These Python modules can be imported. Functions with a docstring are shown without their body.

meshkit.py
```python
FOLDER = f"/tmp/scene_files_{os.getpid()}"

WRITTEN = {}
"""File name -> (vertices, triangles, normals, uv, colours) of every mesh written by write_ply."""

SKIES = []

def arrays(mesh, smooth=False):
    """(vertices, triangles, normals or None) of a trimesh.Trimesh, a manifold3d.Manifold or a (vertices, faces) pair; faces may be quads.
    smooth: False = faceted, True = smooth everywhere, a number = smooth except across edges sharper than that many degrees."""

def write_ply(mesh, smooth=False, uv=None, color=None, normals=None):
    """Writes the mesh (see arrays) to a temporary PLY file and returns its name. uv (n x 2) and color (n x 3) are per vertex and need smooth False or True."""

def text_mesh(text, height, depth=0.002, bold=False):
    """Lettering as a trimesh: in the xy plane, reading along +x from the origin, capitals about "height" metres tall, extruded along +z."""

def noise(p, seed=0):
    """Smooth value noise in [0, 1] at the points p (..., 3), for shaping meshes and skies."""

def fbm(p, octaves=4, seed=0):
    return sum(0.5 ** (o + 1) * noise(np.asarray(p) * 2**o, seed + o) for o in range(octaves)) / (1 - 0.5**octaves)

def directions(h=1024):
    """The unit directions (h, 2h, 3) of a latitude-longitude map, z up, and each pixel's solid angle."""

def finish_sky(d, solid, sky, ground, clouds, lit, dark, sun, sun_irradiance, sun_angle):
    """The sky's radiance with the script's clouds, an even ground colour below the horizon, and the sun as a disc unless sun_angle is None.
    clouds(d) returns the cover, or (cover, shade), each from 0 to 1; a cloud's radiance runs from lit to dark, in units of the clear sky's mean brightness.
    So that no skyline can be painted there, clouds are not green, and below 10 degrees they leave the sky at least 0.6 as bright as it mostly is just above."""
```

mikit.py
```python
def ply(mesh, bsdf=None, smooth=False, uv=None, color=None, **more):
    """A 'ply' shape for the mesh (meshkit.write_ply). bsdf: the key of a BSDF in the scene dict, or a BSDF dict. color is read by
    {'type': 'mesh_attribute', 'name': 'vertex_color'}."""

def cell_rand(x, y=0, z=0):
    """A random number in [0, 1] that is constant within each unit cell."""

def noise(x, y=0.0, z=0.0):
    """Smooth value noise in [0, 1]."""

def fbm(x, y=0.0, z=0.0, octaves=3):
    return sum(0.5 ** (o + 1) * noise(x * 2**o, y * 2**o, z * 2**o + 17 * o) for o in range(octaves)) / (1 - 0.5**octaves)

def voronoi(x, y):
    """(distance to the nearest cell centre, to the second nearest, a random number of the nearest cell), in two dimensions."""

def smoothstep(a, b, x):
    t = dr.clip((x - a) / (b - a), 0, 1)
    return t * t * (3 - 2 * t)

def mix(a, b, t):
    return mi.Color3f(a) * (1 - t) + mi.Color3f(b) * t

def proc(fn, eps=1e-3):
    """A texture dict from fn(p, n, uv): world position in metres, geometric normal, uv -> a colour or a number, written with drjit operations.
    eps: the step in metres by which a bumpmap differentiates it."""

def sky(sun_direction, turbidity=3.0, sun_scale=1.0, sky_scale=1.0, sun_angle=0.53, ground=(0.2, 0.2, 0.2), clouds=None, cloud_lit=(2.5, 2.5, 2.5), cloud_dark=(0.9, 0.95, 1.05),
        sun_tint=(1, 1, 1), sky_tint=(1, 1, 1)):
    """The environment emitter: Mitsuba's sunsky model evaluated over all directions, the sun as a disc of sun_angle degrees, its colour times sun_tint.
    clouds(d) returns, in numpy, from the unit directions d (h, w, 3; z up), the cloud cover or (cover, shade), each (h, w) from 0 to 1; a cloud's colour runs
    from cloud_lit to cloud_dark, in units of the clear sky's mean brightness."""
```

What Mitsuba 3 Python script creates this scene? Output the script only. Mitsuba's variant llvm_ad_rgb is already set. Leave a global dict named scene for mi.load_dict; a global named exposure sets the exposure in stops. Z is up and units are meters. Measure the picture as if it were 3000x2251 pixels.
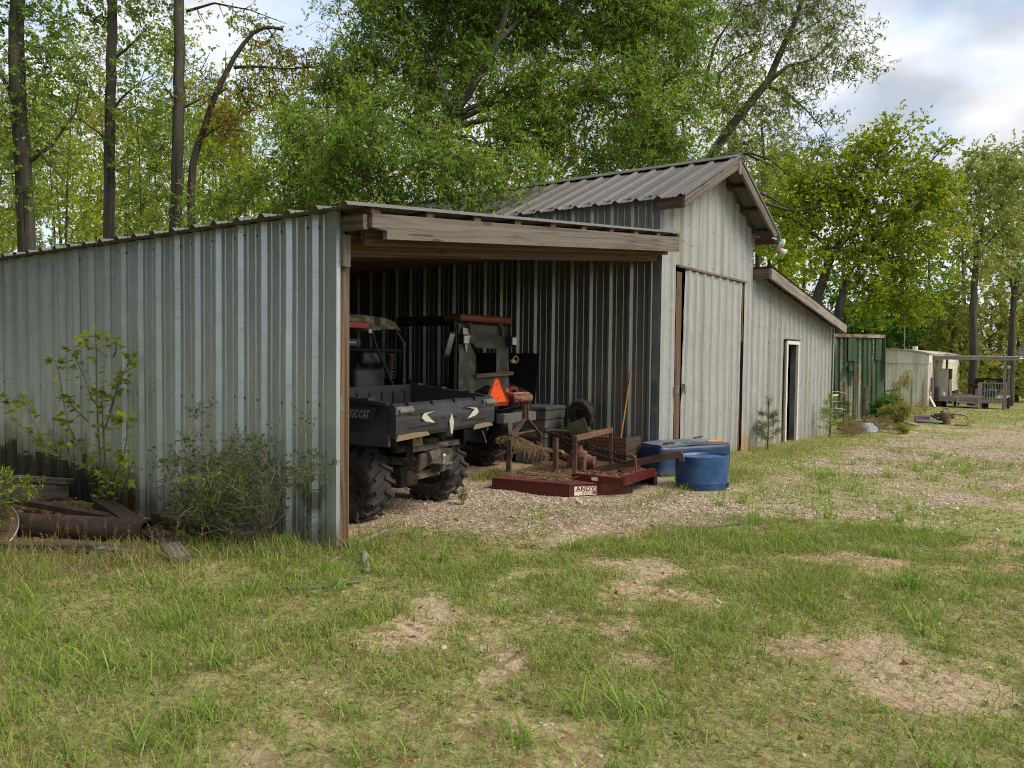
import math, random
import numpy as np, trimesh, drjit as dr
import mitsuba as mi
import mikit, meshkit
from mikit import proc, noise, fbm, voronoi, cell_rand, smoothstep, mix

T = mi.ScalarTransform4f
scene, labels = {}, {}
random.seed(11)
PI = math.pi

# ------------------------------------------------------------------ camera, sky, exposure
CAM = [-3.83872, -4.31525, 1.456366]
FWD, UPV = np.array([0.812, 0.583, -0.0386]), np.array([0.0250, 0.0313, 0.9992])
scene['camera'] = {'type': 'perspective', 'fov': 67.095, 'fov_axis': 'x', 'near_clip': 0.05, 'far_clip': 2000.0,
                   'to_world': T().look_at(origin=CAM, target=(np.array(CAM) + FWD).tolist(), up=UPV.tolist())}
exposure = 3.12


def cloud_cover(d):
    z = np.maximum(d[..., 2], 0.0)
    q = np.stack([d[..., 0] / (z + 0.35), d[..., 1] / (z + 0.35), z * 0.8], -1)
    n = meshkit.fbm(q * 2.6 + 3.7, 6, 4)
    m = meshkit.fbm(q * 5.6 + 11.3 + 0.6 * n[..., None], 6, 9)
    cover = np.clip(0.92 + (n - 0.42) * 3.2, 0.30, 1)
    shade = np.clip(0.40 + (m - 0.5) * 3.4, 0, 1)
    return cover, shade


scene['sky'] = mikit.sky([0.1, -0.85, 0.85], turbidity=3, sun_scale=0.3, sun_angle=34, sky_scale=1.0, clouds=cloud_cover,
                         sun_tint=(0.92, 0.97, 1.06), cloud_lit=(1.42, 1.43, 1.45), cloud_dark=(0.80, 0.83, 0.87), ground=(0.12, 0.11, 0.07))


# ------------------------------------------------------------------ mesh helpers
class G:
    """a mesh under construction: vertices, triangles, uv (u along the grain, in metres)"""
    def __init__(s):
        s.v, s.f, s.uv, s.c, s.n = [], [], [], [], 0

    def add(s, v, f, uv=None, c=None):
        v = np.asarray(v, float).reshape(-1, 3); f = np.asarray(f, int)
        if f.shape[1] == 4:
            f = np.vstack([f[:, [0, 1, 2]], f[:, [0, 2, 3]]])
        s.v.append(v); s.f.append(f + s.n); s.n += len(v)
        s.uv.append(np.zeros((len(v), 2)) if uv is None else np.asarray(uv, float))
        if c is not None:
            s.c.append(np.broadcast_to(np.asarray(c, float), (len(v), 3)))
        return s

    def obox(s, c, ax, ay, az, hx, hy, hz):
        c = np.asarray(c, float); A = np.array([ax, ay, az], float); A /= np.linalg.norm(A, axis=1, keepdims=True)
        if np.linalg.det(A) < 0:
            A[2] *= -1
        h = np.array([hx, hy, hz]); L = int(np.argmax(h)); o = (random.random() * 20, random.random() * 20)
        V, F, U = [], [], []
        for a in range(3):
            b, d = (a + 1) % 3, (a + 2) % 3
            for sg in (1, -1):
                q = []
                for (sb, sd) in ((-1, -1), (1, -1), (1, 1), (-1, 1)):
                    e = np.zeros(3); e[a] = sg * h[a]; e[b] = sb * h[b]; e[d] = sd * h[d]
                    q.append(e)
                if sg < 0:
                    q = q[::-1]
                k = len(V)
                for e in q:
                    V.append(c + e @ A)
                    o1, o2 = [i for i in range(3) if i != L]
                    U.append((e[L] + o[0], e[o1] * 0.83 + e[o2] * 1.17 + o[1]))
                F.append([k, k + 1, k + 2, k + 3])
        return s.add(V, F, U)

    def box(s, lo, hi):
        lo, hi = np.array(lo, float), np.array(hi, float)
        return s.obox((lo + hi) / 2, [1, 0, 0], [0, 1, 0], [0, 0, 1], *((hi - lo) / 2))

    def bar(s, p0, p1, w, h, up=(0, 0, 1)):
        p0, p1 = np.array(p0, float), np.array(p1, float)
        a = p1 - p0; L = np.linalg.norm(a); a /= L
        u = np.array(up, float)
        if abs(a @ u) > 0.95:
            u = np.array([0, 1.0, 0]) if abs(a[1]) < 0.9 else np.array([1.0, 0, 0])
        b = np.cross(u, a); b /= np.linalg.norm(b); u = np.cross(a, b)
        return s.obox((p0 + p1) / 2, a, b, u, L / 2, w / 2, h / 2)

    def tube(s, pts, r, n=8, cap=True):
        p = np.asarray(pts, float); r = np.broadcast_to(np.asarray(r, float), (len(p),))
        t = np.gradient(p, axis=0); t /= np.linalg.norm(t, axis=1, keepdims=True) + 1e-12
        ref = np.array([0, 0, 1.0]) if abs(t[:, 2]).mean() < 0.8 else np.array([1.0, 0.1, 0])
        a = np.cross(t, ref); a /= np.linalg.norm(a, axis=1, keepdims=True) + 1e-12
        b = np.cross(t, a); th = np.arange(n) * 2 * PI / n
        v = p[:, None] + r[:, None, None] * (np.cos(th)[None, :, None] * a[:, None] + np.sin(th)[None, :, None] * b[:, None])
        i, j = np.meshgrid(np.arange(len(p) - 1), np.arange(n), indexing='ij')
        f = np.stack([i * n + j, i * n + (j + 1) % n, (i + 1) * n + (j + 1) % n, (i + 1) * n + j], -1).reshape(-1, 4)
        L = np.concatenate([[0], np.cumsum(np.linalg.norm(np.diff(p, axis=0), axis=1))])
        uv = np.stack(np.broadcast_arrays(L[:, None], th[None, :] * r.mean()), -1).reshape(-1, 2)
        v = v.reshape(-1, 3); f3 = np.vstack([f[:, [0, 2, 1]], f[:, [0, 3, 2]]])
        if cap:
            k = len(v); v = np.vstack([v, p[:1], p[-1:]]); uv = np.vstack([uv, uv[:1], uv[-1:]]); q = np.arange(n)
            f3 = np.vstack([f3, np.stack([q, (q + 1) % n, q * 0 + k], 1), np.stack([(q + 1) % n + (len(p) - 1) * n, q + (len(p) - 1) * n, q * 0 + k + 1], 1)])
        return s.add(v, f3, uv)

    def cyl(s, p0, p1, r, r1=None, n=16):
        return s.tube([p0, p1], [r, r if r1 is None else r1], n)

    def lathe(s, prof, c, ax, n=32, closed=False):
        """prof: (radius, height along the axis)"""
        ax = np.array(ax, float); ax /= np.linalg.norm(ax)
        a = np.cross(ax, [0, 0, 1] if abs(ax[2]) < 0.9 else [1, 0, 0]); a /= np.linalg.norm(a); b = np.cross(ax, a)
        th = np.arange(n) * 2 * PI / n; pr = np.array(prof, float); m = len(pr)
        v = np.array(c, float) + pr[:, None, 1, None] * ax + pr[:, None, 0, None] * (np.cos(th)[None, :, None] * a + np.sin(th)[None, :, None] * b)
        i, j = np.meshgrid(np.arange(m if closed else m - 1), np.arange(n), indexing='ij')
        f = np.stack([i * n + j, i * n + (j + 1) % n, (i + 1) % m * n + (j + 1) % n, (i + 1) % m * n + j], -1).reshape(-1, 4)
        return s.add(v.reshape(-1, 3), f)

    def prism(s, poly, o, u, v, depth):
        """a shapely polygon or list of 2-d points in the plane (o; u, v), extruded along u x v by depth"""
        from shapely.geometry import Polygon
        P = poly if hasattr(poly, 'geom_type') else Polygon(poly)
        m = trimesh.creation.extrude_polygon(P, depth, engine='earcut')
        u, v = np.array(u, float), np.array(v, float); u /= np.linalg.norm(u); v /= np.linalg.norm(v)
        q = np.array(m.vertices)
        return s.add(np.array(o, float) + q[:, :1] * u + q[:, 1:2] * v + q[:, 2:] * np.cross(u, v), m.faces, q[:, :2])

    def rbox(s, lo, hi, r, n=3):
        """rounded box"""
        lo, hi = np.array(lo, float), np.array(hi, float)
        m = trimesh.creation.icosphere(2, 1.0); d = np.array(m.vertices)
        core = (hi - lo) / 2 - r
        return s.add((lo + hi) / 2 + np.sign(d) * core * (np.abs(d) > 1e-6) + d * r, m.faces)

    def mesh(s, xf=None):
        v = np.vstack(s.v); f = np.vstack(s.f)
        if xf is not None:
            v = v @ xf[:3, :3].T + xf[:3, 3]
        return v, f


def frame(o, yaw=0.0, tilt=(0, 0)):
    c, s_ = math.cos(yaw), math.sin(yaw)
    R = np.array([[c, -s_, 0], [s_, c, 0], [0, 0, 1.0]])
    tx, ty = tilt
    Rx = np.array([[1, 0, 0], [0, math.cos(tx), -math.sin(tx)], [0, math.sin(tx), math.cos(tx)]])
    Ry = np.array([[math.cos(ty), 0, math.sin(ty)], [0, 1, 0], [-math.sin(ty), 0, math.cos(ty)]])
    M = np.eye(4); M[:3, :3] = R @ Rx @ Ry; M[:3, 3] = o
    return M


used = {}


def numbered(key):
    if key not in used:
        used[key] = 0
        return key
    used[key] += 1
    k = f'{key}_{used[key]:03d}'
    used[k] = 0
    return k


def thing(name, label, cat, group=None):
    key = numbered(name)
    labels[key] = {'label': label, 'category': cat}
    if group:
        labels[key]['group'] = group
    return key


MOTTLE, WOODS, SHEETS = {}, {}, {}     # finish name -> (row of its colour table, BSDF); the row travels in the uv


def obj(name, g, mat, parent=None, smooth=False, xf=None, kind=None, label=None):
    key = numbered((parent + '__' if parent else '') + name)
    uv = col = None
    if isinstance(g, G):
        m = g.mesh(xf); uv = np.vstack(g.uv); col = np.vstack(g.c) if g.c else None
    else:
        m = g
    if mat in WOODS:
        i, mat = WOODS[mat]
        uv = (np.zeros((len(m[0]), 2)) if uv is None else uv) % 40 + [0, 100 * i + 20]
        smooth = bool(smooth)
    elif mat in MOTTLE or mat in SHEETS:
        i, mat = MOTTLE.get(mat) or SHEETS.get(mat)
        if smooth and smooth is not True:
            v, f, _ = meshkit.arrays(m, smooth); m = (v, f); smooth = True
        uv = np.broadcast_to([i + 0.5, 0.0], (len(m[0]), 2))
    if smooth is False or smooth is True:
        scene[key] = mikit.ply(m, mat, smooth, uv=uv, color=col)
    else:
        scene[key] = mikit.ply(m, mat, smooth)
    if kind or label:
        labels.setdefault(key, {})
        if kind:
            labels[key]['kind'] = kind
        if label:
            labels[key]['label'] = label
    return key


def tag(key, label, cat=None, group=None, kind=None):
    labels[key] = {'label': label}
    for a, b in (('category', cat), ('group', group), ('kind', kind)):
        if b:
            labels[key][a] = b
    return key


# ------------------------------------------------------------------ numpy twins of mikit's noise (ground cover masks)
def np_cell(x, y=0, z=0):
    x, y, z = ((np.floor(np.asarray(v, float)).astype(np.int64) + 1000000) & 0xFFFFFFFF for v in (x, y, z))
    h = (x * 374761393 + y * 668265263 + z * 2147483647) & 0xFFFFFFFF
    h = ((h ^ (h >> 13)) * 1274126177) & 0xFFFFFFFF
    return ((h ^ (h >> 16)) & 0xFFFFFF) / 16777215.0


def np_noise(x, y=0.0, z=0.0):
    p = [np.asarray(v, float) for v in (x, y, z)]; i = [np.floor(v) for v in p]
    t = [(v - a) * (v - a) * (3 - 2 * (v - a)) for v, a in zip(p, i)]
    def edge(b, c):
        a0 = np_cell(i[0], i[1] + b, i[2] + c); return a0 + (np_cell(i[0] + 1, i[1] + b, i[2] + c) - a0) * t[0]
    e0 = edge(0, 0); e0 = e0 + (edge(1, 0) - e0) * t[1]
    if np.ndim(z) == 0 and float(z) % 1 == 0:
        return e0
    e1 = edge(0, 1); e1 = e1 + (edge(1, 1) - e1) * t[1]
    return e0 + (e1 - e0) * t[2]


def np_fbm(x, y=0.0, z=0.0, octaves=3):
    return sum(0.5 ** (o + 1) * np_noise(x * 2 ** o, y * 2 ** o, z * 2 ** o + 17 * o) for o in range(octaves)) / (1 - 0.5 ** octaves)


class NP:
    noise = staticmethod(np_noise); fbm = staticmethod(np_fbm); exp = staticmethod(np.exp); sqrt = staticmethod(np.sqrt); minimum = staticmethod(np.minimum); maximum = staticmethod(np.maximum); clip = staticmethod(np.clip)
    @staticmethod
    def smoothstep(a, b, x):
        t = np.clip((x - a) / (b - a), 0, 1); return t * t * (3 - 2 * t)


def noise2(x, y, z=0):
    """mikit's noise on one of its integer layers z"""
    x, y = mi.Float(x), mi.Float(y); i, j = dr.floor(x), dr.floor(y); u, v = x - i, y - j
    u, v = u * u * (3 - 2 * u), v * v * (3 - 2 * v)
    return dr.lerp(dr.lerp(cell_rand(i, j, z), cell_rand(i + 1, j, z), u), dr.lerp(cell_rand(i, j + 1, z), cell_rand(i + 1, j + 1, z), u), v)


def fbm2(x, y, z=0, octaves=3):
    return sum(0.5 ** (o + 1) * noise2(x * 2 ** o, y * 2 ** o, z + 17 * o) for o in range(octaves)) / (1 - 0.5 ** octaves)


class DR:
    noise = staticmethod(noise2); fbm = staticmethod(fbm2); exp = staticmethod(dr.exp); sqrt = staticmethod(dr.sqrt); minimum = staticmethod(dr.minimum); maximum = staticmethod(dr.maximum); clip = staticmethod(dr.clip); smoothstep = staticmethod(smoothstep)


DRIVE = [(1.6, 3.5, 1.9), (1.7, 1.2, 1.5), (2.3, -0.5, 1.5), (4.6, -1.8, 1.6), (8.0, -3.0, 2.8), (14, -3.4, 2.9), (22, -4.4, 2.3), (40, -9, 1.6)]
SAND = [(0.75, -1.95, 0.5, 0.28), (-0.75, -1.3, 0.42, 0.3), (-0.95, -1.85, 0.5, 0.22), (0.25, -3.75, 0.42, 0.36), (0.1, -1.5, 0.4, 0.25), (1.6, -1.35, 0.7, 0.35), (-0.2, -4.3, 0.25, 0.2)]


def masks(x, y, L):
    """(grass cover, gravel, bare sand, moss) over the yard, each 0..1"""
    wx = x + 1.2 * (L.fbm(x * 0.7 + 5, y * 0.7 + 9) - 0.5) + 0.35 * (L.fbm(x * 3.1, y * 3.1) - 0.5)
    wy = y + 1.2 * (L.fbm(x * 0.7 + 31, y * 0.7 + 2) - 0.5) + 0.35 * (L.fbm(x * 3.1 + 7, y * 3.1 + 3) - 0.5)
    g = x * 0
    for (ax, ay, aw), (bx, by, bw) in zip(DRIVE[:-1], DRIVE[1:]):
        dx, dy = bx - ax, by - ay
        t = L.clip(((wx - ax) * dx + (wy - ay) * dy) / (dx * dx + dy * dy), 0, 1)
        ex, ey = wx - (ax + t * dx), wy - (ay + t * dy)
        d = L.sqrt(ex * ex + ey * ey + 1e-6) / (aw + t * (bw - aw))
        g = L.maximum(g, 1 - L.smoothstep(0.55, 1.15, d))
    s = x * 0
    for (cx, cy, rx, ry) in SAND:
        ex, ey = (wx - cx) / rx, (wy - cy) / ry
        s = L.maximum(s, 1 - L.smoothstep(0.2, 1.1, L.sqrt(ex * ex + ey * ey + 1e-6)))
    n1 = L.fbm(x * 0.9 + 40, y * 0.9 + 3, 0.0, 4); n2 = L.fbm(x * 3.7 + 2, y * 3.7 + 8, 0.0, 3)
    bare = L.smoothstep(0.49, 0.68, n1 * 0.55 + n2 * 0.45)
    patch = L.smoothstep(0.40, 0.60, n1 * 0.6 + n2 * 0.4); near_bay = 1 - L.smoothstep(1.6, 3.2, L.sqrt((x - 2.1) * (x - 2.1) + (y + 0.2) * (y + 0.2) + 1e-6))
    grass = (1 - 0.8 * bare) * (1 - 0.9 * g * L.maximum(L.smoothstep(0.40, 0.62, n2 * 0.5 + n1 * 0.5 + 0.04), near_bay * 0.9)) * (1 - 0.75 * s)
    inside = L.smoothstep(-0.15, 0.5, y) * L.smoothstep(-0.1, 0.1, x) * (1 - L.smoothstep(5.2, 5.4, x))
    grass = grass * (1 - 0.96 * inside)
    g = g * L.maximum(0.50 + 0.50 * patch, near_bay)
    strip = L.smoothstep(-2.0, -0.5, y) * L.smoothstep(5.6, 6.5, x) * (1 - L.smoothstep(13, 16, x))
    debris = L.smoothstep(0.7, 1.3, y) * (1 - L.smoothstep(-0.3, 0.0, x)) * L.smoothstep(-1.75, -1.25, x + 0.4 * (n2 - 0.5)) * (1 - L.smoothstep(5.5, 6.5, y))
    grass = grass * (1 - 0.93 * debris)
    moss = L.maximum(strip * L.smoothstep(0.45, 0.6, n1 + 0.08), (1 - L.smoothstep(0.3, 0.8, L.sqrt((x + 0.2) * (x + 0.2) + (y - 0.3) * (y - 0.3) + 1e-6))) * 0.8)
    g = g * (1 - 0.5 * strip)
    return grass, g, s, moss, inside


_TX = [-60, -10, 0, 4, 8.65, 11.9, 14.75, 20, 25, 32, 40, 60, 150]
_TZ = [.1, .02, 0, -.03, -.1, -.19, -.29, -.39, -.52, -.75, -1.02, -1.6, -2.0]
from scipy.interpolate import PchipInterpolator
_tz = PchipInterpolator(_TX, _TZ)


def zg(X, Y):
    X = np.asarray(X, float); Y = np.asarray(Y, float)
    s = np.clip(Y / 2., 0, 1); s = s * s * (3 - 2 * s)
    return _tz(np.clip(X, -60, 150)) - .1 * s * np.clip(1 - X / 1.5, 0, 1)


def zbump(X, Y):
    p = np.stack([np.asarray(X, float), np.asarray(Y, float), 0 * np.asarray(X, float)], -1)
    near = np.exp(-((X - 0) ** 2 + (Y + 2) ** 2) / 900.0)
    return zg(X, Y) + near * (0.05 * (meshkit.fbm(p * 1.3, 3, 2) - 0.5) + 0.02 * (meshkit.fbm(p * 6.0, 2, 5) - 0.5))


# ------------------------------------------------------------------ materials
def rgb(*c):
    return {'type': 'rgb', 'value': list(c)}


def mat(name, color, rough=0.6, metal=0.0, spec=0.5, **k):
    scene[name] = {'type': 'twosided', 'b': {'type': 'principled', 'base_color': color if isinstance(color, dict) else rgb(*color), 'roughness': rough, 'metallic': metal, 'specular': spec, **k}}
    return name


def leafmat(name, rough=0.42, trans=1.0):
    scene[name] = {'type': 'principledthin', 'base_color': {'type': 'mesh_attribute', 'name': 'vertex_color'}, 'roughness': rough, 'spec_trans': 0.0, 'diff_trans': trans, 'eta': 1.4}
    return name


def table(rows):
    """a colour table for proc textures: look(row, k) gives the row's k-th colour"""
    flat = np.array(rows, np.float32)                       # rows x k x 3
    K = flat.shape[1]; hold = {}

    def look(i, k):
        if 't' not in hold:
            hold['t'] = mi.Float(flat.ravel())
        j = (mi.UInt32(i) * K + k) * 3
        return mi.Color3f(*(dr.gather(mi.Float, hold['t'], j + q) for q in range(3)))
    return look


WOOD_ROWS = {   # light, dark, weathered grey
    'm_wood_grey': [(0.145, 0.126, 0.108), (0.062, 0.052, 0.043), (0.165, 0.15, 0.137)],
    'm_wood_pale': [(0.23, 0.205, 0.185), (0.14, 0.118, 0.10), (0.24, 0.22, 0.20)],
    'm_wood_post': [(0.145, 0.098, 0.058), (0.06, 0.036, 0.02), (0.12, 0.10, 0.075)],
    'm_wood_brown': [(0.14, 0.078, 0.045), (0.07, 0.036, 0.02), (0.11, 0.075, 0.05)],
    'm_wood_dark': [(0.07, 0.048, 0.036), (0.028, 0.02, 0.016), (0.06, 0.045, 0.035)],
    'm_wood_deck': [(0.27, 0.25, 0.22), (0.16, 0.145, 0.125), (0.27, 0.255, 0.235)],
    'm_bark': [(0.050, 0.043, 0.034), (0.018, 0.015, 0.012), (0.082, 0.083, 0.064)],
}
wood_look = table(list(WOOD_ROWS.values()))


def wood_fn(p, n, uv):
    row = dr.floor(uv.y * 0.01); u, v = uv.x, uv.y - row * 100.0
    w = noise2(u * 1.3, v * 9.0)
    ring = noise2(u * 0.8 + w * 1.6, v * 105.0 + w * 6.0) * 0.65 + 0.35 * noise2(u * 2.6, v * 260.0)
    c = mix(wood_look(row, 0), wood_look(row, 1), smoothstep(0.32, 0.74, ring))
    c = mix(c, wood_look(row, 2), 0.5 * smoothstep(0.3, 0.7, fbm2(u * 0.9 + 3, v * 6.0, 0, 2)))
    knot = voronoi(u * 1.35, v * 6.0)
    c = mix(c, wood_look(row, 1) * 0.6, 0.8 * (1 - smoothstep(0.05, 0.13, knot[0])) * smoothstep(0.55, 0.6, knot[2]))
    return c * (1 - 0.5 * smoothstep(0.76, 0.82, noise2(u * 1.7 + 9, v * 95.0)))


mat('b_wood', proc(wood_fn), 0.85)
for i_, k_ in enumerate(WOOD_ROWS):
    WOODS[k_] = (i_, 'b_wood')

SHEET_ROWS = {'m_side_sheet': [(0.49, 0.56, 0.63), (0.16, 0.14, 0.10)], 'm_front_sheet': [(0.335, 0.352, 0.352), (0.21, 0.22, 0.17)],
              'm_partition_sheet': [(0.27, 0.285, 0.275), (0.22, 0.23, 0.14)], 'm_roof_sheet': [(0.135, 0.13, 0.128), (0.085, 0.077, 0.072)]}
sheet_look = table(list(SHEET_ROWS.values()))


def sheet_fn(p, n, uv):
    row = dr.floor(uv.x)
    is_side, is_front, is_roof = row < 0.5, (row > 0.5) & (row < 1.5), row > 2.5
    x, y, z = p.x, p.y, p.z
    s = dr.select(is_roof, y, x + y); t = dr.select(is_roof, x, z)          # across and along the ribs
    base = sheet_look(row, 0)
    grain = noise2(s * 110.0, t * 110.0)
    mottle = fbm2(s * 9.0, t * 7.0, 0, 3); run = fbm2(s * 5.0, t * 0.28, 0, 3); fine_run = noise2(s * 22.0, t * 0.35)
    c = base * (0.87 + 0.18 * mottle + 0.08 * (grain - 0.5))
    c = mix(c, sheet_look(row, 1), dr.select(is_side, 0.12, 0.5) * smoothstep(0.46, 0.70, run * 0.8 + fine_run * 0.2))
    # dirt, mould and algae along the foot of the bay wall, in ragged fingers
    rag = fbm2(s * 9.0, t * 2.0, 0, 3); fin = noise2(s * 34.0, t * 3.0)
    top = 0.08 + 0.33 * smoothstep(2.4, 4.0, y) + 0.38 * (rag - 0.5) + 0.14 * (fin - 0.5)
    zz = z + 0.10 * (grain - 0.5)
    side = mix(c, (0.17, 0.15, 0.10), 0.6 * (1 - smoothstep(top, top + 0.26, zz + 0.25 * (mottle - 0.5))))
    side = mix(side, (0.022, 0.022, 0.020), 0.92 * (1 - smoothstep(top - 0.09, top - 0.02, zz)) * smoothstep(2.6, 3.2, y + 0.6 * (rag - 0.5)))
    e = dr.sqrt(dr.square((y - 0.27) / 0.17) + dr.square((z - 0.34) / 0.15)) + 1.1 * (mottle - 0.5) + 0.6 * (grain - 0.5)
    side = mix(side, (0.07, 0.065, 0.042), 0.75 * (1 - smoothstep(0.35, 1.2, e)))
    rr = smoothstep(0.52, 0.60, mottle) * (1 - smoothstep(0.08, 0.2, z)) * smoothstep(1.8, 2.1, y) * (1 - smoothstep(2.9, 3.1, y))
    side = mix(side, (0.16, 0.065, 0.02), 0.9 * rr)
    # front: soil splashed at the foot, a clay stain, fine flecks
    ft = z + 0.012 * x + 0.6 * (rag - 0.5)
    front = mix(c, (0.30, 0.24, 0.15), 0.55 * (1 - smoothstep(-0.15, 0.3, ft)))
    clay = dr.sqrt(dr.square((x - 8.9) / 0.35) + dr.square((z + 0.05) / 0.3)) + 0.8 * (mottle - 0.5)
    front = mix(front, (0.42, 0.24, 0.10), 0.65 * (1 - smoothstep(0.4, 1.1, clay)))
    fleck = smoothstep(0.84, 0.88, noise2(s * 60.0, t * 45.0))
    c = mi.Color3f(dr.select(is_side, side.x, dr.select(is_front, front.x, c.x)), dr.select(is_side, side.y, dr.select(is_front, front.y, c.y)), dr.select(is_side, side.z, dr.select(is_front, front.z, c.z)))
    return c * (1 - 0.12 * fleck)


mat('b_sheet', proc(sheet_fn), 0.36, 0.66); mat('b_sheet_dull', proc(sheet_fn), 0.5, 0.12)
for i_, k_ in enumerate(SHEET_ROWS):
    SHEETS[k_] = (i_, 'b_sheet_dull' if 'front' in k_ or 'roof' in k_ else 'b_sheet')

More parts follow.
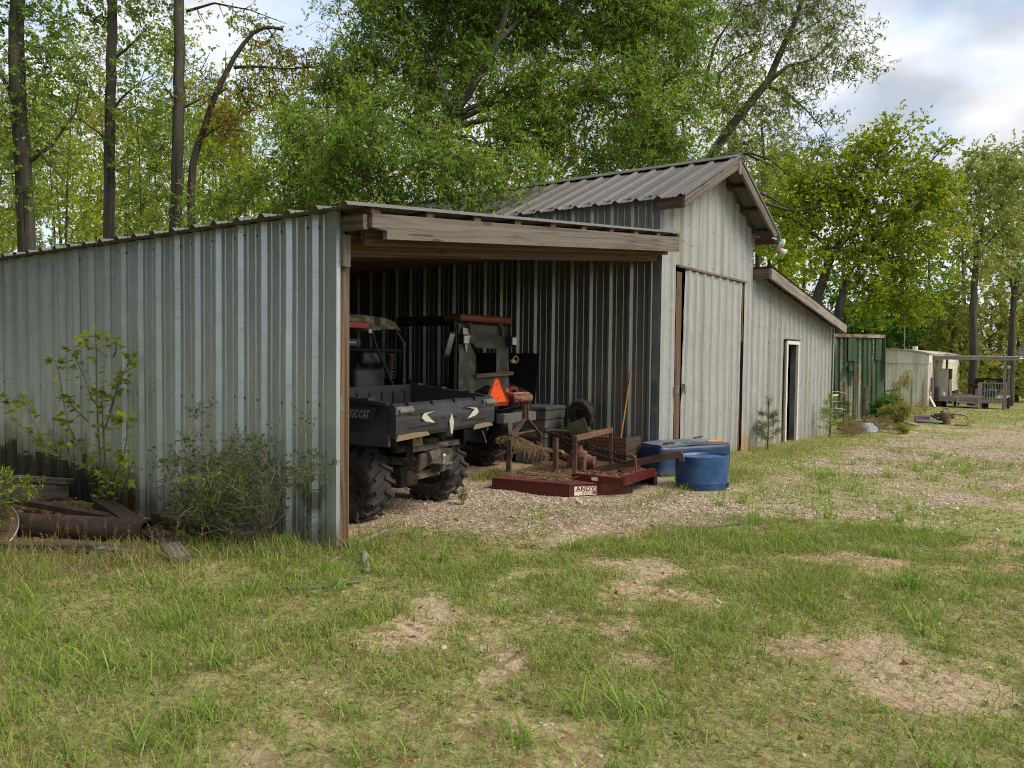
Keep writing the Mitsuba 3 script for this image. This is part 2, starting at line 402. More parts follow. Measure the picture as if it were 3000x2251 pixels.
# two-tone weathered finishes: (ground colour, worn or dusty colour, third tone, patches per metre)
MOTTLE_ROWS = {
    'm_rubber': [(0.018, 0.018, 0.019), (0.055, 0.048, 0.04), (0.03, 0.028, 0.026), 14], 'm_muddy_metal': [(0.03, 0.027, 0.023), (0.13, 0.105, 0.07), (0.05, 0.043, 0.034), 11],
    'm_tractor_red': [(0.27, 0.022, 0.018), (0.26, 0.19, 0.12), (0.20, 0.03, 0.022), 9], 'm_canopy_red': [(0.22, 0.055, 0.025), (0.15, 0.085, 0.055), (0.16, 0.045, 0.025), 9],
    'm_fender_dust': [(0.36, 0.27, 0.17), (0.32, 0.22, 0.13), (0.28, 0.11, 0.07), 9], 'm_clouded_vinyl': [(0.055, 0.06, 0.045), (0.10, 0.10, 0.085), (0.035, 0.038, 0.03), 9], 'm_latch_grey': [(0.12, 0.12, 0.115), (0.16, 0.15, 0.14), (0.09, 0.09, 0.085), 12],
    'm_rust': [(0.075, 0.047, 0.033), (0.11, 0.066, 0.044), (0.05, 0.034, 0.026), 14], 'm_rust_dark': [(0.024, 0.015, 0.012), (0.045, 0.026, 0.019), (0.015, 0.011, 0.010), 12],
    'm_rust_bright': [(0.12, 0.056, 0.034), (0.16, 0.085, 0.055), (0.075, 0.038, 0.026), 12], 'm_rust_pink': [(0.34, 0.18, 0.13), (0.42, 0.25, 0.19), (0.22, 0.10, 0.06), 12],
    'm_mower_red': [(0.085, 0.010, 0.009), (0.068, 0.014, 0.011), (0.036, 0.016, 0.013), 7], 'm_mower_top': [(0.12, 0.025, 0.018), (0.08, 0.034, 0.024), (0.045, 0.03, 0.022), 8],
    'm_plate': [(0.72, 0.69, 0.62), (0.66, 0.62, 0.55), (0.60, 0.50, 0.44), 24], 'm_plate_red': [(0.30, 0.02, 0.02), (0.60, 0.50, 0.45), (0.30, 0.03, 0.03), 30],
    'm_blue_plastic': [(0.014, 0.055, 0.165), (0.03, 0.085, 0.21), (0.018, 0.06, 0.17), 6], 'm_blue_vinyl': [(0.011, 0.033, 0.09), (0.02, 0.05, 0.12), (0.045, 0.08, 0.14), 6],
    'm_grey_blue': [(0.10, 0.13, 0.155), (0.14, 0.165, 0.18), (0.07, 0.085, 0.10), 5], 'm_grey_plastic': [(0.11, 0.12, 0.12), (0.14, 0.15, 0.145), (0.07, 0.075, 0.07), 6],
    'm_mossy_board': [(0.065, 0.07, 0.03), (0.095, 0.095, 0.042), (0.045, 0.048, 0.025), 7], 'm_container_rail': [(0.30, 0.25, 0.17), (0.38, 0.34, 0.26), (0.14, 0.08, 0.045), 5],
    'm_home_roof': [(0.30, 0.26, 0.24), (0.36, 0.33, 0.31), (0.20, 0.15, 0.12), 3], 'm_fridge': [(0.52, 0.49, 0.40), (0.56, 0.53, 0.44), (0.46, 0.42, 0.33), 3],
    'm_camo_cloth': [(0.13, 0.115, 0.075), (0.32, 0.285, 0.20), (0.04, 0.035, 0.022), 17], 'm_home_pink': [(0.56, 0.47, 0.42), (0.52, 0.44, 0.40), (0.46, 0.38, 0.33), 4],
    'm_pale_panel': [(0.55, 0.55, 0.50), (0.50, 0.50, 0.45), (0.42, 0.40, 0.34), 5], 'm_dark_plastic': [(0.026, 0.028, 0.033), (0.036, 0.037, 0.040), (0.022, 0.023, 0.026), 10],
}
mottle_look = table([[r[0], r[1], r[2], (r[3],) * 3] for r in MOTTLE_ROWS.values()])


def mottle_fn(p, n, uv):
    row = dr.floor(uv.x); q = p * mottle_look(row, 3).x
    d = fbm(q.x, q.y, q.z, 4); e = fbm(q.x * 0.4 + 4, q.y * 0.4, q.z * 0.4, 3); g = noise(p.x * 140, p.y * 140, p.z * 140)
    c = mix(mottle_look(row, 0), mottle_look(row, 1), smoothstep(0.40, 0.64, d + 0.18 * (g - 0.5)))
    return mix(c, mottle_look(row, 2), smoothstep(0.52, 0.68, e + 0.12 * (g - 0.5)))


mat('b_mottle_matt', proc(mottle_fn), 0.8); mat('b_mottle_semi', proc(mottle_fn), 0.4)
for i_, k_ in enumerate(MOTTLE_ROWS):
    MOTTLE[k_] = (i_, 'b_mottle_semi' if k_ in ('m_tractor_red', 'm_canopy_red', 'm_clouded_vinyl', 'm_mower_red', 'm_blue_plastic', 'm_blue_vinyl', 'm_fridge', 'm_home_pink', 'm_dark_plastic') else 'b_mottle_matt')
mat('m_screw', (0.07, 0.07, 0.07), 0.4, 0.6)
mat('m_white_paint', (0.56, 0.56, 0.53), 0.45)
mat('m_black_plastic', (0.017, 0.018, 0.020), 0.55)
mat('m_black_metal', (0.014, 0.015, 0.017), 0.35, 0.3)
mat('m_green_tube', (0.03, 0.04, 0.045), 0.3, 0.5)
mat('m_chrome', (0.75, 0.75, 0.72), 0.18, 1.0)
mat('m_steel', (0.34, 0.34, 0.33), 0.4, 0.8)
mat('m_emblem', (0.62, 0.62, 0.56), 0.3, 0.4)


mat('m_dried_mud', (0.19, 0.15, 0.09), 0.95)
mat('m_red_plastic', (0.42, 0.02, 0.03), 0.3)


mat('m_sign_orange', (0.95, 0.12, 0.015), 0.35)
mat('m_sign_red', (0.20, 0.03, 0.015), 0.4)


mat('m_silver_tape', (0.55, 0.56, 0.58), 0.3, 0.5)


mat('m_foam', (0.45, 0.22, 0.05), 0.9)
mat('m_broom_handle', (0.34, 0.17, 0.055), 0.5)
mat('m_broom_straw', (0.38, 0.29, 0.19), 0.9)
mat('m_straw', (0.21, 0.155, 0.09), 0.95)
mat('m_yellow_paint', (0.42, 0.36, 0.09), 0.6)
mat('m_sign_maroon', (0.16, 0.012, 0.012), 0.6)
mat('m_ink', (0.03, 0.03, 0.03), 0.8)
mat('m_orange_label', (0.75, 0.22, 0.03), 0.5)


def green_fn(p, n, uv):
    s = p.x * 0.78 - p.y * 0.62
    a = fbm(s * 12.0, p.z * 1.1, 1.0, 4); b = fbm(s * 5.0, p.z * 0.6, 7.0, 4); sp = noise(s * 60, p.z * 40)
    c = mix((0.016, 0.046, 0.020), (0.040, 0.085, 0.040), smoothstep(0.35, 0.65, a))
    c = mix(c, (0.34, 0.33, 0.24), 0.8 * smoothstep(0.50, 0.58, b + 0.12 * (sp - 0.5)) * smoothstep(0.40, 0.5, noise(s * 14.0, p.z * 0.5)))
    r = fbm(s * 9.0 + 5, p.z * 1.8, 3.0, 3)
    return mix(c, (0.14, 0.075, 0.04), 0.8 * smoothstep(0.64, 0.72, r + 0.1 * (sp - 0.5)))


mat('m_container', proc(green_fn), 0.65)


def home_fn(p, n, uv):
    a = fbm(p.y * 4.0 + p.x * 4, p.z * 0.8, 1.0, 4); b = fbm(p.y * 3.0, p.z * 0.35, 5.0, 3)
    c = mix((0.56, 0.545, 0.46), (0.44, 0.42, 0.34), smoothstep(0.4, 0.7, a))
    s1 = smoothstep(0.60, 0.70, b) * (1 - smoothstep(0.2, 1.6, p.z + 0.4))
    s2 = 1 - smoothstep(0.03, 0.10, dr.abs(p.y - 1.78 + 0.03 * (a - 0.5)) + 0.0)
    s3 = 1 - smoothstep(0.02, 0.09, dr.abs(p.y - 2.32 + 0.05 * (a - 0.5)))
    low = 1 - smoothstep(0.0, 0.9, p.z + 0.2 + 0.5 * (a - 0.5))
    return mix(c, (0.20, 0.12, 0.07), 0.75 * dr.maximum(s1 * 0.5, dr.maximum(s2 * low, s3 * low)))


mat('m_home_siding', proc(home_fn), 0.6)
mat('m_window_dark', (0.03, 0.035, 0.045), 0.12)
mat('m_jug', (0.7, 0.72, 0.75), 0.3)
mat('m_tote_blue', (0.04, 0.22, 0.40), 0.45)
mat('m_tote_dark', (0.03, 0.04, 0.06), 0.45)
mat('m_tote_green', (0.02, 0.11, 0.10), 0.45)
mat('m_dish', (0.16, 0.18, 0.19), 0.5)
mat('m_purple', (0.27, 0.18, 0.27), 0.5)
mat('m_pale_blue', (0.42, 0.50, 0.55), 0.5)
mat('m_green_lamp', (0.01, 0.16, 0.12), 0.4)
mat('m_lens', (0.68, 0.66, 0.58), 0.15)
mat('m_wire', (0.14, 0.13, 0.12), 0.5, 0.5)
scene['m_mirror'] = {'type': 'twosided', 'b': {'type': 'roughconductor', 'material': 'Al', 'alpha': 0.03}}
leafmat('m_leaf'); leafmat('m_leaf_gloss', 0.28, 0.95); leafmat('m_grass', 0.5, 0.85)


mat('m_bark_dark', (0.034, 0.028, 0.022), 0.95)
mat('m_twig', (0.13, 0.115, 0.085), 0.9)


def ground_fn(p, n, uv):
    x, y = p.x, p.y
    gr, gv, sd, ms, ins = masks(x, y, DR)
    n3 = fbm2(x * 14, y * 14, 0, 4); n4 = noise2(x * 160, y * 160); n5 = fbm2(x * 2.2, y * 2.2, 4, 3); n6 = fbm2(x * 45, y * 45, 2, 3)
    soil = mix((0.26, 0.195, 0.125), (0.35, 0.27, 0.18), smoothstep(0.35, 0.65, n5 * 0.5 + n3 * 0.5))
    thatch = mix((0.30, 0.28, 0.135), (0.19, 0.195, 0.075), smoothstep(0.38, 0.62, n6))
    green = mix((0.15, 0.17, 0.055), (0.11, 0.145, 0.035), smoothstep(0.4, 0.6, n3))
    c = mix(soil, thatch, 0.85 * smoothstep(0.15, 0.55, gr))
    c = mix(c, green, smoothstep(0.45, 0.8, gr) * (0.35 + 0.4 * smoothstep(4.0, 14.0, x + y * 0.4)))
    va = voronoi(x * 30 + n3, y * 30); vb = voronoi(x * 62, y * 62)
    st = mix((0.42, 0.355, 0.28), (0.27, 0.22, 0.165), va[2]); st = mix(st, (0.50, 0.455, 0.39), smoothstep(0.72, 0.85, va[2]))
    st = mix(st, (0.17, 0.135, 0.10), smoothstep(0.30, 0.62, va[0]))
    st2 = mix((0.38, 0.31, 0.24), (0.24, 0.19, 0.14), vb[2]); st2 = mix(st2, (0.17, 0.13, 0.09), smoothstep(0.35, 0.65, vb[0]))
    stone = mix(st, st2, smoothstep(0.4, 0.6, n3))
    c = mix(c, stone, smoothstep(0.25, 0.7, gv * (0.75 + 0.7 * (n5 - 0.4))) * (1 - 0.3 * smoothstep(0.4, 0.7, gr)))
    sand = mix((0.40, 0.33, 0.235), (0.30, 0.235, 0.155), n3) * (0.9 + 0.2 * n4)
    sand = mix(sand, (0.25, 0.20, 0.15), smoothstep(0.70, 0.76, n6))
    c = mix(c, sand, 0.7 * smoothstep(0.30, 1.0, sd + 0.8 * (n3 - 0.5) + 0.4 * (n6 - 0.5) - 0.25 * (n5 - 0.4)))
    c = mix(c, mix((0.17, 0.19, 0.04), (0.10, 0.13, 0.03), n3), 0.75 * smoothstep(0.35, 0.7, ms + 0.5 * (n3 - 0.5)))
    deb = smoothstep(0.5, 1.2, y) * (1 - smoothstep(-0.35, 0, x)) * smoothstep(-1.7, -1.1, x + 0.5 * (n5 - 0.5))
    c = mix(c, mix((0.045, 0.032, 0.022), (0.10, 0.07, 0.045), n6), 0.9 * deb)
    lv = smoothstep(0.70, 0.74, noise2(x * 23 + 3, y * 23)) * smoothstep(0.3, 0.6, n5)
    c = mix(c, (0.16, 0.085, 0.045), 0.6 * lv)
    return c * (0.88 + 0.24 * n4)


scene['m_ground'] = {'type': 'bumpmap', 't': proc(lambda p, n, uv: fbm2(p.x * 22, p.y * 22, 0, 3), 2e-3), 'scale': 0.02, 'b': {'type': 'twosided', 'b': {'type': 'principled', 'base_color': proc(ground_fn), 'roughness': 0.95, 'specular': 0.15}}}
mat('m_stone', {'type': 'mesh_attribute', 'name': 'vertex_color'}, 0.9)
# ------------------------------------------------------------------ the ground
def axis_pts(lo, hi, fine_lo, fine_hi, step, far):
    c = list(np.arange(fine_lo, fine_hi, step)); s = step; x = fine_hi
    while x < hi:
        c.append(x); s *= far; x += s
    s = step; x = fine_lo - step
    while x > lo:
        c.insert(0, x); s *= far; x -= s
    return np.array([lo] + c + [hi])


gx = axis_pts(-400, 700, -5, 12, 0.13, 1.10); gy = axis_pts(-400, 500, -6, 6, 0.13, 1.10)
XX, YY = np.meshgrid(gx, gy, indexing='ij'); ZZ = zbump(XX, YY)
ni, nj = XX.shape; ii, jj = np.meshgrid(np.arange(ni - 1), np.arange(nj - 1), indexing='ij'); q0 = ii * nj + jj
ground_mesh = (np.stack([XX, YY, ZZ], -1).reshape(-1, 3), np.stack([q0, q0 + nj, q0 + nj + 1, q0 + 1], -1).reshape(-1, 4))
obj('ground', ground_mesh, 'm_ground', smooth=True)
tag('ground', 'grassy yard with a worn gravel drive and bare sandy patches', kind='structure')

# ------------------------------------------------------------------ the barn
RIB, SHEET = 0.3048, 0.9144
PROF = [(-.1524, 0), (-.115, 0), (-.108, .006), (-.095, .006), (-.088, 0), (-.05, 0), (-.018, .032), (.018, .032), (.05, 0), (.088, 0), (.095, .006), (.108, .006), (.115, 0), (.1524, 0)]


def profile(s0, s1, phase, scale=1.0):
    """(s, height) of the ribbed profile between s0 and s1"""
    pts = []
    k0 = math.floor((s0 - phase) / RIB) - 1
    for k in range(k0, k0 + int((s1 - s0) / RIB) + 4):
        for (a, h) in PROF[:-1]:
            pts.append((phase + k * RIB + a, h * scale))
    P = np.array(pts)
    ss = np.concatenate([[s0], P[(P[:, 0] > s0 + 1e-6) & (P[:, 0] < s1 - 1e-6), 0], [s1]])
    return ss, np.interp(ss, P[:, 0], P[:, 1])


def sheet_mesh(o, sd, out, s0, s1, lo, hi, phase=0.0, edge=None, scale=1.0, rows=1):
    """a ribbed sheet: o + s*sd + z*(0,0,1) + h*out between the heights lo(s) and hi(s)"""
    ss, h = profile(s0, s1, phase, scale)
    o, sd, out = (np.array(a, float) for a in (o, sd, out))
    base = o + ss[:, None] * sd + h[:, None] * out
    f0 = np.array([lo(s) for s in ss]); f1 = np.array([hi(s) for s in ss])
    V = []
    for r in range(rows + 1):
        V.append(base + (f0 + (f1 - f0) * r / rows)[:, None] * np.array([0, 0, 1.0]))
    n = len(ss); i, j = np.meshgrid(np.arange(rows), np.arange(n - 1), indexing='ij'); a = i * n + j
    return np.vstack(V), np.stack([a, a + 1, a + n + 1, a + n], -1).reshape(-1, 4)


def wall(parent, o, sd, out, s0, s1, lo, hi, m, phase=0.0, name='metal_panel', screws=(), screw_off=0.004):
    """one part per sheet, 3 feet wide, with its overlap; a row of screws where asked"""
    k = 0; s = s0
    first = phase - 0.06 + SHEET * math.floor((s0 - phase + 0.06) / SHEET)
    cuts = [s0] + [c for c in np.arange(first, s1 + SHEET, SHEET) if s0 + 0.05 < c < s1 - 0.05] + [s1]
    for a, b in zip(cuts[:-1], cuts[1:]):
        off = np.array(out, float) * (0.0016 * (k % 2)) ; k += 1
        jz = random.uniform(-0.02, 0.004)
        v, f = sheet_mesh(np.array(o) + off, sd, out, a, b + (0.02 if b < s1 else 0), lambda q: lo(q) + jz, hi, phase, rows=8)
        dent = meshkit.fbm(v * 1.6 + [3, 7, 5], 3, 11) - .5; dent += .8 * np.clip(meshkit.noise(v * 3.1 + 2, 5) - .78, 0, 1)
        obj(name, (v + dent[:, None] * .011 * np.array(out, float), f), m, parent)
    g = G(); n = 0
    for z in screws:
        kk = math.ceil((s0 - phase) / RIB)
        while phase + kk * RIB < s1:
            for dd in ((0.07,) if kk % 3 else (0.065, -0.065)):
                s = phase + kk * RIB + dd; zz = z + random.uniform(-0.012, 0.012)
                if s0 + 0.02 < s < s1 - 0.02 and lo(s) + 0.02 < zz < hi(s) - 0.03:
                    c = np.array(o) + s * np.array(sd) + screw_off * np.array(out) + np.array([0, 0, zz])
                    m_ = trimesh.creation.icosphere(0, 0.010); g.add(np.array(m_.vertices) + c, m_.faces); n += 1
            kk += 1
    if n:
        obj('screw_heads', g, 'm_screw', parent, kind='stuff')


barn = thing('metal_barn', 'weathered metal barn with a tall gable, an open bay and a low lean-to', 'barn')
DEPTH = 9.0
TOP0, SL = 2.475, 0.0968                       # bay roof: height of the roof's underside over the side wall, rise towards the barn
foot = lambda s: float(zg(0, s)) - 0.02
side = barn + '__side_wall'
gw = G()
for z in (0.35, 1.05, 1.75, 2.38):
    gw.bar([0.06, 0.1, z], [0.06, DEPTH, z], 0.04, 0.09)
obj('side_wall', gw, 'm_wood_dark', barn); used[side] = 0
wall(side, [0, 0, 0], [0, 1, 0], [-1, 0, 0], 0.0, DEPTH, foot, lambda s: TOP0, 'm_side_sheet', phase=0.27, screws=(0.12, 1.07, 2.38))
tr = G(); tr.box([-0.036, -0.012, -0.01], [-0.030, 0.085, TOP0]); tr.box([-0.036, -0.016, -0.01], [0.0, -0.012, TOP0])
obj('corner_trim', tr, 'm_side_sheet', side)

# back wall of everything
back = obj('back_wall', G().box([0.1, DEPTH - 0.12, 0.9], [5.4, DEPTH - 0.04, 1.0]), 'm_wood_dark', barn)
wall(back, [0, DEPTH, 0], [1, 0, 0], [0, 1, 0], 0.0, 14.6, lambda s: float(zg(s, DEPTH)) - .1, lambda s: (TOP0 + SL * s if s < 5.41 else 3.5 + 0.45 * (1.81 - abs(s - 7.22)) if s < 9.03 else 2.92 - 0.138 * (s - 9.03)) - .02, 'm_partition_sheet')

# the partition between the bay and the barn: its sheets face the bay
part = obj('partition_wall', G().bar([5.46, 0.3, 1.2], [5.46, DEPTH, 1.2], 0.04, 0.09), 'm_wood_dark', barn)
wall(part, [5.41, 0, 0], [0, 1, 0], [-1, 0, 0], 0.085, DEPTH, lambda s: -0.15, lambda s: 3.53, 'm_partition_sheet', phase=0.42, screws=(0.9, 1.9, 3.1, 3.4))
fl = G(); fl.box([5.404, 0.0, -0.15], [5.409, 0.085, 3.53])
obj('corner_trim', fl, 'm_grey_blue', part)

# bay roof: ribbed sheets running up to the barn, on flat purlins and rafters
roof = barn + '__bay_roof'
gr = G()
for i, y in enumerate([0.03] + [0.62 + 0.6 * k for k in range(14)]):
    for xx in (0,):
        gr.bar([0.10, y, TOP0 - 0.115 + SL * 0.10], [5.40, y, TOP0 - 0.115 + SL * 5.40], 0.04, 0.15)
obj('bay_roof', gr, 'm_wood_brown', barn); used[roof] = 0
for k in range(10):
    x = 0.10 + 0.585 * k; z = TOP0 - 0.018 + SL * x
    obj('purlin', G().bar([x, -0.275, z], [x, DEPTH, z], 0.088, 0.036), 'm_wood_brown', roof)
rs = np.arange(-0.22, DEPTH + 0.3, SHEET)


def roof_sheet(o, run, across, length, s0, s1, up, m, parent, phase, name='roof_sheet', cap=True):
    """ribs run along 'run' for length metres; s along 'across'"""
    ss, h = profile(s0, s1, phase)
    o, run, across, up = (np.array(a, float) for a in (o, run, across, up))
    V = []
    for t in (0.0, length):
        V.append(o + run * t + ss[:, None] * across + h[:, None] * up)
    n = len(ss); a = np.arange(n - 1)
    f = np.stack([a, a + 1, a + n + 1, a + n], -1)
    v = np.vstack(V); th = up * 0.0025
    f2 = f[:, ::-1] + 2 * n
    e = np.stack([a, a + 2 * n, a + 1 + 2 * n, a + 1], -1)
    return obj(name, (np.vstack([v, v - th]), np.vstack([f, f2, e])), m, parent)


run = np.array([1, 0, SL]); run = run / np.linalg.norm(run); upv = np.array([-SL, 0, 1.0]); upv /= np.linalg.norm(upv)
for k, (a, b) in enumerate(zip(np.arange(-0.30, DEPTH + .2, SHEET)[:-1], np.arange(-0.30, DEPTH + .2, SHEET)[1:])):
    roof_sheet([-0.17, 0, TOP0 + 0.008 - SL * 0.17 + 0.002 * (k % 2)], run, [0, 1, 0], 5.57 / run[0], a, b + 0.04, upv, 'm_roof_sheet', roof, -0.235)

# timbers of the bay's mouth
Zt = lambda x: TOP0 - 0.036 + SL * x
fg = G()
fg.prism([(0.06, Zt(0.06)), (0.06, Zt(.06) - .098), (0.205, Zt(0.2) - 0.118), (0.205, Zt(0.2) - 0.178), (5.385, Zt(5.385) - 0.182), (5.385, Zt(5.385))], [0, -0.24, 0], [1, 0, 0], [0, 0, 1], 0.042)
fg.uv[-1] = fg.uv[-1] @ np.array([[1.0, -0.0968], [0, 1.0]]) if False else np.stack([fg.uv[-1][:, 0], fg.uv[-1][:, 1] - SL * fg.uv[-1][:, 0]], 1)
obj('fascia_board', fg, 'm_wood_grey', barn, label='long weathered fascia board across the mouth of the open bay')
og = G(); og.bar([0.03, -0.24, Zt(0.03) - 0.055], [0.03, 0.10, Zt(0.03) - 0.055], 0.04, 0.105)
obj('roof_outrigger', og, 'm_wood_grey', barn)
obj('header_beam', G().bar([0.0, 0.075, Zt(0) - 0.20], [5.40, 0.075, Zt(5.4) - 0.20], 0.09, 0.17), 'm_wood_brown', barn)
obj('header_beam', G().bar([0.14, -0.10, Zt(0.1) - 0.14], [5.40, -0.10, Zt(5.4) - 0.14], 0.04, 0.14), 'm_wood_brown', barn)
pg = G(); pg.box([0.003, 0.0, -0.12], [0.103, 0.10, 2.10])
bp = obj('bay_post', pg, 'm_wood_post', barn, label='bare timber post at the open corner of the bay')
obj('block', G().box([0.004, -0.045, 2.08], [0.072, -0.001, 2.31]), 'm_wood_grey', bp)
obj('block', G().box([0.004, -0.02, 2.315], [0.035, 0.06, 2.36]), 'm_wood_grey', bp)
obj('metal_tag', G().box([0.006, -0.006, 1.03], [0.042, -0.001, 1.13]), 'm_grey_plastic', bp)
obj('concrete_block', G().box([0.0, -0.03, -0.05], [0.075, -0.004, 0.035]), 'm_wood_dark', bp)

# front of the barn
HX, PZ = 7.22, 4.20
gab = lambda x: (PZ + 0.10) - 0.452 * abs(x - HX)
front = obj('front_wall', G().bar([5.5, 0.07, 2.8], [9.0, 0.07, 2.8], 0.04, 0.1), 'm_wood_dark', barn)
ffoot = lambda s: float(zg(s, 0)) - 0.03
wall(front, [0, 0, 0], [1, 0, 0], [0, -1, 0], 5.412, 9.03, lambda s: ffoot(s) if (s < 5.93 or s > 8.66) else 2.68, gab, 'm_front_sheet', phase=5.48, screws=(0.92, 1.9, 2.74, 3.28)) if False else None
for (a, b, lo) in ((5.412, 5.93, None), (5.93, 8.66, 2.68), (8.66, 9.03, None)):
    wall(front, [0, 0, 0], [1, 0, 0], [0, -1, 0], a, b, (lambda s: ffoot(s)) if lo is None else (lambda s: 2.68), gab, 'm_front_sheet', phase=5.48, screws=(0.92, 1.9, 2.74, 3.28))
tg = G(); tg.box([5.405, -0.036, -0.1], [5.495, -0.033, 2.80])
obj('corner_trim', tg, 'm_front_sheet', front)
for (p, q) in (((5.75, 3.12), (6.45, 2.99)), ((8.35, 3.10), (8.98, 3.02))):
    xs = np.linspace(p[0], q[0], 12); zs = np.linspace(p[1], q[1], 12) - 0.05 * np.sin(np.linspace(0, PI, 12)) + np.random.RandomState(3).uniform(-.008, .008, 12)
    obj('wire', G().tube(np.stack([xs, xs * 0 - 0.04, zs], 1), 0.0022, 4), 'm_wire', front)

# tall sliding door of one run of sheets, with its timbers
door = barn + '__tall_door'
tl = lambda z: 6.246 - 0.10 * (2.65 - z) / 2.7 + 0.012 * math.sin(z * 3.0)
dg = G()
for z in (0.45, 1.3, 2.45):
    dg.bar([6.27, 0.03, z], [8.40, 0.03, z], 0.03, 0.1)
obj('tall_door', dg, 'm_wood_dark', barn, label='tall barn door of pale ribbed sheets with a gap at each side'); used[door] = 0
cuts = [6.17, 7.05, 7.96, 8.545]
for k, (a, b) in enumerate(zip(cuts[:-1], cuts[1:])):
    v, f = sheet_mesh([0, 0.004 - 0.0016 * (k % 2), 0], [1, 0, 0], [0, -1, 0], a, b + 0.02, lambda s: -0.07, lambda s: 2.648, 6.30, rows=10)
    # the loose left edge leans and the sheets are slightly buckled
    w = np.clip((v[:, 2] + 0.07) / 2.7, 0, 1)
    v[:, 0] += (0.075 * w - 0.0) * np.clip(1 - (v[:, 0] - 6.17) / 0.5, 0, 1) - 0.09 * (1 - w) * np.clip((v[:, 0] - 8.0) / 0.55, 0, 1)
    v[:, 1] -= 0.018 * (meshkit.fbm(v * np.array([1.2, 0, 1.4]) + 3, 2, 6) - 0.5) * 2
    obj('metal_panel', (v, f), 'm_front_sheet', door)
sg = G()
for z in (0.15, 0.92, 1.95, 2.60):
    for x in np.arange(6.36, 8.5, 0.3048):
        m_ = trimesh.creation.icosphere(0, 0.010); sg.add(np.array(m_.vertices) + [x, -0.012, z + random.uniform(-.012, .012)], m_.faces)
obj('screw_heads', sg, 'm_screw', door, kind='stuff')
obj('door_board', G().box([5.965, 0.004, -0.06], [6.145, 0.045, 2.60]), 'm_wood_brown', barn, label='dark upright board in the gap left of the tall door')
obj('door_board', G().box([8.575, 0.006, 1.70], [8.625, 0.03, 2.64]), 'm_wood_brown', barn)
obj('door_board', G().box([8.50, 0.008, -0.05], [8.56, 0.03, 0.95]), 'm_wood_brown', barn)
obj('door_head', G().box([5.94, -0.04, 2.655], [8.67, 0.0, 2.685]), 'm_wood_grey', barn)
hg = G(); hg.box([6.12, -0.05, 0.97], [6.24, -0.036, 1.05]); hg.box([6.135, -0.07, 0.985], [6.165, -0.03, 1.075]); hg.cyl([6.18, -0.06, 0.93], [6.18, -0.06, 1.03], 0.012)
obj('hasp', hg, 'm_steel', barn); obj('hasp', G().box([5.90, -0.07, 0.95], [5.95, -0.035, 1.06]), 'm_steel', barn)
gb = G(); gb.box([5.6, 0.30, -0.15], [8.9, 0.34, 2.9])
obj('inner_wall', gb, 'm_wood_dark', barn)

# barn roof: two slopes, rake boards, purlins showing under the eaves, ridge cap
br = barn + '__barn_roof'
gr = G()
for x in np.linspace(5.5, 8.95, 7):
    z = gab(x) - 0.01
    gr.bar([x, -0.33, z], [x, DEPTH, z], 0.085, 0.04)
obj('barn_roof', gr, 'm_wood_brown', barn); used[br] = 0
SR = 0.452
for sgn in (-1, 1):
    run = np.array([-sgn, 0, SR]); run /= np.linalg.norm(run); up = np.array([sgn * SR, 0, 1.0]); up /= np.linalg.norm(up)
    xe = HX + sgn * 1.96
    for k, a in enumerate(np.arange(-0.40, DEPTH + .2, SHEET)):
        o = np.array([xe, 0, gab(xe) + 0.035 + 0.002 * (k % 2)])
        roof_sheet(o, run, [0, 1, 0], 1.955 / abs(run[0]), a, min(a + SHEET + 0.03, DEPTH + 0.3), up, 'm_roof_sheet', br, -0.335)
    rb = G(); e0 = HX + sgn * 1.93
    rb.prism([(HX - sgn * 0.0, gab(HX) + .025), (HX, gab(HX) - 0.125), (e0, gab(e0) - 0.115), (e0, gab(e0) + 0.03)], [0, -0.345, 0], [1, 0, 0], [0, 0, 1], 0.04)
    rb.uv[-1] = np.stack([rb.uv[-1][:, 0], rb.uv[-1][:, 1] + sgn * SR * rb.uv[-1][:, 0]], 1)
    obj('rake_board', rb, 'm_wood_grey', barn)
    t2 = G(); t2.prism([(HX, gab(HX) + .075), (HX, gab(HX) + 0.028), (e0 + sgn * .03, gab(e0) + 0.02), (e0 + sgn * .03, gab(e0) + 0.065)], [0, -0.392, 0], [1, 0, 0], [0, 0, 1], 0.006)
    obj('roof_edge_trim', t2, 'm_roof_sheet', br)
    obj('eave_board', G().bar([HX + sgn * 1.885, -0.35, gab(e0) - 0.045], [HX + sgn * 1.885, 0.0, gab(e0) - 0.045], 0.04, 0.125), 'm_wood_brown', barn)
    obj('ridge_cap', G().prism([(0, 0.012), (sgn * 0.17, -0.17 * SR + 0.012), (sgn * 0.17, -0.17 * SR), (0, 0)], [HX, DEPTH + 0.2, gab(HX) + 0.075], [1, 0, 0], [0, 0, 1], DEPTH + 0.61), 'm_roof_sheet', br)
obj('king_block', G().box([HX - 0.045, -0.40, gab(HX) - 0.21], [HX + 0.03, -0.386, gab(HX) + 0.0]), 'm_wood_pale', barn)
# far side wall of the barn above the lean-to, hidden side
far = obj('right_wall', G().bar([8.98, 0.3, 3.0], [8.98, DEPTH, 3.0], 0.04, 0.09), 'm_wood_dark', barn)
wall(far, [9.03, 0, 0], [0, 1, 0], [1, 0, 0], 0.0, DEPTH, lambda s: -0.3, lambda s: gab(9.03), 'm_front_sheet')

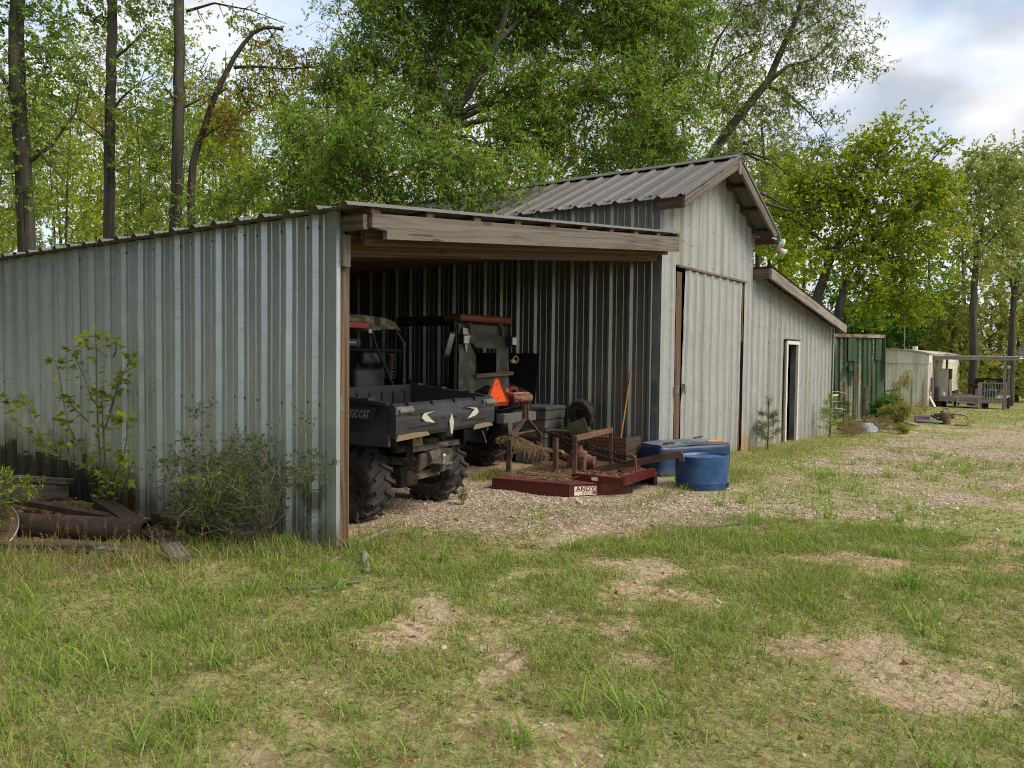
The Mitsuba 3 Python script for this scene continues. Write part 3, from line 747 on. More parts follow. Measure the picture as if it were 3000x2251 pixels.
# low lean-to on the right
LT = lambda x: 2.905 - 0.139 * (x - 9.03)
lean = obj('lean_to_wall', G().bar([9.1, 0.08, 1.9], [14.5, 0.08, 1.9], 0.04, 0.09), 'm_wood_dark', barn)
for (a, b, lo, hi) in ((9.032, 10.90, ffoot, lambda s: 2.0), (10.90, 11.86, lambda s: 1.80, lambda s: 2.0), (11.86, 14.60, ffoot, lambda s: 2.0)):
    wall(lean, [0, 0.012, 0], [1, 0, 0], [0, -1, 0], a, b, lo, hi, 'm_front_sheet', phase=9.13, screws=(0.93, 1.70))
wall(lean, [0, 0.006, 0], [1, 0, 0], [0, -1, 0], 9.032, 14.60, lambda s: 1.985, lambda s: LT(s) - 0.01, 'm_front_sheet', phase=9.13, screws=(2.05,))
obj('corner_trim', G().box([14.55, -0.028, -0.4], [14.612, -0.024, 2.10]), 'm_front_sheet', lean)
ls = obj('lean_to_side', G().bar([14.55, 0.3, 1.0], [14.55, DEPTH, 1.0], 0.04, 0.09), 'm_wood_dark', barn)
wall(ls, [14.60, 0, 0], [0, 1, 0], [1, 0, 0], 0.0, DEPTH, lambda s: -0.45, lambda s: LT(14.6), 'm_front_sheet')
lr = barn + '__lean_to_roof'
gr = G()
for x in np.linspace(9.2, 14.4, 9):
    gr.bar([x, -0.27, LT(x) + 0.02], [x, DEPTH, LT(x) + 0.02], 0.085, 0.038)
obj('lean_to_roof', gr, 'm_wood_brown', barn); used[lr] = 0
run = np.array([-1, 0, 0.139]); run /= np.linalg.norm(run); up = np.array([0.139, 0, 1.0]); up /= np.linalg.norm(up)
for k, a in enumerate(np.arange(-0.33, DEPTH + .2, SHEET)):
    roof_sheet([14.72, 0, LT(14.72) + 0.045 + 0.002 * (k % 2)], run, [0, 1, 0], 5.68 / abs(run[0]), a, a + SHEET + 0.03, up, 'm_roof_sheet', lr, -0.27)
rb = G(); rb.prism([(9.04, LT(9.04) + 0.02), (9.04, LT(9.04) - 0.155), (14.42, LT(14.42) - 0.15), (14.50, LT(14.5) + 0.02)], [0, -0.275, 0], [1, 0, 0], [0, 0, 1], 0.042)
rb.uv[-1] = np.stack([rb.uv[-1][:, 0], rb.uv[-1][:, 1] + 0.139 * rb.uv[-1][:, 0]], 1)
obj('lean_to_fascia', rb, 'm_wood_pale', barn, label='pale fascia board sloping down over the low lean-to')
obj('eave_board', G().bar([9.062, -0.31, LT(9.04) - 0.07], [9.062, 0.0, LT(9.04) - 0.07], 0.04, 0.17), 'm_wood_grey', barn)

# small doorway with its white casing, the door folded inwards
dw = barn + '__small_door'
dz = float(zg(11.4, 0)) - 0.02
obj('gap_strip', G().box([10.895, -0.02, dz], [10.935, -0.002, 1.76]), 'm_wood_dark', barn)
cg = G(); cg.box([10.95, -0.045, dz], [11.03, -0.012, 1.755]); cg.box([11.705, -0.045, dz], [11.775, -0.012, 1.755]); cg.box([10.95, -0.047, 1.70], [11.775, -0.013, 1.765])
cg.box([11.705, -0.012, dz], [11.735, 0.004, 1.70])
obj('small_door', cg, 'm_white_paint', barn, label='narrow open doorway in a white casing'); used[dw] = 0
leaf = obj('door_edge', G().box([11.03, 0.0, dz + .02], [11.072, 0.05, 1.70]), 'm_rust', dw, label='reddish brown door edge inside the white casing')
for z in (0.10, 0.72, 1.38):
    obj('hinge', G().box([11.073, 0.012, z], [11.10, 0.046, z + 0.11]), 'm_black_metal', leaf)
obj('jamb', G().box([11.706, 0.006, dz], [11.74, 0.105, 1.70]), 'm_grey_plastic', dw)
obj('lintel_strip', G().box([10.88, -0.05, 1.772], [11.82, -0.01, 1.80]), 'm_wood_dark', dw)
obj('added_dark_backing', G().box([11.75, 0.10, dz], [13.4, 0.12, 2.0]), 'm_wood_dark', dw)  # unseen board added behind the jamb to keep light out
obj('added_dark_backing', G().box([10.6, 1.3, dz], [13.4, 1.34, 2.0]), 'm_wood_dark', dw)  # dark board added so that the doorway reads black

# twin floodlight on the eave
fl = thing('floodlight', 'twin floodlight on a green base under the right eave of the gable', 'floodlight')
fz = gab(9.12) - 0.08
b_ = G(); b_.cyl([8.80, -0.385, fz + .02], [9.08, -0.385, fz + .02], 0.011, n=8); obj('arm', b_, 'm_white_paint', fl)
obj('base', G().cyl([9.02, -0.385, fz + .03], [9.15, -0.385, fz + .03], 0.06, 0.045), 'm_green_lamp', fl)
for k, (dx, dz_, aim) in enumerate(((0.26, 0.0, (0.1, -0.75, -0.2)), (0.33, -0.15, (0.4, -0.5, -0.5)))):
    c = np.array([9.02 + dx, -0.40, fz + dz_]); a = np.array(aim) / np.linalg.norm(aim)
    h = obj('lamp_head', G().lathe([(0.016, -0.08), (0.036, -0.06), (0.068, 0.02), (0.07, 0.03)], c, a, 20), 'm_white_paint', fl, smooth=40)
    obj('lens', G().lathe([(0.067, 0.026), (0.04, 0.045), (0.0005, 0.05)], c, a, 20), 'm_lens', h, smooth=40)
    obj('socket', G().cyl([9.13, -0.385, fz + .02], c - a * 0.09, 0.03, 0.035), 'm_pale_panel', fl)
# ------------------------------------------------------------------ utility vehicle parked in the bay
def lettering(parent, text, h, o, u, v, m, depth=0.003, bold=True, width=None, name='lettering', stretch=1.0):
    t = meshkit.text_mesh(text, h, depth, bold); q = np.array(t.vertices)
    if width:
        q[:, 0] *= width / q[:, 0].max()
    u, v = np.array(u, float), np.array(v, float); u /= np.linalg.norm(u); v /= np.linalg.norm(v)
    V = np.array(o, float) + q[:, :1] * u + q[:, 1:2] * v + q[:, 2:] * np.cross(u, v)
    g = G(); g.add(V, t.faces)
    return obj(name, g, m, parent)


def tyre(parent, c, ax, r, w, rim_r, lugs=20, lug_h=0.022, rim_mat='m_muddy_metal', name='wheel', xf=None, chevron=0.5, rim_depth=0.35):
    """a wheel: rim (part) with tyre and lugs (sub-parts)"""
    c = np.array(c, float); ax = np.array(ax, float); hw = w / 2
    if xf is not None:
        c = xf[:3, :3] @ c + xf[:3, 3]; ax = xf[:3, :3] @ ax
    a = np.cross(ax, [0, 0, 1]); a /= np.linalg.norm(a); b = np.cross(ax, a)
    g = G()
    g.lathe([(rim_r, -hw * 0.85), (rim_r * 0.93, -hw * 0.8), (rim_r * 0.88, -hw * rim_depth), (rim_r * 0.55, -hw * rim_depth), (rim_r * 0.45, -hw * (rim_depth + .1)), (0.001, -hw * (rim_depth + .1))], c, ax, 32)
    g.lathe([(rim_r, hw * 0.85), (rim_r * 0.93, hw * 0.8), (rim_r * 0.88, hw * rim_depth), (rim_r * 0.5, hw * rim_depth), (0.001, hw * (rim_depth + .05))], c, ax, 32)
    for k in range(8):
        th = k * PI / 4 + 0.2; d = math.cos(th) * a + math.sin(th) * b
        g.obox(c - ax * hw * (rim_depth + .02) + d * rim_r * 0.66, d, ax, np.cross(d, ax), rim_r * 0.2, 0.008, rim_r * 0.10)
        g.obox(c + ax * hw * (rim_depth + .02) + d * rim_r * 0.66, d, ax, np.cross(d, ax), rim_r * 0.2, 0.008, rim_r * 0.10)
    wheel = obj(name, g, rim_mat, parent, smooth=35)
    t = G(); ro = r - lug_h
    t.lathe([(rim_r * 0.98, -hw * 0.85), (rim_r * 1.12, -hw * 0.98), (ro * 0.80 + rim_r * .12, -hw * 1.0), (ro * 0.95, -hw * 0.9), (ro, -hw * 0.66), (ro + .004, 0), (ro, hw * 0.66), (ro * 0.95, hw * 0.9), (ro * 0.80 + rim_r * .12, hw * 1.0), (rim_r * 1.12, hw * 0.98), (rim_r * 0.98, hw * 0.85)], c, ax, 48)
    obj('tyre', t, 'm_rubber', wheel, smooth=50)
    l = G()
    for k in range(lugs):
        for sgn in (-1, 1):
            th = (k + (0.5 if sgn > 0 else 0)) * 2 * PI / lugs
            d = math.cos(th) * a + math.sin(th) * b; tg_ = -math.sin(th) * a + math.cos(th) * b
            along = (ax * sgn + tg_ * chevron); along /= np.linalg.norm(along)
            l.obox(c + ax * sgn * hw * 0.48 + d * (ro + lug_h * 0.42), along, np.cross(d, along), d, hw * 0.48, r * 0.045, lug_h * 0.6)
            d2 = math.cos(th + chevron * hw * 0.5 / r) * a + math.sin(th + chevron * hw * 0.5 / r) * b
            l.obox(c + ax * sgn * hw * 0.97 + d2 * (ro * 0.93), ax * 0.35 + d2, np.cross(d2, ax), np.cross(np.cross(d2, ax), ax * 0.35 + d2), r * 0.065, r * 0.045, lug_h * 0.55)
    obj('tread_lugs', l, 'm_rubber', wheel, kind='stuff')
    return wheel


UX = frame([1.42, 0.85, -0.012], math.radians(7.4))
utv = thing('utility_vehicle', 'black muddy utility vehicle with a dump bed, its tailgate facing out of the bay', 'utility vehicle')
ub = G()
W_, Y0, Y1 = 0.80, -0.585, 0.37
for sx in (-1, 1):   # bed sides rise a little towards the cab, with stake pockets
    ub.prism([(Y0, 0.78), (Y1, 0.78), (Y1, 1.13), (Y0 + .30, 1.07), (Y0, 1.035)], [sx * W_ - (0.018 if sx > 0 else -0.018) - .018, 0, 0], [0, 1, 0], [0, 0, 1], 0.036)
    ub.bar([sx * W_, Y0 + .02, 1.045], [sx * W_, Y1, 1.135], 0.07, 0.028)
    for y in (-0.35, -0.02, 0.28):
        ub.box([sx * W_ - 0.042, y - 0.04, 1.05 + 0.06 * (y + .585)], [sx * W_ + 0.042, y + 0.04, 1.072 + 0.095 * (y + .585)])
    ub.box([sx * W_ - .03, Y0, 0.70], [sx * W_ + .005, Y1 - 0.1, 0.80])
ub.box([-W_, Y0 + 0.02, 0.76], [W_, Y1, 0.80]); ub.box([-W_, Y1 - 0.03, 0.78], [W_, Y1 + 0.012, 1.14])
for x in np.linspace(-0.66, 0.66, 8):
    ub.box([x - 0.02, Y1 - 0.05, 0.80], [x + 0.02, Y1 - 0.028, 1.08])
box_ = obj('cargo_box', ub, 'm_dark_plastic', utv, xf=UX)
pg = G(); pg.prism([(0, 0), (0.45, 0), (0.40, -0.115), (0.04, -0.10)], [-W_ - 0.026, -0.02, 1.015], [0, -1, 0], [0, 0, 1], 0.008)
obj('side_recess', pg, 'm_black_plastic', box_, xf=UX)
# raised lettering along the bed side, as on the vehicle
t_ = meshkit.text_mesh('ARCTIC CAT', 0.065, 0.004, True); q = np.array(t_.vertices); q[:, 0] *= 0.31 / q[:, 0].max(); q[:, 0] += q[:, 1] * 0.22
g = G(); g.add(np.stack([-W_ - 0.034 - q[:, 2], -0.075 - q[:, 0], 0.925 + q[:, 1]], 1), t_.faces)
obj('lettering', g, 'm_latch_grey', box_, xf=UX, label='raised grey lettering along the side of the bed')
obj('warning_label', G().box([-0.70, Y1 - 0.056, 0.99], [-0.56, Y1 - 0.051, 1.03]), 'm_orange_label', box_, xf=UX)

tgt = G(); prof = [(-0.585, 0.775), (-0.625, 0.765), (-0.648, 0.80), (-0.652, 0.92), (-0.636, 1.03), (-0.61, 1.052), (-0.585, 1.045)]
tgt.prism([(y, z) for y, z in prof], [-W_ - .01, 0, 0], [0, 1, 0], [0, 0, 1], 2 * W_ + .02)
for x in (-0.62, -0.26, 0.10, 0.46):
    tgt.box([x - .028, -0.655, 1.028], [x + .028, -0.60, 1.058])
tail = obj('tailgate', tgt, 'm_dark_plastic', utv, xf=UX)


def swoosh(pts, w, y=-0.655):
    g = G(); P = np.array(pts, float)
    t = np.linspace(0, 1, 14)[:, None]
    C = (1 - t) ** 2 * P[0] + 2 * t * (1 - t) * P[1] + t ** 2 * P[2]
    ww = w * np.sin(np.linspace(0.06, PI - 0.06, 14))
    d = np.gradient(C, axis=0); n = np.stack([-d[:, 1], d[:, 0]], 1); n /= np.linalg.norm(n, axis=1, keepdims=True)
    g.prism([tuple(p) for p in np.vstack([C + n * ww[:, None], (C - n * ww[:, None])[::-1]])], [0, y, 0], [1, 0, 0], [0, 0, 1], 0.014)
    return g


for sx in (-1, 1):   # pairs of pressed ridges and fang shaped reflectors either side of the badge
    for k, (pts, w) in enumerate((([(.62, .955), (.42, .985), (.22, .968)], .016), ([(.64, .845), (.45, .885), (.19, .862)], .016), ([(.13, .90), (.09, .902), (.05, .90)], .006))):
        obj('pressed_ridge', swoosh([(sx * a, b) for a, b in pts][::1], w), 'm_dark_plastic', tail, xf=UX)
    f = G(); f.prism([(sx * a, b) for a, b in ([(.26, .968), (.40, .945), (.335, .90), (.27, .862), (.42, .885), (.47, .915), (.44, .955)])][::sx], [0, -0.662, 0], [1, 0, 0], [0, 0, 1], 0.008)
    obj('reflector', f, 'm_emblem', tail, xf=UX)
    lt = G(); lt.rbox([sx * 0.70 - .10, -0.69, 0.975], [sx * 0.70 + .10, -0.645, 1.012], 0.014); lt.box([sx * .70 - .115, -0.66, .965], [sx * .70 + .115, -0.645, 1.025])
    obj('latch', lt, 'm_latch_grey', tail, xf=UX)
g = G(); g.prism([(0, .925), (.034, .85), (.014, .745), (-.012, .745), (-.036, .855)], [0, -0.66, 0], [1, 0, 0], [0, 0, 1], 0.010); g.box([-.003, -.674, .77], [.003, -.668, .90])
obj('badge', g, 'm_emblem', tail, xf=UX, label='pale diamond badge in the middle of the tailgate')
for a, b in ((-.80, -.32), (.42, .78)):
    obj('dried_mud', G().prism([(a, .745), (b, .76), (b - .04, .792), ((a + b) / 2, .80), (a + .02, .79)], [0, -0.64, 0], [1, 0, 0], [0, 0, 1], 0.012), 'm_dried_mud', tail, xf=UX)

fr = G()
for sx in (-1, 1):
    fr.bar([sx * .26, -0.45, 0.50], [sx * .26, 2.3, 0.46], 0.05, 0.07); fr.bar([sx * .26, -0.45, 0.72], [sx * .30, 0.9, 0.70], 0.05, 0.05)
    fr.bar([sx * .26, -0.40, 0.52], [sx * .24, -0.40, 0.74], 0.05, 0.05)
fr.box([-.36, -0.50, 0.60], [.40, -0.44, 0.645]); fr.box([-.30, -0.50, 0.38], [.28, -0.40, 0.42])
fr.box([-.34, -0.02, 0.40], [.34, 2.2, 0.44])
chas = obj('chassis', fr, 'm_muddy_metal', utv, xf=UX)
ht = G(); ht.prism([(-.32, .42), (-.28, .57), (.05, .60), (.22, .58), (.24, .44), (.10, .44), (-.05, .475), (-.20, .46)], [0, -0.50, 0], [1, 0, 0], [0, 0, 1], 0.03)
ht.box([-.08, -.60, .40], [.0, -.40, .47]); ht.box([-.32, -.53, .36], [.02, -.40, .395])
ht_ = obj('hitch', ht, 'm_muddy_metal', utv, xf=UX)
bl = G(); bl.box([-.19, -.72, .485], [-.05, -.56, .497]); bl.cyl([-.12, -.66, .44], [-.12, -.66, .535], .014)
m_ = trimesh.creation.icosphere(3, 0.027); bl.add(np.array(m_.vertices) + [-.12, -.66, .555], m_.faces)
obj('hitch_ball', bl, 'm_steel', ht_, smooth=40, xf=UX)
obj('hitch_plate', G().bar([-.20, -.54, .60], [-.15, -.55, .48], .075, .006), 'm_steel', ht_, xf=UX)
sp = G()
for sx in (-1, 1):
    for (y, z) in ((-0.18, .30), (0.06, .30), (-0.12, .44)):
        sp.tube([[sx * .24, y + .05, z + .10], [sx * .50, y, z]], .021, 8)
    th = np.linspace(0, 12 * PI, 140)
    A, B = np.array([sx * .46, -.05, .36]), np.array([sx * .30, .02, .74]); d = (B - A) / np.linalg.norm(B - A); e1 = np.cross(d, [0, 1, 0]); e1 /= np.linalg.norm(e1); e2 = np.cross(d, e1)
    sp.tube(A + (B - A) * np.linspace(.2, .95, 140)[:, None] + .036 * (np.cos(th)[:, None] * e1 + np.sin(th)[:, None] * e2), .007, 5)
    sp.tube([A, B], .018, 8)
sp.tube([[-.5, -.06, .31], [.5, -.06, .31]], .026, 10); sp.box([-.13, -.20, .22], [.13, .10, .42])
sp.tube([[-.36, -.28, .70], [-.36, -.30, .62], [-.20, -.34, .62], [.34, -.34, .64]], .045, 12)
obj('rear_suspension', sp, 'm_muddy_metal', utv, xf=UX)
obj('heat_shield', G().prism([(0, 0), (.15, .01), (.15, .10), (.10, .13), (.07, .07), (.03, .12), (0, .10)], [-.32, -.46, .62], [1, 0, 0], [0, 0, 1], .01), 'm_dried_mud', utv, xf=UX)
for (x, y) in ((-.615, -.07), (.60, -.07), (-.615, 1.95), (.60, 1.95)):
    tyre(utv, [x, y, .318], [1, 0, 0], .335, .29, .175, 18, .024, xf=UX)
cab = G()
cab.rbox([-.72, .55, .42], [.72, 1.5, .72], .06); cab.rbox([-.70, 1.55, .50], [.70, 2.45, 1.02], .12); cab.box([-.70, .45, .44], [.70, 2.2, .50])
cb = obj('body', cab, 'm_black_plastic', utv, xf=UX)
st = G()
for x in (-.35, .35):
    st.rbox([x - .26, .62, .70], [x + .26, 1.12, .86], .05); st.rbox([x - .24, .52, .80], [x + .24, .66, 1.32], .06); st.rbox([x - .15, .50, 1.34], [x + .15, .62, 1.50], .05)
obj('seats', st, 'm_dark_plastic', utv, smooth=40, xf=UX)
cg = G()
for sx in (-1, 1):
    cg.tube([[sx * .79, .45, .95], [sx * .785, .45, 1.57], [sx * .66, .47, 1.72], [sx * .62, .6, 1.745], [sx * .62, 1.5, 1.745], [sx * .72, 2.15, 1.15]], .021, 10)
    cg.tube([[sx * .25, .46, 1.70], [sx * .33, .45, 1.52], [sx * .58, .43, 1.13]], .017, 8)
cg.tube([[-.78, .45, 1.495], [.78, .45, 1.495]], .014, 8); cg.tube([[-.66, .47, 1.715], [.66, .47, 1.715]], .02, 8); cg.tube([[-.64, 1.5, 1.745], [.64, 1.5, 1.745]], .02, 8)
for z in (1.56, 1.18):
    cg.cyl([.785, .45, z - .02], [.785, .45, z + .02], .028)
cage = obj('roll_cage', cg, 'm_green_tube', utv, smooth=40, xf=UX)
rf = G(); s0 = [(-.70, 1.70), (-.66, 1.79), (-.45, 1.825), (0, 1.835), (.40, 1.82), (.56, 1.785), (.66, 1.70)]
for k in range(len(s0) - 1):
    (xa, za), (xb, zb) = s0[k], s0[k + 1]
    rf.add([[xa, .40, za], [xb, .40, zb], [xb, 1.62, zb], [xa, 1.62, za]], [[0, 1, 2, 3]])
xs = np.linspace(-.69, .65, 22); zt = np.interp(xs, [a for a, _ in s0], [b for _, b in s0]); zb_ = 1.70 - .012 * np.sin(xs * 9)
rf.add(np.vstack([np.stack([xs, xs * 0 + .40 - .008 * np.sin(xs * 14), zt], 1), np.stack([xs, xs * 0 + .385, np.minimum(zb_, zt - .01)], 1)]), [[k, k + 1, k + 23, k + 22] for k in range(21)])
obj('roof_cover', rf, 'm_camo_cloth', utv, xf=UX, label='camouflage cloth cover over the roof of the cab')
obj('tail_light_bar', G().rbox([-.50, .355, 1.70], [.10, .385, 1.765], .012), 'm_red_plastic', utv, xf=UX)
obj('strap', G().box([.11, .37, 1.66], [.16, .38, 1.70]), 'm_white_paint', utv, xf=UX)
cs = G(); th = np.linspace(0, 16 * PI, 180); A, B = np.array([.60, .46, 1.46]), np.array([.58, .46, 1.20])
cs.tube(A + (B - A) * np.linspace(0, 1, 180)[:, None] + .028 * np.stack([np.cos(th), np.sin(th), th * 0], 1), .006, 5); cs.tube([A, A + (B - A) * 1.7], .009, 6)
obj('coil_spring', cs, 'm_wood_post', utv, xf=UX)
lb = G(); lb.box([-.20, .40, 1.53], [.02, .44, 1.60])
l_ = obj('light_bar', lb, 'm_black_metal', utv, xf=UX)
for k in range(3):
    obj('lamp', G().lathe([(.0125, 0), (.009, -.006), (.0004, -.008)], [-.13 + k * .034, .40, 1.565], [0, 1, 0], 12), 'm_lens', l_, xf=UX)
obj('steering_wheel', G().lathe([(.17 + .014 * math.cos(a), .014 * math.sin(a)) for a in np.linspace(0, 2 * PI, 9)[:-1]], [-.35, 1.35, 1.12], [0, -.8, .5], 24, closed=True), 'm_black_plastic', utv, smooth=True, xf=UX)

# ------------------------------------------------------------------ tractor beside it
TX = frame([3.68, 1.55, -0.035], 0.04)
trac = thing('tractor', 'small red tractor with a canopy and torn grey rear curtain inside the bay', 'tractor')
g = G(); g.rbox([-.52, -.08, 1.875], [.58, .22, 1.965], .04); obj('canopy', g, 'm_canopy_red', trac, smooth=45, xf=TX)
g = G(); g.box([-.50, .20, 1.885], [.56, .95, 1.94]); obj('unlit_canopy', g, 'm_black_plastic', trac, xf=TX)  # rest of the canopy, coloured black to stand for the unlit bay
g = G()
for sx in (-1, 1):
    g.bar([sx * .53, .02, .95], [sx * .53, .02, 1.88], .045, .045); g.bar([sx * .53, .88, .7], [sx * .53, .88, 1.88], .045, .045); g.bar([sx * .53, .02, 1.84], [sx * .53, .88, 1.84], .04, .04)
g.bar([-.53, .02, 1.84], [.53, .02, 1.84], .04, .04); g.bar([-.55, .02, 1.04], [.55, .02, 1.04], .05, .07); g.tube([[-.56, -.03, .98], [-.56, -.03, 1.80]], .012, 6)
obj('cab_frame', g, 'm_black_metal', trac, xf=TX)
from shapely.geometry import Polygon as Pol
cur = Pol([(-.49, 1.02), (-.30, .98), (-.12, 1.05), (.10, 1.10), (.34, 1.06), (.60, .98), (.585, 1.40), (.545, 1.84), (-.49, 1.84), (-.47, 1.6)], [[(-.155, 1.24), (.30, 1.24), (.305, 1.555), (-.13, 1.565), (-.20, 1.61), (-.36, 1.66), (-.26, 1.585), (-.14, 1.46)]])
gm = trimesh.creation.extrude_polygon(cur, 0.004, engine='earcut').subdivide().subdivide(); q = np.array(gm.vertices)
q[:, 2] += 0.035 * (meshkit.fbm(np.stack([q[:, 0] * 4, q[:, 1] * 3, q[:, 0] * 0], 1) + 7, 3, 3) - .5)
obj('rear_curtain', G().add(np.stack([q[:, 0], -.012 - q[:, 2], q[:, 1]], 1), gm.faces), 'm_clouded_vinyl', trac, smooth=True, xf=TX, label='torn cloudy grey plastic curtain across the back of the cab')
g = G(); g.prism([(-.43, 1.80), (-.34, 1.79), (-.28, 1.70), (-.34, 1.60), (-.36, 1.50), (-.40, 1.62), (-.45, 1.70)], [0, -.034, 0], [1, 0, 0], [0, 0, 1], .004)
obj('tape', g, 'm_silver_tape', trac, xf=TX)
for x in (-.32, .36):
    g = G(); g.bar([x, -.05, 1.86], [x + .03, -.05, 1.72], .04, .02); obj('clamp', g, 'm_wood_brown', trac, xf=TX)
for k, (x, s) in enumerate(((-.47, 1), (.56, -1))):
    l_ = obj('work_lamp', G().rbox([x - .055, -.115, 1.60], [x + .055, -.03, 1.72], .018), 'm_black_plastic', trac, xf=TX)
    obj('lens', G().rbox([x - .046, -.125, 1.61], [x + .046, -.105, 1.705], .009), 'm_lens', l_, xf=TX)
    obj('lamp_stay', G().tube([[x, -.06, 1.72], [x * .98, -.05, 1.84]], .009, 6), 'm_black_metal', l_, xf=TX)
mr = obj('wing_mirror', G().obox([-.73, -.062, 1.60], [1, 0, 0], [0, -.33, 1], [0, -1, -.33], .06, .15, .010), 'm_black_plastic', trac, xf=TX)
obj('mirror_glass', G().obox([-.73, -.075, 1.60], [1, 0, 0], [0, -.33, 1], [0, -1, -.33], .045, .125, .003), 'm_mirror', mr, xf=TX)
obj('mirror_arm', G().tube([[-.73, -.03, 1.62], [-.53, .02, 1.66]], .01, 6), 'm_black_metal', mr, xf=TX)
g = G(); g.bar([-.19, -.05, 1.225], [.62, -.05, 1.245], .04, .045); obj('plank', g, 'm_wood_post', trac, xf=TX)
g = G(); g.bar([.60, -.04, 1.40], [.68, -.04, 1.40], .035, .04); g.lathe([(.045 + .008 * math.cos(a), .008 * math.sin(a)) for a in np.linspace(0, 2 * PI, 7)[:-1]], [.69, -.05, 1.42], [.3, 1, .2], 16, closed=True); obj('door_latch', g, 'm_broom_straw', trac, xf=TX)
for sx in (-1, 1):
    g = G(); y0 = -.16
    P = [(-.02, .74), (.02, .98), (.30, 1.08), (.90, 1.06), (1.15, .80)]
    for k in range(len(P) - 1):
        (ya, za), (yb, zb) = P[k], P[k + 1]
        g.bar([sx * .73, ya - .12, za], [sx * .73, yb - .12, zb], .46, .03)
    fd = obj('fender', g, 'm_black_plastic', trac, xf=TX)
    g = G(); g.rbox([sx * .70 - .24, -.22, .86], [sx * .70 + .20, .22, .985], .055); obj('fender_end', g, 'm_tractor_red', fd, smooth=45, xf=TX)
    g = G(); g.rbox([sx * .70 - .22, -.18, .965], [sx * .70 + .15, .20, .998], .015); obj('dust_layer', g, 'm_fender_dust', fd, smooth=45, xf=TX)
    tyre(trac, [sx * .70, .52, .55], [1, 0, 0], .56, .36, .30, 16, .03, rim_mat='m_rust_dark', xf=TX)
    tyre(trac, [sx * .58, 2.05, .32], [1, 0, 0], .33, .2, .19, 16, .02, rim_mat='m_rust_dark', xf=TX)
g = G(); g.rbox([.40, -.10, .99], [.54, .02, 1.06], .02); g.tube([[.52, -.08, 1.05], [.62, -.10, 1.05], [.66, -.10, 1.0]], .024, 8); obj('grab_handle', g, 'm_tractor_red', trac, smooth=40, xf=TX)
g = G(); g.rbox([-.25, .05, .35], [.25, 1.3, .85], .06); g.rbox([-.28, 1.3, .55], [.28, 2.35, 1.15], .10); g.rbox([-.26, .25, .95], [.26, .75, 1.08], .05); g.rbox([-.24, .2, 1.0], [.24, .3, 1.4], .05); g.tube([[-.6, .52, .55], [.6, .52, .55]], .09, 12)
obj('body', g, 'm_black_metal', trac, smooth=40, xf=TX)
g = G()
for sx in (-1, 1):
    g.bar([sx * .22, .05, .40], [sx * .36, -.62, .42], .02, .06); g.tube([[sx * .30, -.30, .42], [sx * .30, -.12, .82]], .014, 8); g.bar([sx * .27, .02, .85], [sx * .31, -.20, .80], .05, .05)
g.tube([[0, .0, .75], [0, -.62, .86]], .02, 8); g.box([-.10, -.12, .60], [.10, .1, .86])
obj('hitch_arms', g, 'm_black_metal', trac, xf=TX)
g = G(); g.rbox([-.02, -.36, .645], [.72, -.24, .76], .012); db = obj('tool_bar', g, 'm_grey_plastic', trac, xf=TX)
obj('label_plate', G().box([.44, -.366, .70], [.53, -.361, .735]), 'm_white_paint', db, xf=TX)
g = G(); g.prism([(-.05, 0), (.06, 0), (.045, -.25), (.0, -.25)], [.06, -.38, .66], [1, 0, 0], [0, 0, 1], .012); g.tube([[.07, -.37, .42], [.13, -.37, .20]], .006, 5); g.tube([[.10, -.37, .42], [.16, -.37, .22]], .006, 5)
obj('link_plate', g, 'm_grey_plastic', trac, xf=TX)
g = G()
for k in range(26):
    x = .34 + random.uniform(-.14, .2); z = .78 + random.uniform(0, .12); g.tube([[x, -.3, z], [x + random.uniform(-.08, .08), -.3 + random.uniform(-.08, .05), z + random.uniform(-.06, .1)]], .007, 5)
obj('hydraulic_hoses', g, 'm_rust_dark', trac, xf=TX, kind='stuff')
sg_ = G(); tri = [(-.055, .30), (.055, .30), (.265, 0.0), (.235, -.05), (-.235, -.05), (-.265, 0.0)]
M2 = TX @ frame([.06, -.20, .90], 0.0, (-0.06, 0))
sm = obj('triangle_sign', G().prism(tri, [0, 0, 0], [1, 0, 0], [0, 0, 1], .003), 'm_sign_red', trac, xf=M2, label='orange triangle sign with a dark red border')
g = G(); g.prism([(-.026, .285), (.026, .285), (.20, 0), (-.20, 0)], [0, -.0035, 0], [1, 0, 0], [0, 0, 1], .002); obj('triangle_face', g, 'm_sign_orange', sm, xf=M2)
g = G()
for z in (.22, .05):
    g.cyl([0, -.012, z], [0, -.004, z], .008, n=8)
g.bar([0, .02, -.25], [0, .02, .2], .04, .02); obj('sign_bracket', g, 'm_black_metal', sm, xf=M2)

# ------------------------------------------------------------------ rotary mower standing in front of the tractor
MX = frame([3.94, -.56, -.03], 0.13)
mow = thing('rotary_mower', 'rusty red rotary mower with chains and a hitch frame lying in the bay mouth', 'mower')
deck = [(-.37, .03), (.37, -.03), (.90, .55), (.93, 1.42), (-.96, 1.42), (-.89, .53)]
g = G(); g.prism(deck, [0, 0, .135], [1, 0, 0], [0, 1, 0], .012)
dk = obj('deck', g, 'm_mower_top', mow, xf=MX)
ins = [(x * .985, .7 + (y - .7) * .985) for x, y in deck]
for k in (0, 1, 2, 4, 5):
    a, b = np.array(ins[k]), np.array(ins[(k + 1) % 6])
    if k == 0:
        a, b = a + (b - a) * .02, a + (b - a) * .98
    if k == 0:
        for u0, u1 in ((0.0, .05), (.9, 1.0)):
            g = G(); g.bar([*(a + (b - a) * u0), .06], [*(a + (b - a) * u1), .06], .012, .15); obj('skirt', g, 'm_mower_red', dk, xf=MX)
        continue
    g = G(); g.bar([*a, .062], [*b, .062], .012, .15)
    obj('skirt', g, 'm_mower_red', dk, xf=MX)
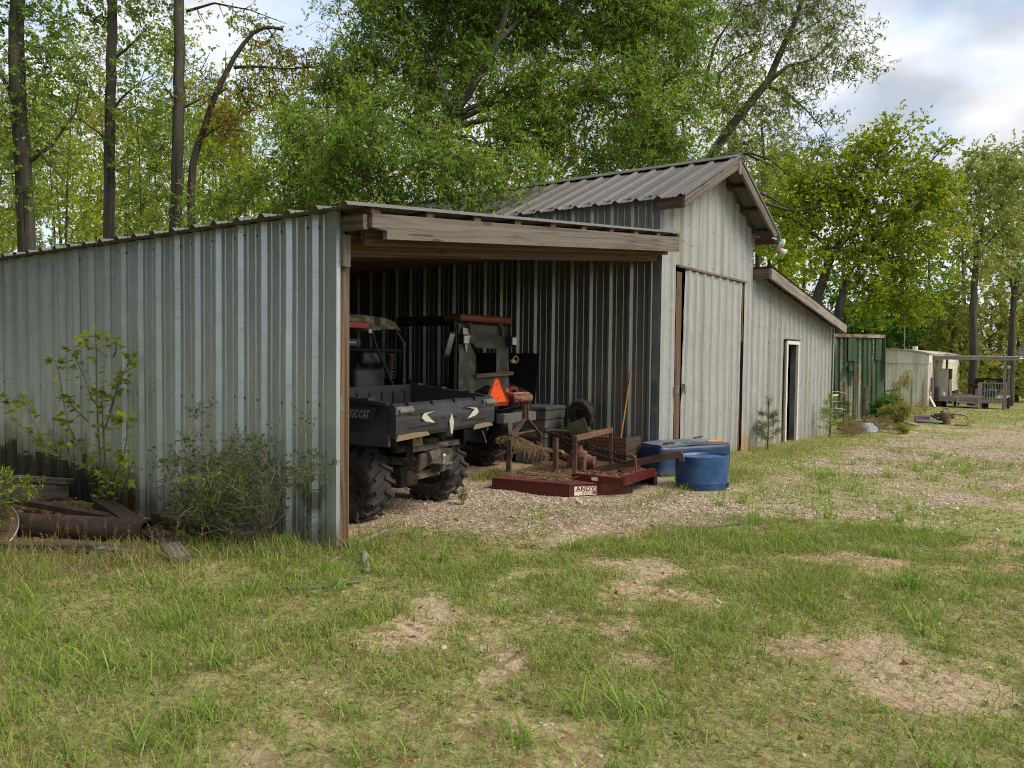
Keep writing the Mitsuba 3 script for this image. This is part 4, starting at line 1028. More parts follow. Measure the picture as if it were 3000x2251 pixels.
# worn name plate on the slanting skirt
a, b = np.array([*ins[5], 0]), np.array([*ins[0], 0]); u = (b - a) / np.linalg.norm(b - a); n_ = np.cross(u, [0, 0, 1])
o = a + u * .06 + n_ * .0072
pl = obj('name_plate', G().prism([(0, 0), (.25, 0), (.25, .092), (0, .092)], o + [0, 0, .02] - n_ * .0, u, [0, 0, 1], .0025), 'm_plate', mow, xf=MX, label='worn white name plate on the red skirt')
o2 = o + n_ * .003 + np.array([0, 0, .02])
t_ = meshkit.text_mesh('ANDY', .040, .0016, True); q = np.array(t_.vertices); q[:, 0] *= .22 / q[:, 0].max()
obj('lettering', G().add(o2 + (q[:, :1] + .015) * u + (q[:, 1:2] + .049) * np.array([0, 0, 1.0]) + q[:, 2:] * n_, t_.faces), 'm_sign_maroon', pl, xf=MX)
obj('rule', G().prism([(.004, .042), (.246, .042), (.246, .0455), (.004, .0455)], o2, u, [0, 0, 1], .0012), 'm_sign_maroon', pl, xf=MX)
t_ = meshkit.text_mesh('500', .03, .0012, False); q = np.array(t_.vertices); q[:, 0] *= .085 / q[:, 0].max()
obj('lettering', G().add(o2 + (q[:, :1] + .088) * u + (q[:, 1:2] + .007) * np.array([0, 0, 1.0]) + q[:, 2:] * n_, t_.faces), 'm_sign_maroon', pl, xf=MX)
obj('stripe', G().prism([(.185, .012), (.246, .012), (.246, .036), (.185, .036), (.215, .024)], o2, u, [0, 0, 1], .0011), 'm_sign_maroon', pl, xf=MX)
# channel rails on the deck, tail arm, upright frames, gearbox, hitch frame, shaft
g = G()
g.bar([-.62, .60, .18], [-.66, .0, .18], .05, .075); g.bar([-.66, .02, .185], [.14, -.05, .185], .05, .085); g.bar([.0, .30, .17], [.55, .26, .17], .04, .05)
rl = obj('deck_rail', g, 'm_mower_red', dk, xf=MX)
obj('sticker', G().obox([-.672, .33, .185], [.067, 1, 0], [1, 0, 0], [0, 0, 1], .035, .002, .016), 'm_plate', rl, xf=MX)
g = G(); g.bar([-.03, .68, .15], [.0, -.41, .43], .03, .075); g.bar([.0, -.395, .43], [.005, -.41, .345], .03, .05); arm = obj('tail_arm', g, 'm_rust', mow, xf=MX)
g = G(); g.box([-.05, .60, .15], [.03, .70, .24]); obj('arm_bracket', g, 'm_mower_red', arm, xf=MX)
g = G(); g.bar([-.06, .08, .15], [-.05, .10, .36], .03, .012); g.bar([.05, .12, .15], [.05, .14, .36], .03, .012); g.bar([-.06, .10, .36], [.05, .14, .36], .03, .012); obj('clevis', g, 'm_rust_bright', arm, xf=MX)
g = G(); g.bar([-.40, .68, .15], [-.39, .68, .565], .018, .045, (0, 1, 0)); g.bar([.55, .62, .15], [.54, .62, .58], .018, .045, (0, 1, 0)); g.bar([-.40, .68, .565], [.55, .62, .585], .05, .055); obj('upright_frame', g, 'm_rust_bright', mow, xf=MX)
g = G(); g.bar([-.20, 1.0, .14], [-.205, 1.0, .535], .06, .045, (0, 1, 0)); obj('upright_post', g, 'm_rust', mow, xf=MX)
g = G(); g.rbox([-.10, .68, .16], [.12, .92, .34], .03); g.cyl([0, .60, .27], [0, .70, .27], .06); g.lathe([(.10, 0), (.10, .04), (.05, .06), (.04, .12)], [0, .80, .33], [0, 0, 1], 16); obj('gearbox', g, 'm_rust_bright', mow, smooth=40, xf=MX)
g = G(); g.tube([[0, .95, .30], [-.03, 1.30, .37], [-.05, 1.62, .50]], .028, 10); g.cyl([0, .92, .28], [0, 1.04, .315], .05); sh = obj('drive_shaft', g, 'm_rust_bright', mow, smooth=40, xf=MX)
obj('yoke', G().tube([[-.05, .98, .36], [-.02, 1.04, .36], [.03, 1.05, .33], [.05, .98, .28]], .018, 8), 'm_yellow_paint', sh, xf=MX)
g = G(); rs_ = np.random.RandomState(4)
for k in range(520):
    t = rs_.uniform(0, 1); c = np.array([-.03, 1.22, .36]) * (1 - t) + np.array([-.30, 1.66, .50]) * t; d = rs_.normal(size=3) * [.06, .05, .02]; e = rs_.normal(size=3) * [.05, .05, .05]; e[2] = -abs(rs_.normal()) * .085
    g.tube([c + d, c + d + e * .5 + [0, 0, .012], c + d + e], .0022, 3, False)
obj('dry_grass_clump', g, 'm_straw', mow, xf=MX, kind='stuff')
g = G()
for sx in (-1, 1):
    g.bar([sx * .035, 1.50, .89], [sx * .035, 1.50, .70], .02, .05); g.bar([sx * .03, 1.50, .72], [sx * .40, 1.50, .49], .02, .06, (0, 1, 0)); g.bar([sx * .40, 1.50, .50], [sx * .41, 1.50, .10], .022, .06, (0, 1, 0))
g.tube([[-.35, 1.5, .55], [.30, 1.5, .555]], .013, 8)
hf = obj('hitch_frame', g, 'm_rust', mow, xf=MX, label='rusty brown hitch frame shaped like a letter A')


def chain(parent, a, b, sag, link=.052):
    a, b = np.array(a), np.array(b); L = np.linalg.norm(b - a); n = int(L / (link * .72)); g = None; out = []
    for k in range(n):
        t0, t1 = k / n, (k + 1) / n
        P = lambda t: a + (b - a) * t - np.array([0, 0, sag * 4 * t * (1 - t)])
        c = P((t0 + t1) / 2); d = P(t1) - P(t0); d /= np.linalg.norm(d); s_ = np.cross(d, [0, 0, 1]); s_ /= np.linalg.norm(s_); v_ = np.cross(s_, d)
        w = s_ if k % 2 else v_; th = np.linspace(0, 2 * PI, 13)[:-1]
        loop = c + d * (np.cos(th) * link * .5)[:, None] + w * (np.sin(th) * link * .3)[:, None]
        g = G(); g.tube(np.vstack([loop, loop[:1]]), link * .11, 5, False); out.append(g)
    root = obj('chain', out[0], 'm_rust_dark', parent, xf=MX)
    for g in out[1:]:
        obj('link', g, 'm_rust_dark', root, xf=MX)


chain(mow, [.32, 1.52, .60], [.05, .14, .345], .03); chain(mow, [.36, 1.50, .58], [-.06, .20, .30], .05)
g = G(); rs_ = np.random.RandomState(8)
for k in range(900):
    c = np.array([rs_.uniform(-.85, .35), rs_.uniform(.55, 1.38), .15]) if k < 700 else np.array([rs_.uniform(-.6, .1), rs_.uniform(.03, .5), .15])
    th = rs_.uniform(0, PI * 2); l_ = rs_.uniform(.03, .16); d = np.array([math.cos(th), math.sin(th), rs_.uniform(-.02, .25)]) * l_; c[2] += abs(rs_.normal()) * .012
    g.tube([c - d / 2 + [0, 0, abs(d[2]) / 2], c + [0, 0, .004 + abs(d[2]) / 2], c + d / 2 + [0, 0, abs(d[2]) / 2]], .0024, 3, False)
obj('straw_litter', g, 'm_straw', dk, xf=MX, kind='stuff')

# ------------------------------------------------------------------ things along the partition and in front of it
bn = thing('cut_barrel', 'short blue plastic barrel with a handle slot, standing on the gravel', 'barrel')
bc = np.array([4.47, -1.00, float(zg(4.47, -1.0)) - .01])
th = np.linspace(0, 2 * PI, 61)[:-1]; zs = [(0, .262), (.03, .272), (.085, .280), (.095, .286), (.105, .286), (.115, .281), (.25, .285), (.36, .288), (.385, .292), (.39, .288), (.378, .276), (.366, .270), (.362, .20), (.368, .08), (.369, .0)]
V = []
for z, r in zs:
    k = 1 + .0 * th
    V.append(np.stack([bc[0] + r * np.sign(np.cos(th)) * np.abs(np.cos(th)) ** .75 * .97, bc[1] + r * np.sign(np.sin(th)) * np.abs(np.sin(th)) ** .75 * .9, bc[2] + z + .012 * np.cos(th + 1.0) * (z > .3)], 1))
V = np.array(V); R = frame([0, 0, 0], -.5)[:3, :3]; V = (V - bc) @ R.T + bc
i, j = np.meshgrid(np.arange(len(zs) - 1), np.arange(60), indexing='ij')
obj('body', G().add(V.reshape(-1, 3), np.stack([i * 60 + j, i * 60 + (j + 1) % 60, (i + 1) * 60 + (j + 1) % 60, (i + 1) * 60 + j], -1).reshape(-1, 4)), 'm_blue_plastic', bn, smooth=50)
d = np.array([-0.10, -1.0, 0]); d /= np.linalg.norm(d); s_ = np.cross([0, 0, 1], d); c = bc + d * .262 + s_ * .115 + np.array([0, 0, .065])
hs = thing('rubber_mat_roll', '', '') if False else None
g = G(); sl = [(x * .05, z * .024) for x, z in [(-1, -.6), (-.7, -1), (.7, -1), (1, -.6), (1, .6), (.7, 1), (-.7, 1), (-1, .6)]]; g.prism(sl, c, s_ + .25 * -d, [0, 0, 1], .008)
obj('handle_slot', g, 'm_black_plastic', bn)

se = thing('vinyl_seat', 'long blue seat block with a torn top showing orange foam, behind the cut barrel', 'seat')
SX = frame([5.52, -.36, -.06], -.48)
m_ = trimesh.creation.box([1.16, .46, .40]).subdivide().subdivide().subdivide().subdivide(); q = np.array(m_.vertices)
d = q / [.58, .23, .20]; w = np.abs(d); rr = np.linalg.norm(np.maximum(w - [.88, .72, .72], 0) / [.12, .28, .28], axis=1); sc = np.where(rr > 1, 1 / np.maximum(rr, 1), 1)
qq = np.sign(d) * (np.minimum(w, [.88, .72, .72]) + np.maximum(w - [.88, .72, .72], 0) * sc[:, None]) * [.58, .23, .20]
qq += .012 * (meshkit.fbm(qq * 7 + 3, 3, 1) - .5)[:, None]; qq[:, 2] += .20
obj('body', (qq @ SX[:3, :3].T + SX[:3, 3], m_.faces), 'm_blue_vinyl', se, smooth=40)
m_ = trimesh.creation.box([1.10, .42, .03]).subdivide().subdivide().subdivide(); q = np.array(m_.vertices) + [0, 0, .405]; q[:, 2] += .02 * (meshkit.fbm(q * [9, 9, 0] + 5, 3, 2) - .3) - .02 * (np.abs(q[:, 0]) / .55) ** 4
obj('cover', (q @ SX[:3, :3].T + SX[:3, 3], m_.faces), 'm_grey_blue', se, smooth=40, label='faded torn cover on top of the seat block')
g = G(); g.prism([(-.12, -.04), (.05, -.06), (.14, -.02), (.12, .05), (-.02, .04), (-.10, .02)], [.34, -.14, .41], [1, 0, 0], [0, 1, 0], .022); obj('foam', g, 'm_foam', se, xf=SX)
g = G()
for k in range(14):
    x = random.uniform(-.55, .5); y = random.choice([-.2, .2, -.19]); g.prism([(0, 0), (random.uniform(.05, .14), .01), (random.uniform(.02, .08), random.uniform(.02, .05))], [x, y, .412], [1, 0, random.uniform(-.1, .3)], [0, 1, random.uniform(0, .6)], .003)
obj('torn_vinyl', g, 'm_black_plastic', se, xf=SX, kind='stuff')

zf = -.045
bm = thing('broom', 'straw broom with a wooden handle leaning upside down against the ribbed wall', 'broom')
bm_lab = labels[bm]; bm_lab['label'] = 'straw broom with a long orange brown handle leaning against the ribbed wall'
obj('handle', G().tube([[5.13, .375, .36], [5.33, .345, 1.24]], .0125, 10), 'm_broom_handle', bm, smooth=40)
g = G(); rs_ = np.random.RandomState(5)
for k in range(150):
    a = rs_.uniform(0, 2 * PI); r = rs_.uniform(0, 1) ** .5; g.tube([[5.13 + .02 * r * math.cos(a), .375 + .035 * r * math.sin(a), .37], [5.12 + .035 * r * math.cos(a), .376 + .085 * r * math.sin(a), .22], [5.11 + .045 * r * math.cos(a), .378 + .10 * r * math.sin(a), -.03]], .0034, 3, False)
obj('bristles', g, 'm_broom_straw', bm, kind='stuff')
g = G()
for z in (.34, .30):
    g.lathe([(.036, -.006), (.046, 0), (.036, .006)], [5.127, .376, z], [.15, 0, 1], 16)
obj('binding', g, 'm_wire', bm)

sw = thing('spare_wheel', 'small spare wheel with a rusty rim resting on a box against the ribbed wall', 'wheel')
tyre(sw, [5.16, .98, .655], [.97, -.1, .2], .20, .13, .085, 22, .008, rim_mat='m_rust_dark', name='rim')
wb = thing('wooden_box', 'dark wooden box with a mossy board on top under the spare wheel', 'box')
g = G()
for k, (z0, z1) in enumerate(((-.05, .10), (.105, .25), (.255, .40))):
    obj('plank', G().box([4.92, .70, z0], [4.945, 1.30, z1]), 'm_wood_dark', wb)
    obj('plank', G().box([4.95, 1.28, z0], [5.34, 1.30, z1]), 'm_wood_dark', wb)
    obj('plank', G().box([4.95, .70, z0], [5.34, .72, z1]), 'm_wood_dark', wb)
obj('lid', G().box([4.90, .68, .405], [5.36, 1.32, .44]), 'm_mossy_board', wb)
mb = thing('mossy_board', 'square mossy green board propped on its corner below the spare wheel', 'board')
obj('sheet', G().obox([4.86, .83, .435], [-.12, .8, -.35], [-.05, .38, .9], [1, 0, .1], .13, .17, .006), 'm_mossy_board', mb)
wc = thing('plank_crate', 'low dark plank crate standing behind the mower frame', 'crate')
for z0, z1 in ((-.05, .10), (.11, .25), (.26, .42)):
    obj('plank', G().box([4.80, .12, z0], [4.825, .68, z1]), 'm_wood_brown' if z0 > .2 else 'm_wood_dark', wc); obj('plank', G().box([4.83, .12, z0], [5.2, .145, z1]), 'm_wood_dark', wc)
gbn = thing('ribbed_tub', 'grey plastic tub with ribbed sides and a lid beside the spare wheel', 'tub')
g = G()
for k in range(6):
    z0 = -.05 + k * .125; e = .015 * (k % 2)
    g.rbox([4.85 - e, 1.36 - e, z0], [5.32 + e, 1.86 + e, z0 + .125], .018)
obj('body', g, 'm_grey_plastic', gbn); obj('lid', G().rbox([4.82, 1.33, .70], [5.34, 1.89, .755], .02), 'm_grey_plastic', gbn)
dp = thing('plywood_sheet', 'large dark plywood sheet leaning on the ribbed wall behind the tractor', 'sheet')
obj('ply', G().obox([5.22, 2.55, .70], [0, 1, 0], [.16, 0, 1], [1, 0, -.16], .75, .78, .008), 'm_black_plastic', dp)

# ------------------------------------------------------------------ scrap along the foot of the side wall
zq = lambda x, y: float(zg(x, y))
pp = thing('iron_pipe', 'thick rusty black pipe lying along the wall', 'pipe')
a, b = np.array([-1.02, 2.78, -.02]), np.array([-.50, 1.72, -.02]); d = (b - a) / np.linalg.norm(b - a)
g = G(); g.lathe([(.088, 0), (.102, 0), (.102, 1.60), (.088, 1.60)], a - d * .42, d, 36, closed=True)
obj('tube', g, 'm_rust_dark', pp, smooth=40)
ld = thing('rusty_disc', 'round rusty lid with a pale worn rim leaning on the pipe at the left edge', 'lid')
g = G(); dc = np.array([-1.33, 2.74, .02]); nx = np.array([-.35, -.62, .70]); g.lathe([(.001, .012), (.20, .010), (.262, .0), (.272, -.012), (.258, -.016), (.001, .0)], dc, nx, 48); obj('plate', g, 'm_rust', ld, smooth=40)
obj('rim', G().lathe([(.268 + .008 * math.cos(a_), .008 * math.sin(a_) - .002) for a_ in np.linspace(0, 2 * PI, 9)[:-1]], dc, nx, 64, closed=True), 'm_steel', ld, smooth=True)
be = thing('rusty_beam', 'dark rusty steel beam slanting down from the wall past the pipe', 'beam')
g = G(); P0, P1 = np.array([-.19, 3.12, .05]), np.array([-.70, .74, -.04]); g.bar(P0, P1, .15, .012); g.bar(P0 + [-.06, 0, -.05], P1 + [-.06, 0, -.05], .012, .09); g.bar(P0 + [.06, 0, -.05], P1 + [.06, 0, -.05], .012, .09); obj('channel', g, 'm_rust_dark', be)
b2 = thing('fallen_beam', 'thin dark beam half buried in leaves between the pipe and the wall', 'beam')
obj('channel', G().bar([-.62, 3.9, .0], [-.36, 2.0, -.02], .10, .05), 'm_rust_dark', b2)
b3 = thing('wall_sill', 'dark rotten sill board along the foot of the wall behind the thorny bush', 'board')
obj('timber', G().bar([-.13, 2.2, -.03], [-.20, .62, -.03], .14, .11), 'm_wood_dark', b3)
for nm, lab, p0, p1, w, h, m in (('timber_block', 'weathered square timber end sticking out of the grass by the beam', [-.74, .98, .0], [-.86, .64, -.02], .13, .10, 'm_wood_grey'),
                                 ('grey_board', 'weathered grey board lying in the grass left of the timber end', [-1.0, 1.50, -.035], [-.84, 1.06, -.045], .08, .05, 'm_wood_grey'),
                                 ('buried_plank', 'dark plank lying in front of the pipe among dead leaves', [-1.42, 2.35, -.05], [-.72, 1.35, -.055], .10, .05, 'm_wood_dark')):
    t = thing(nm, lab, 'board'); obj('timber', G().bar(p0, p1, w, h), m, t)
fr_ = thing('stencilled_frame', 'grey timber frame with stencilled numbers at the left edge', 'frame')
ra, rb_ = np.array([-.60, 4.32, -.0]), np.array([-.06, 4.02, .0])
f1 = obj('rail', G().bar(ra + [-.3, .17, .0], rb_, .045, .135), 'm_wood_grey', fr_)
obj('rail', G().bar([-.30, 4.75, .09], [-.08, 3.93, .105], .13, .04), 'm_wood_grey', fr_)
u = (rb_ - ra) / np.linalg.norm(rb_ - ra)
t_ = meshkit.text_mesh('175', .085, .002, True); q = np.array(t_.vertices); n_ = np.cross(u, [0, 0, 1])
obj('stencil', G().add(ra + u * .02 + n_ * .0245 + q[:, :1] * u * .8 + (q[:, 1:2] - .045) * np.array([0, 0, 1.0]) + q[:, 2:] * n_, t_.faces), 'm_ink', f1)
for k, (p0, p1, r, lab) in enumerate((([-.02, -.30, .02], [-.30, -.62, .015], .03, 'pale weathered branch lying on the grass in front of the bay post'), ([.60, .12, .02], [.12, -.02, .01], .022, 'pale stick lying between the bay post and the tyre'), ([-.30, -.25, .02], [.05, -.10, .015], .012, 'thin stick at the foot of the bay post'), ([-.86, -.52, .015], [-.45, -.72, .012], .016, 'grey twig lying in the grass left of the sandy patch'), ([2.3, -1.75, .0], [2.95, -2.05, .0], .016, 'dark stick lying on the gravel before the barrel'))):
    P = np.linspace(p0, p1, 7) + np.random.RandomState(k).uniform(-.012, .012, (7, 3)) * [1, 1, .4]; P[:, 2] = zbump(P[:, 0], P[:, 1]) + r * .8
    tag(obj('stick', G().tube(P, np.linspace(r, r * .6, 7), 7), 'm_wood_pale' if k < 3 else 'm_wood_grey', smooth=True), lab, 'stick')
# ------------------------------------------------------------------ green container standing behind the lean-to
ct = thing('green_container', 'green ribbed steel container with pale peeling streaks beside the low lean-to', 'container')
cu = np.array([-.78, .626, 0]); cn = np.array([-.626, -.78, 0]); co = np.array([22.35, .32, 0])
zb_, zt_ = -.55, 2.15
K = [(0, 0), (.06, 0), (.085, -.035), (.145, -.035), (.17, 0)]
prof_ = [(k * .17 + a, d) for k in range(14) for a, d in K[:-1]] + [(14 * .17, 0)]


def ribbed(o, u, n, pts, z0, z1, lean=0.0):
    P = np.array(pts); base = o + P[:, :1] * u + P[:, 1:] * n
    V = np.vstack([base + [0, 0, z0] - u * lean, base + [0, 0, z1]]); m_ = len(P); a = np.arange(m_ - 1)
    return V, np.stack([a, a + 1, a + m_ + 1, a + m_], -1)


obj('end_panel', ribbed(co, cu, cn, prof_, zb_, zt_, .06), 'm_container', ct)
long_ = [(k * .17 + a, d) for k in range(34) for a, d in K[:-1]]
obj('side_panel', ribbed(co + cn * -.02, -cn, -cu, long_, zb_, zt_), 'm_container', ct)
obj('side_panel', ribbed(co + cu * 2.38, -cn, cu, long_, zb_, zt_), 'm_container', ct)
obj('top', G().obox(co + cu * 1.19 - cn * 2.9 + [0, 0, zt_ + .01], cu, cn, [0, 0, 1], 1.19, 2.9, .01), 'm_container', ct)
obj('top_rail', G().bar(co + cn * .02 + [0, 0, zt_ - .02], co + cu * 2.38 + cn * .02 + [0, 0, zt_ - .02], .07, .10), 'm_container_rail', ct)
obj('corner_post', G().bar(co + cn * .02 - cu * .07 + [0, 0, zb_], co + cn * .02 + [0, 0, zt_], .08, .08), 'm_container', ct)
obj('corner_post', G().bar(co + cn * .02 + cu * 2.38 + [0, 0, zb_], co + cn * .02 + cu * 2.38 + [0, 0, zt_], .08, .08), 'm_container_rail', ct)
for s_, z_, w_ in ((.20, 1.75, .22), (1.18, 1.72, .26)):
    obj('patch_plate', G().obox(co + cu * s_ + cn * .015 + [0, 0, z_], cu, [0, 0, 1], cn, w_ / 2, .36, .012), 'm_container', ct)
lk = G(); lk.obox(co + cu * 1.22 + cn * .04 + [0, 0, 1.15], cu, [0, 0, 1], cn, .07, .09, .03); lk.cyl(co + cu * 1.20 + cn * .06 + [0, 0, .2], co + cu * 1.20 + cn * .06 + [0, 0, 1.1], .018)
obj('lock_bar', lk, 'm_container', ct)

# ------------------------------------------------------------------ mobile home with its porch
mh = thing('mobile_home', 'old cream mobile home with a low bowed roof and rust streaks', 'mobile home')
hx, hy0, hy1, hz = 41.6, 1.56, 5.1, -1.08
ys = np.linspace(hy0, hy1, 37); zt = 1.70 + .24 * np.sin(np.clip((ys - hy0) / (hy1 - hy0), 0, 1) * PI) ** .8
g = G(); gr_ = np.where(np.arange(37) % 2, .012, 0)
n_ = len(ys); a = np.arange(n_ - 1); q4 = np.stack([a, a + 1, a + n_ + 1, a + n_], -1)
g.add(np.vstack([np.stack([hx - gr_, ys, ys * 0 + hz], 1), np.stack([hx - gr_, ys, ys * 0 + 1.23], 1)]), q4)
ew = obj('end_wall', g, 'm_home_siding', mh)
g = G(); g.add(np.vstack([np.stack([hx - .03 - gr_ * .4, ys, ys * 0 + 1.215], 1), np.stack([hx - .03 - gr_ * .4, ys, zt], 1)]), q4); g.box([hx - .05, hy0, 1.20], [hx, hy1, 1.225]); obj('upper_band', g, 'm_home_siding', mh)
g = G(); g.box([hx, hy0, hz + .55], [hx + .62, hy0 + .05, 1.23]); obj('side_wall', g, 'm_home_pink', mh)
g = G(); g.box([hx + .62, hy0 + .0, hz + .5], [56, hy0 + .05, 1.72]); g.box([hx, hy1 - .05, hz], [56, hy1, 1.72]); obj('side_wall', g, 'm_home_siding', mh)
g = G(); g.box([hx - .03, hy0 - .03, 1.22], [56, hy0 + .03, 1.70]); obj('side_band', g, 'm_pale_panel', mh)
w_ = obj('window', G().box([hx + .64, hy0 - .03, -.35], [hx + 1.5, hy0 - .004, 1.2]), 'm_white_paint', mh)
obj('pane', G().box([hx + .72, hy0 - .036, -.30], [hx + 1.42, hy0 - .032, .45]), 'm_window_dark', w_)
g = G(); ye = np.linspace(hy0 - .12, hy1 + .12, 24); ze = 1.72 + .26 * np.sin(np.linspace(0, PI, 24)) ** .8; m_ = 24; a = np.arange(m_ - 1)
V = np.vstack([np.stack([ye * 0 + hx - .10, ye, ze], 1), np.stack([ye * 0 + 56, ye, ze], 1), np.stack([ye * 0 + hx - .10, ye, ze - .07], 1)])
g.add(V, np.vstack([np.stack([a, a + 1, a + m_ + 1, a + m_], -1), np.stack([a, a + 1, a + 2 * m_ + 1, a + 2 * m_], -1)]))
rf_ = obj('roof', g, 'm_home_roof', mh)
for x, y in ((43, 2.4), (44, 4.3), (45, 4.9)):
    obj('roof_vent', G().cyl([x, y, 1.8], [x, y, 2.12], .13), 'm_pale_panel', rf_)
g = G(); g.box([hx - .01, hy0 - .02, hz], [hx + .60, hy0 + .02, hz + .75]); obj('skirting', g, 'm_white_paint', mh)
obj('aerial', G().tube([[46, 3.4, 1.9], [46, 3.4, 6.2]], .02, 5), 'm_steel', mh)
lp = thing('fallen_panel', 'pale panel leaning against the corner of the mobile home', 'panel')
obj('sheet', G().obox([41.3, 1.26, -.82], [0, -.45, -.88], [1, 0, .15], [0, .88, -.45], .34, .18, .02), 'm_pale_panel', lp)
bg_ = thing('black_bag', 'black plastic bag standing between the mobile home and the porch', 'bag')
obj('bag', G().rbox([42.0, 1.08, -.75], [42.4, 1.32, .02], .11), 'm_black_plastic', bg_, smooth=True)
po = thing('porch', 'grey timber porch with a flat metal roof beside the mobile home', 'porch')
g = G(); g.box([43.0, -2.36, 1.50], [47.2, 1.46, 1.56]); pr_ = obj('porch_roof', g, 'm_pale_panel', po)
g = G(); g.box([42.93, -2.40, 1.60], [47.3, 1.50, 1.64]); obj('roof_sheet', g, 'm_white_paint', pr_)
g = G(); g.box([42.95, -2.37, 1.42], [43.0, 1.46, 1.60]); obj('fascia', g, 'm_wood_deck', pr_)
for x, y, r_ in ((43.25, -1.72, .055), (46.9, -1.72, .055), (43.3, 1.38, .05), (46.9, 1.3, .05)):
    obj('post', G().box([x - r_, y - r_, -1.25], [x + r_, y + r_, 1.5]), 'm_wood_deck', po)
dk_ = obj('joist', G().box([43.0, -1.85, -.80], [43.06, 1.45, -.58]), 'm_wood_deck', po)
for k in range(22):
    y = -1.82 + k * .149; obj('deck_plank', G().box([43.0, y, -.575], [47.0, y + .138, -.54]), 'm_wood_deck', po)
for x, y in ((43.3, -.7), (43.3, .4), (43.3, 1.2), (45, 1.2), (45, -.7), (46.8, -.7), (46.8, -1.7)):
    obj('pier', G().box([x - .12, y - .12, -1.3], [x + .12, y + .12, -.6]), 'm_wood_dark', po)
st_ = obj('step', G().box([42.55, -.68, -.83], [42.85, .32, -.79]), 'm_wood_deck', po); obj('step', G().box([42.25, -.68, -1.0], [42.5, .32, -.96]), 'm_wood_deck', po)
for y in (-.68, .30):
    obj('stringer', G().bar([43.0, y, -.62], [42.3, y, -1.12], .04, .16), 'm_wood_deck', po)
ra_ = obj('railing', G().box([42.60, -1.85, .22], [42.68, -.74, .27]), 'm_wood_deck', po); obj('bottom_rail', G().box([42.62, -1.82, -.80], [42.67, -.76, -.62]), 'm_wood_deck', ra_)
for k in range(9):
    y = -1.74 + k * .118; obj('baluster', G().box([42.60, y - .014, -.75], [42.628, y + .014, .22]), 'm_wood_deck', ra_)
for y in (-1.83, -.75, -.66):
    obj('rail_post', G().box([42.6, y - .045, -1.12], [42.69, y + .045, .26]), 'm_wood_deck', ra_)
obj('back_rail', G().box([46.9, -1.8, .28], [46.95, -.5, .40]), 'm_black_plastic', po)
fg_ = thing('old_fridge', 'cream fridge standing open on the porch deck beside the mobile home', 'fridge')
g = G(); g.rbox([43.9, .86, -.54], [44.5, 1.44, .92], .03); obj('body', g, 'm_fridge', fg_)
g = G(); g.rbox([43.88, .74, -.54], [44.4, .83, .30], .02); obj('door', g, 'm_fridge', fg_); obj('door', G().rbox([43.88, .74, .33], [44.4, .83, .92], .02), 'm_rust_bright', fg_, label='rusty upper door of the fridge')
jg = thing('white_jug', 'white plastic jugs on the porch deck in front of the fridge', 'jug')
labels[jg]['label'] = 'white plastic jug on the porch deck in front of the fridge'
obj('body', G().lathe([(.001, 0), (.085, .0), (.09, .03), (.09, .15), (.04, .22), (.03, .23), (.03, .26), (.001, .262)], [43.3, 1.0, -.54], [0, 0, 1], 16), 'm_jug', jg, smooth=40)
for nm, y0, y1, z1, mt, lab in (('lidded_tote', -1.36, -.96, -.18, 'm_tote_dark', 'dark storage tote with a bright blue lid behind the porch railing'), ('green_bin', -.95, -.80, -.22, 'm_tote_green', 'dark green bin at the left end of the porch railing')):
    t = thing(nm, lab, 'bin'); obj('body', G().rbox([43.4, y0, -.54], [43.9, y1, z1], .04), mt, t)
    obj('lid', G().rbox([43.38, y0 - .02, z1 - .02], [43.92, y1 + .02, z1 + .05], .02), 'm_tote_blue', t)
for nm, lab, y, x in (('porch_chair', 'dark metal chair on the porch left of the railing', -.42, 45.6), ('porch_chair', 'dark chair at the back of the porch behind the railing', -1.45, 45.9)):
    t = thing(nm, lab, 'chair'); obj('seat', G().box([x - .22, y - .22, -.14], [x + .22, y + .22, -.10]), 'm_black_metal', t); obj('backrest', G().box([x + .18, y - .22, -.1], [x + .22, y + .22, .40]), 'm_black_metal', t)
    for dx in (-.2, .2):
        for dy in (-.2, .2):
            obj('leg', G().box([x + dx - .02, y + dy - .02, -.54], [x + dx + .02, y + dy + .02, -.14]), 'm_black_metal', t)
t = thing('rusty_brazier', 'small rusty brazier standing on the porch between chair and tree', 'brazier'); obj('bowl', G().lathe([(.03, -.02), (.2, .05), (.26, .16), (.24, .16), (.001, .06)], [45.2, -.22, -.05], [0, 0, 1], 20), 'm_rust_bright', t, smooth=40); obj('stand', G().cyl([45.2, -.22, -.54], [45.2, -.22, -.05], .03), 'm_rust_dark', t)
t = thing('porch_light', 'twin spot lamp fixed on the porch post under the roof', 'floodlight')
obj('base', G().box([43.15, -1.78, 1.12], [43.2, -1.66, 1.42]), 'm_steel', t)
for y, d in ((-1.62, (-.6, .4, -.6)), (-1.90, (-.6, -.4, -.5))):
    d = np.array(d) / np.linalg.norm(d); obj('lamp_head', G().lathe([(.02, -.1), (.05, -.06), (.085, .05), (.001, .06)], [43.12, y, 1.08], d, 14), 'm_white_paint', t, smooth=40)
t = thing('satellite_dish', 'grey satellite dish above the right end of the porch roof', 'dish')
obj('reflector', G().lathe([(.001, -.05), (.15, -.035), (.28, .02), (.27, .03), (.14, -.025), (.001, -.04)], [43.1, -2.55, 1.87], [-.85, .5, .3], 28), 'm_dish', t, smooth=40); obj('mast', G().tube([[43.15, -2.5, 1.6], [43.2, -2.55, 1.85], [43.2, -2.57, 1.9]], .02, 6), 'm_steel', t); obj('feed_arm', G().tube([[43.1, -2.55, 1.65], [42.8, -2.4, 1.85]], .012, 5), 'm_steel', t)
sw_ = thing('sawhorse', 'old wooden sawhorse standing in front of the mobile home', 'sawhorse')
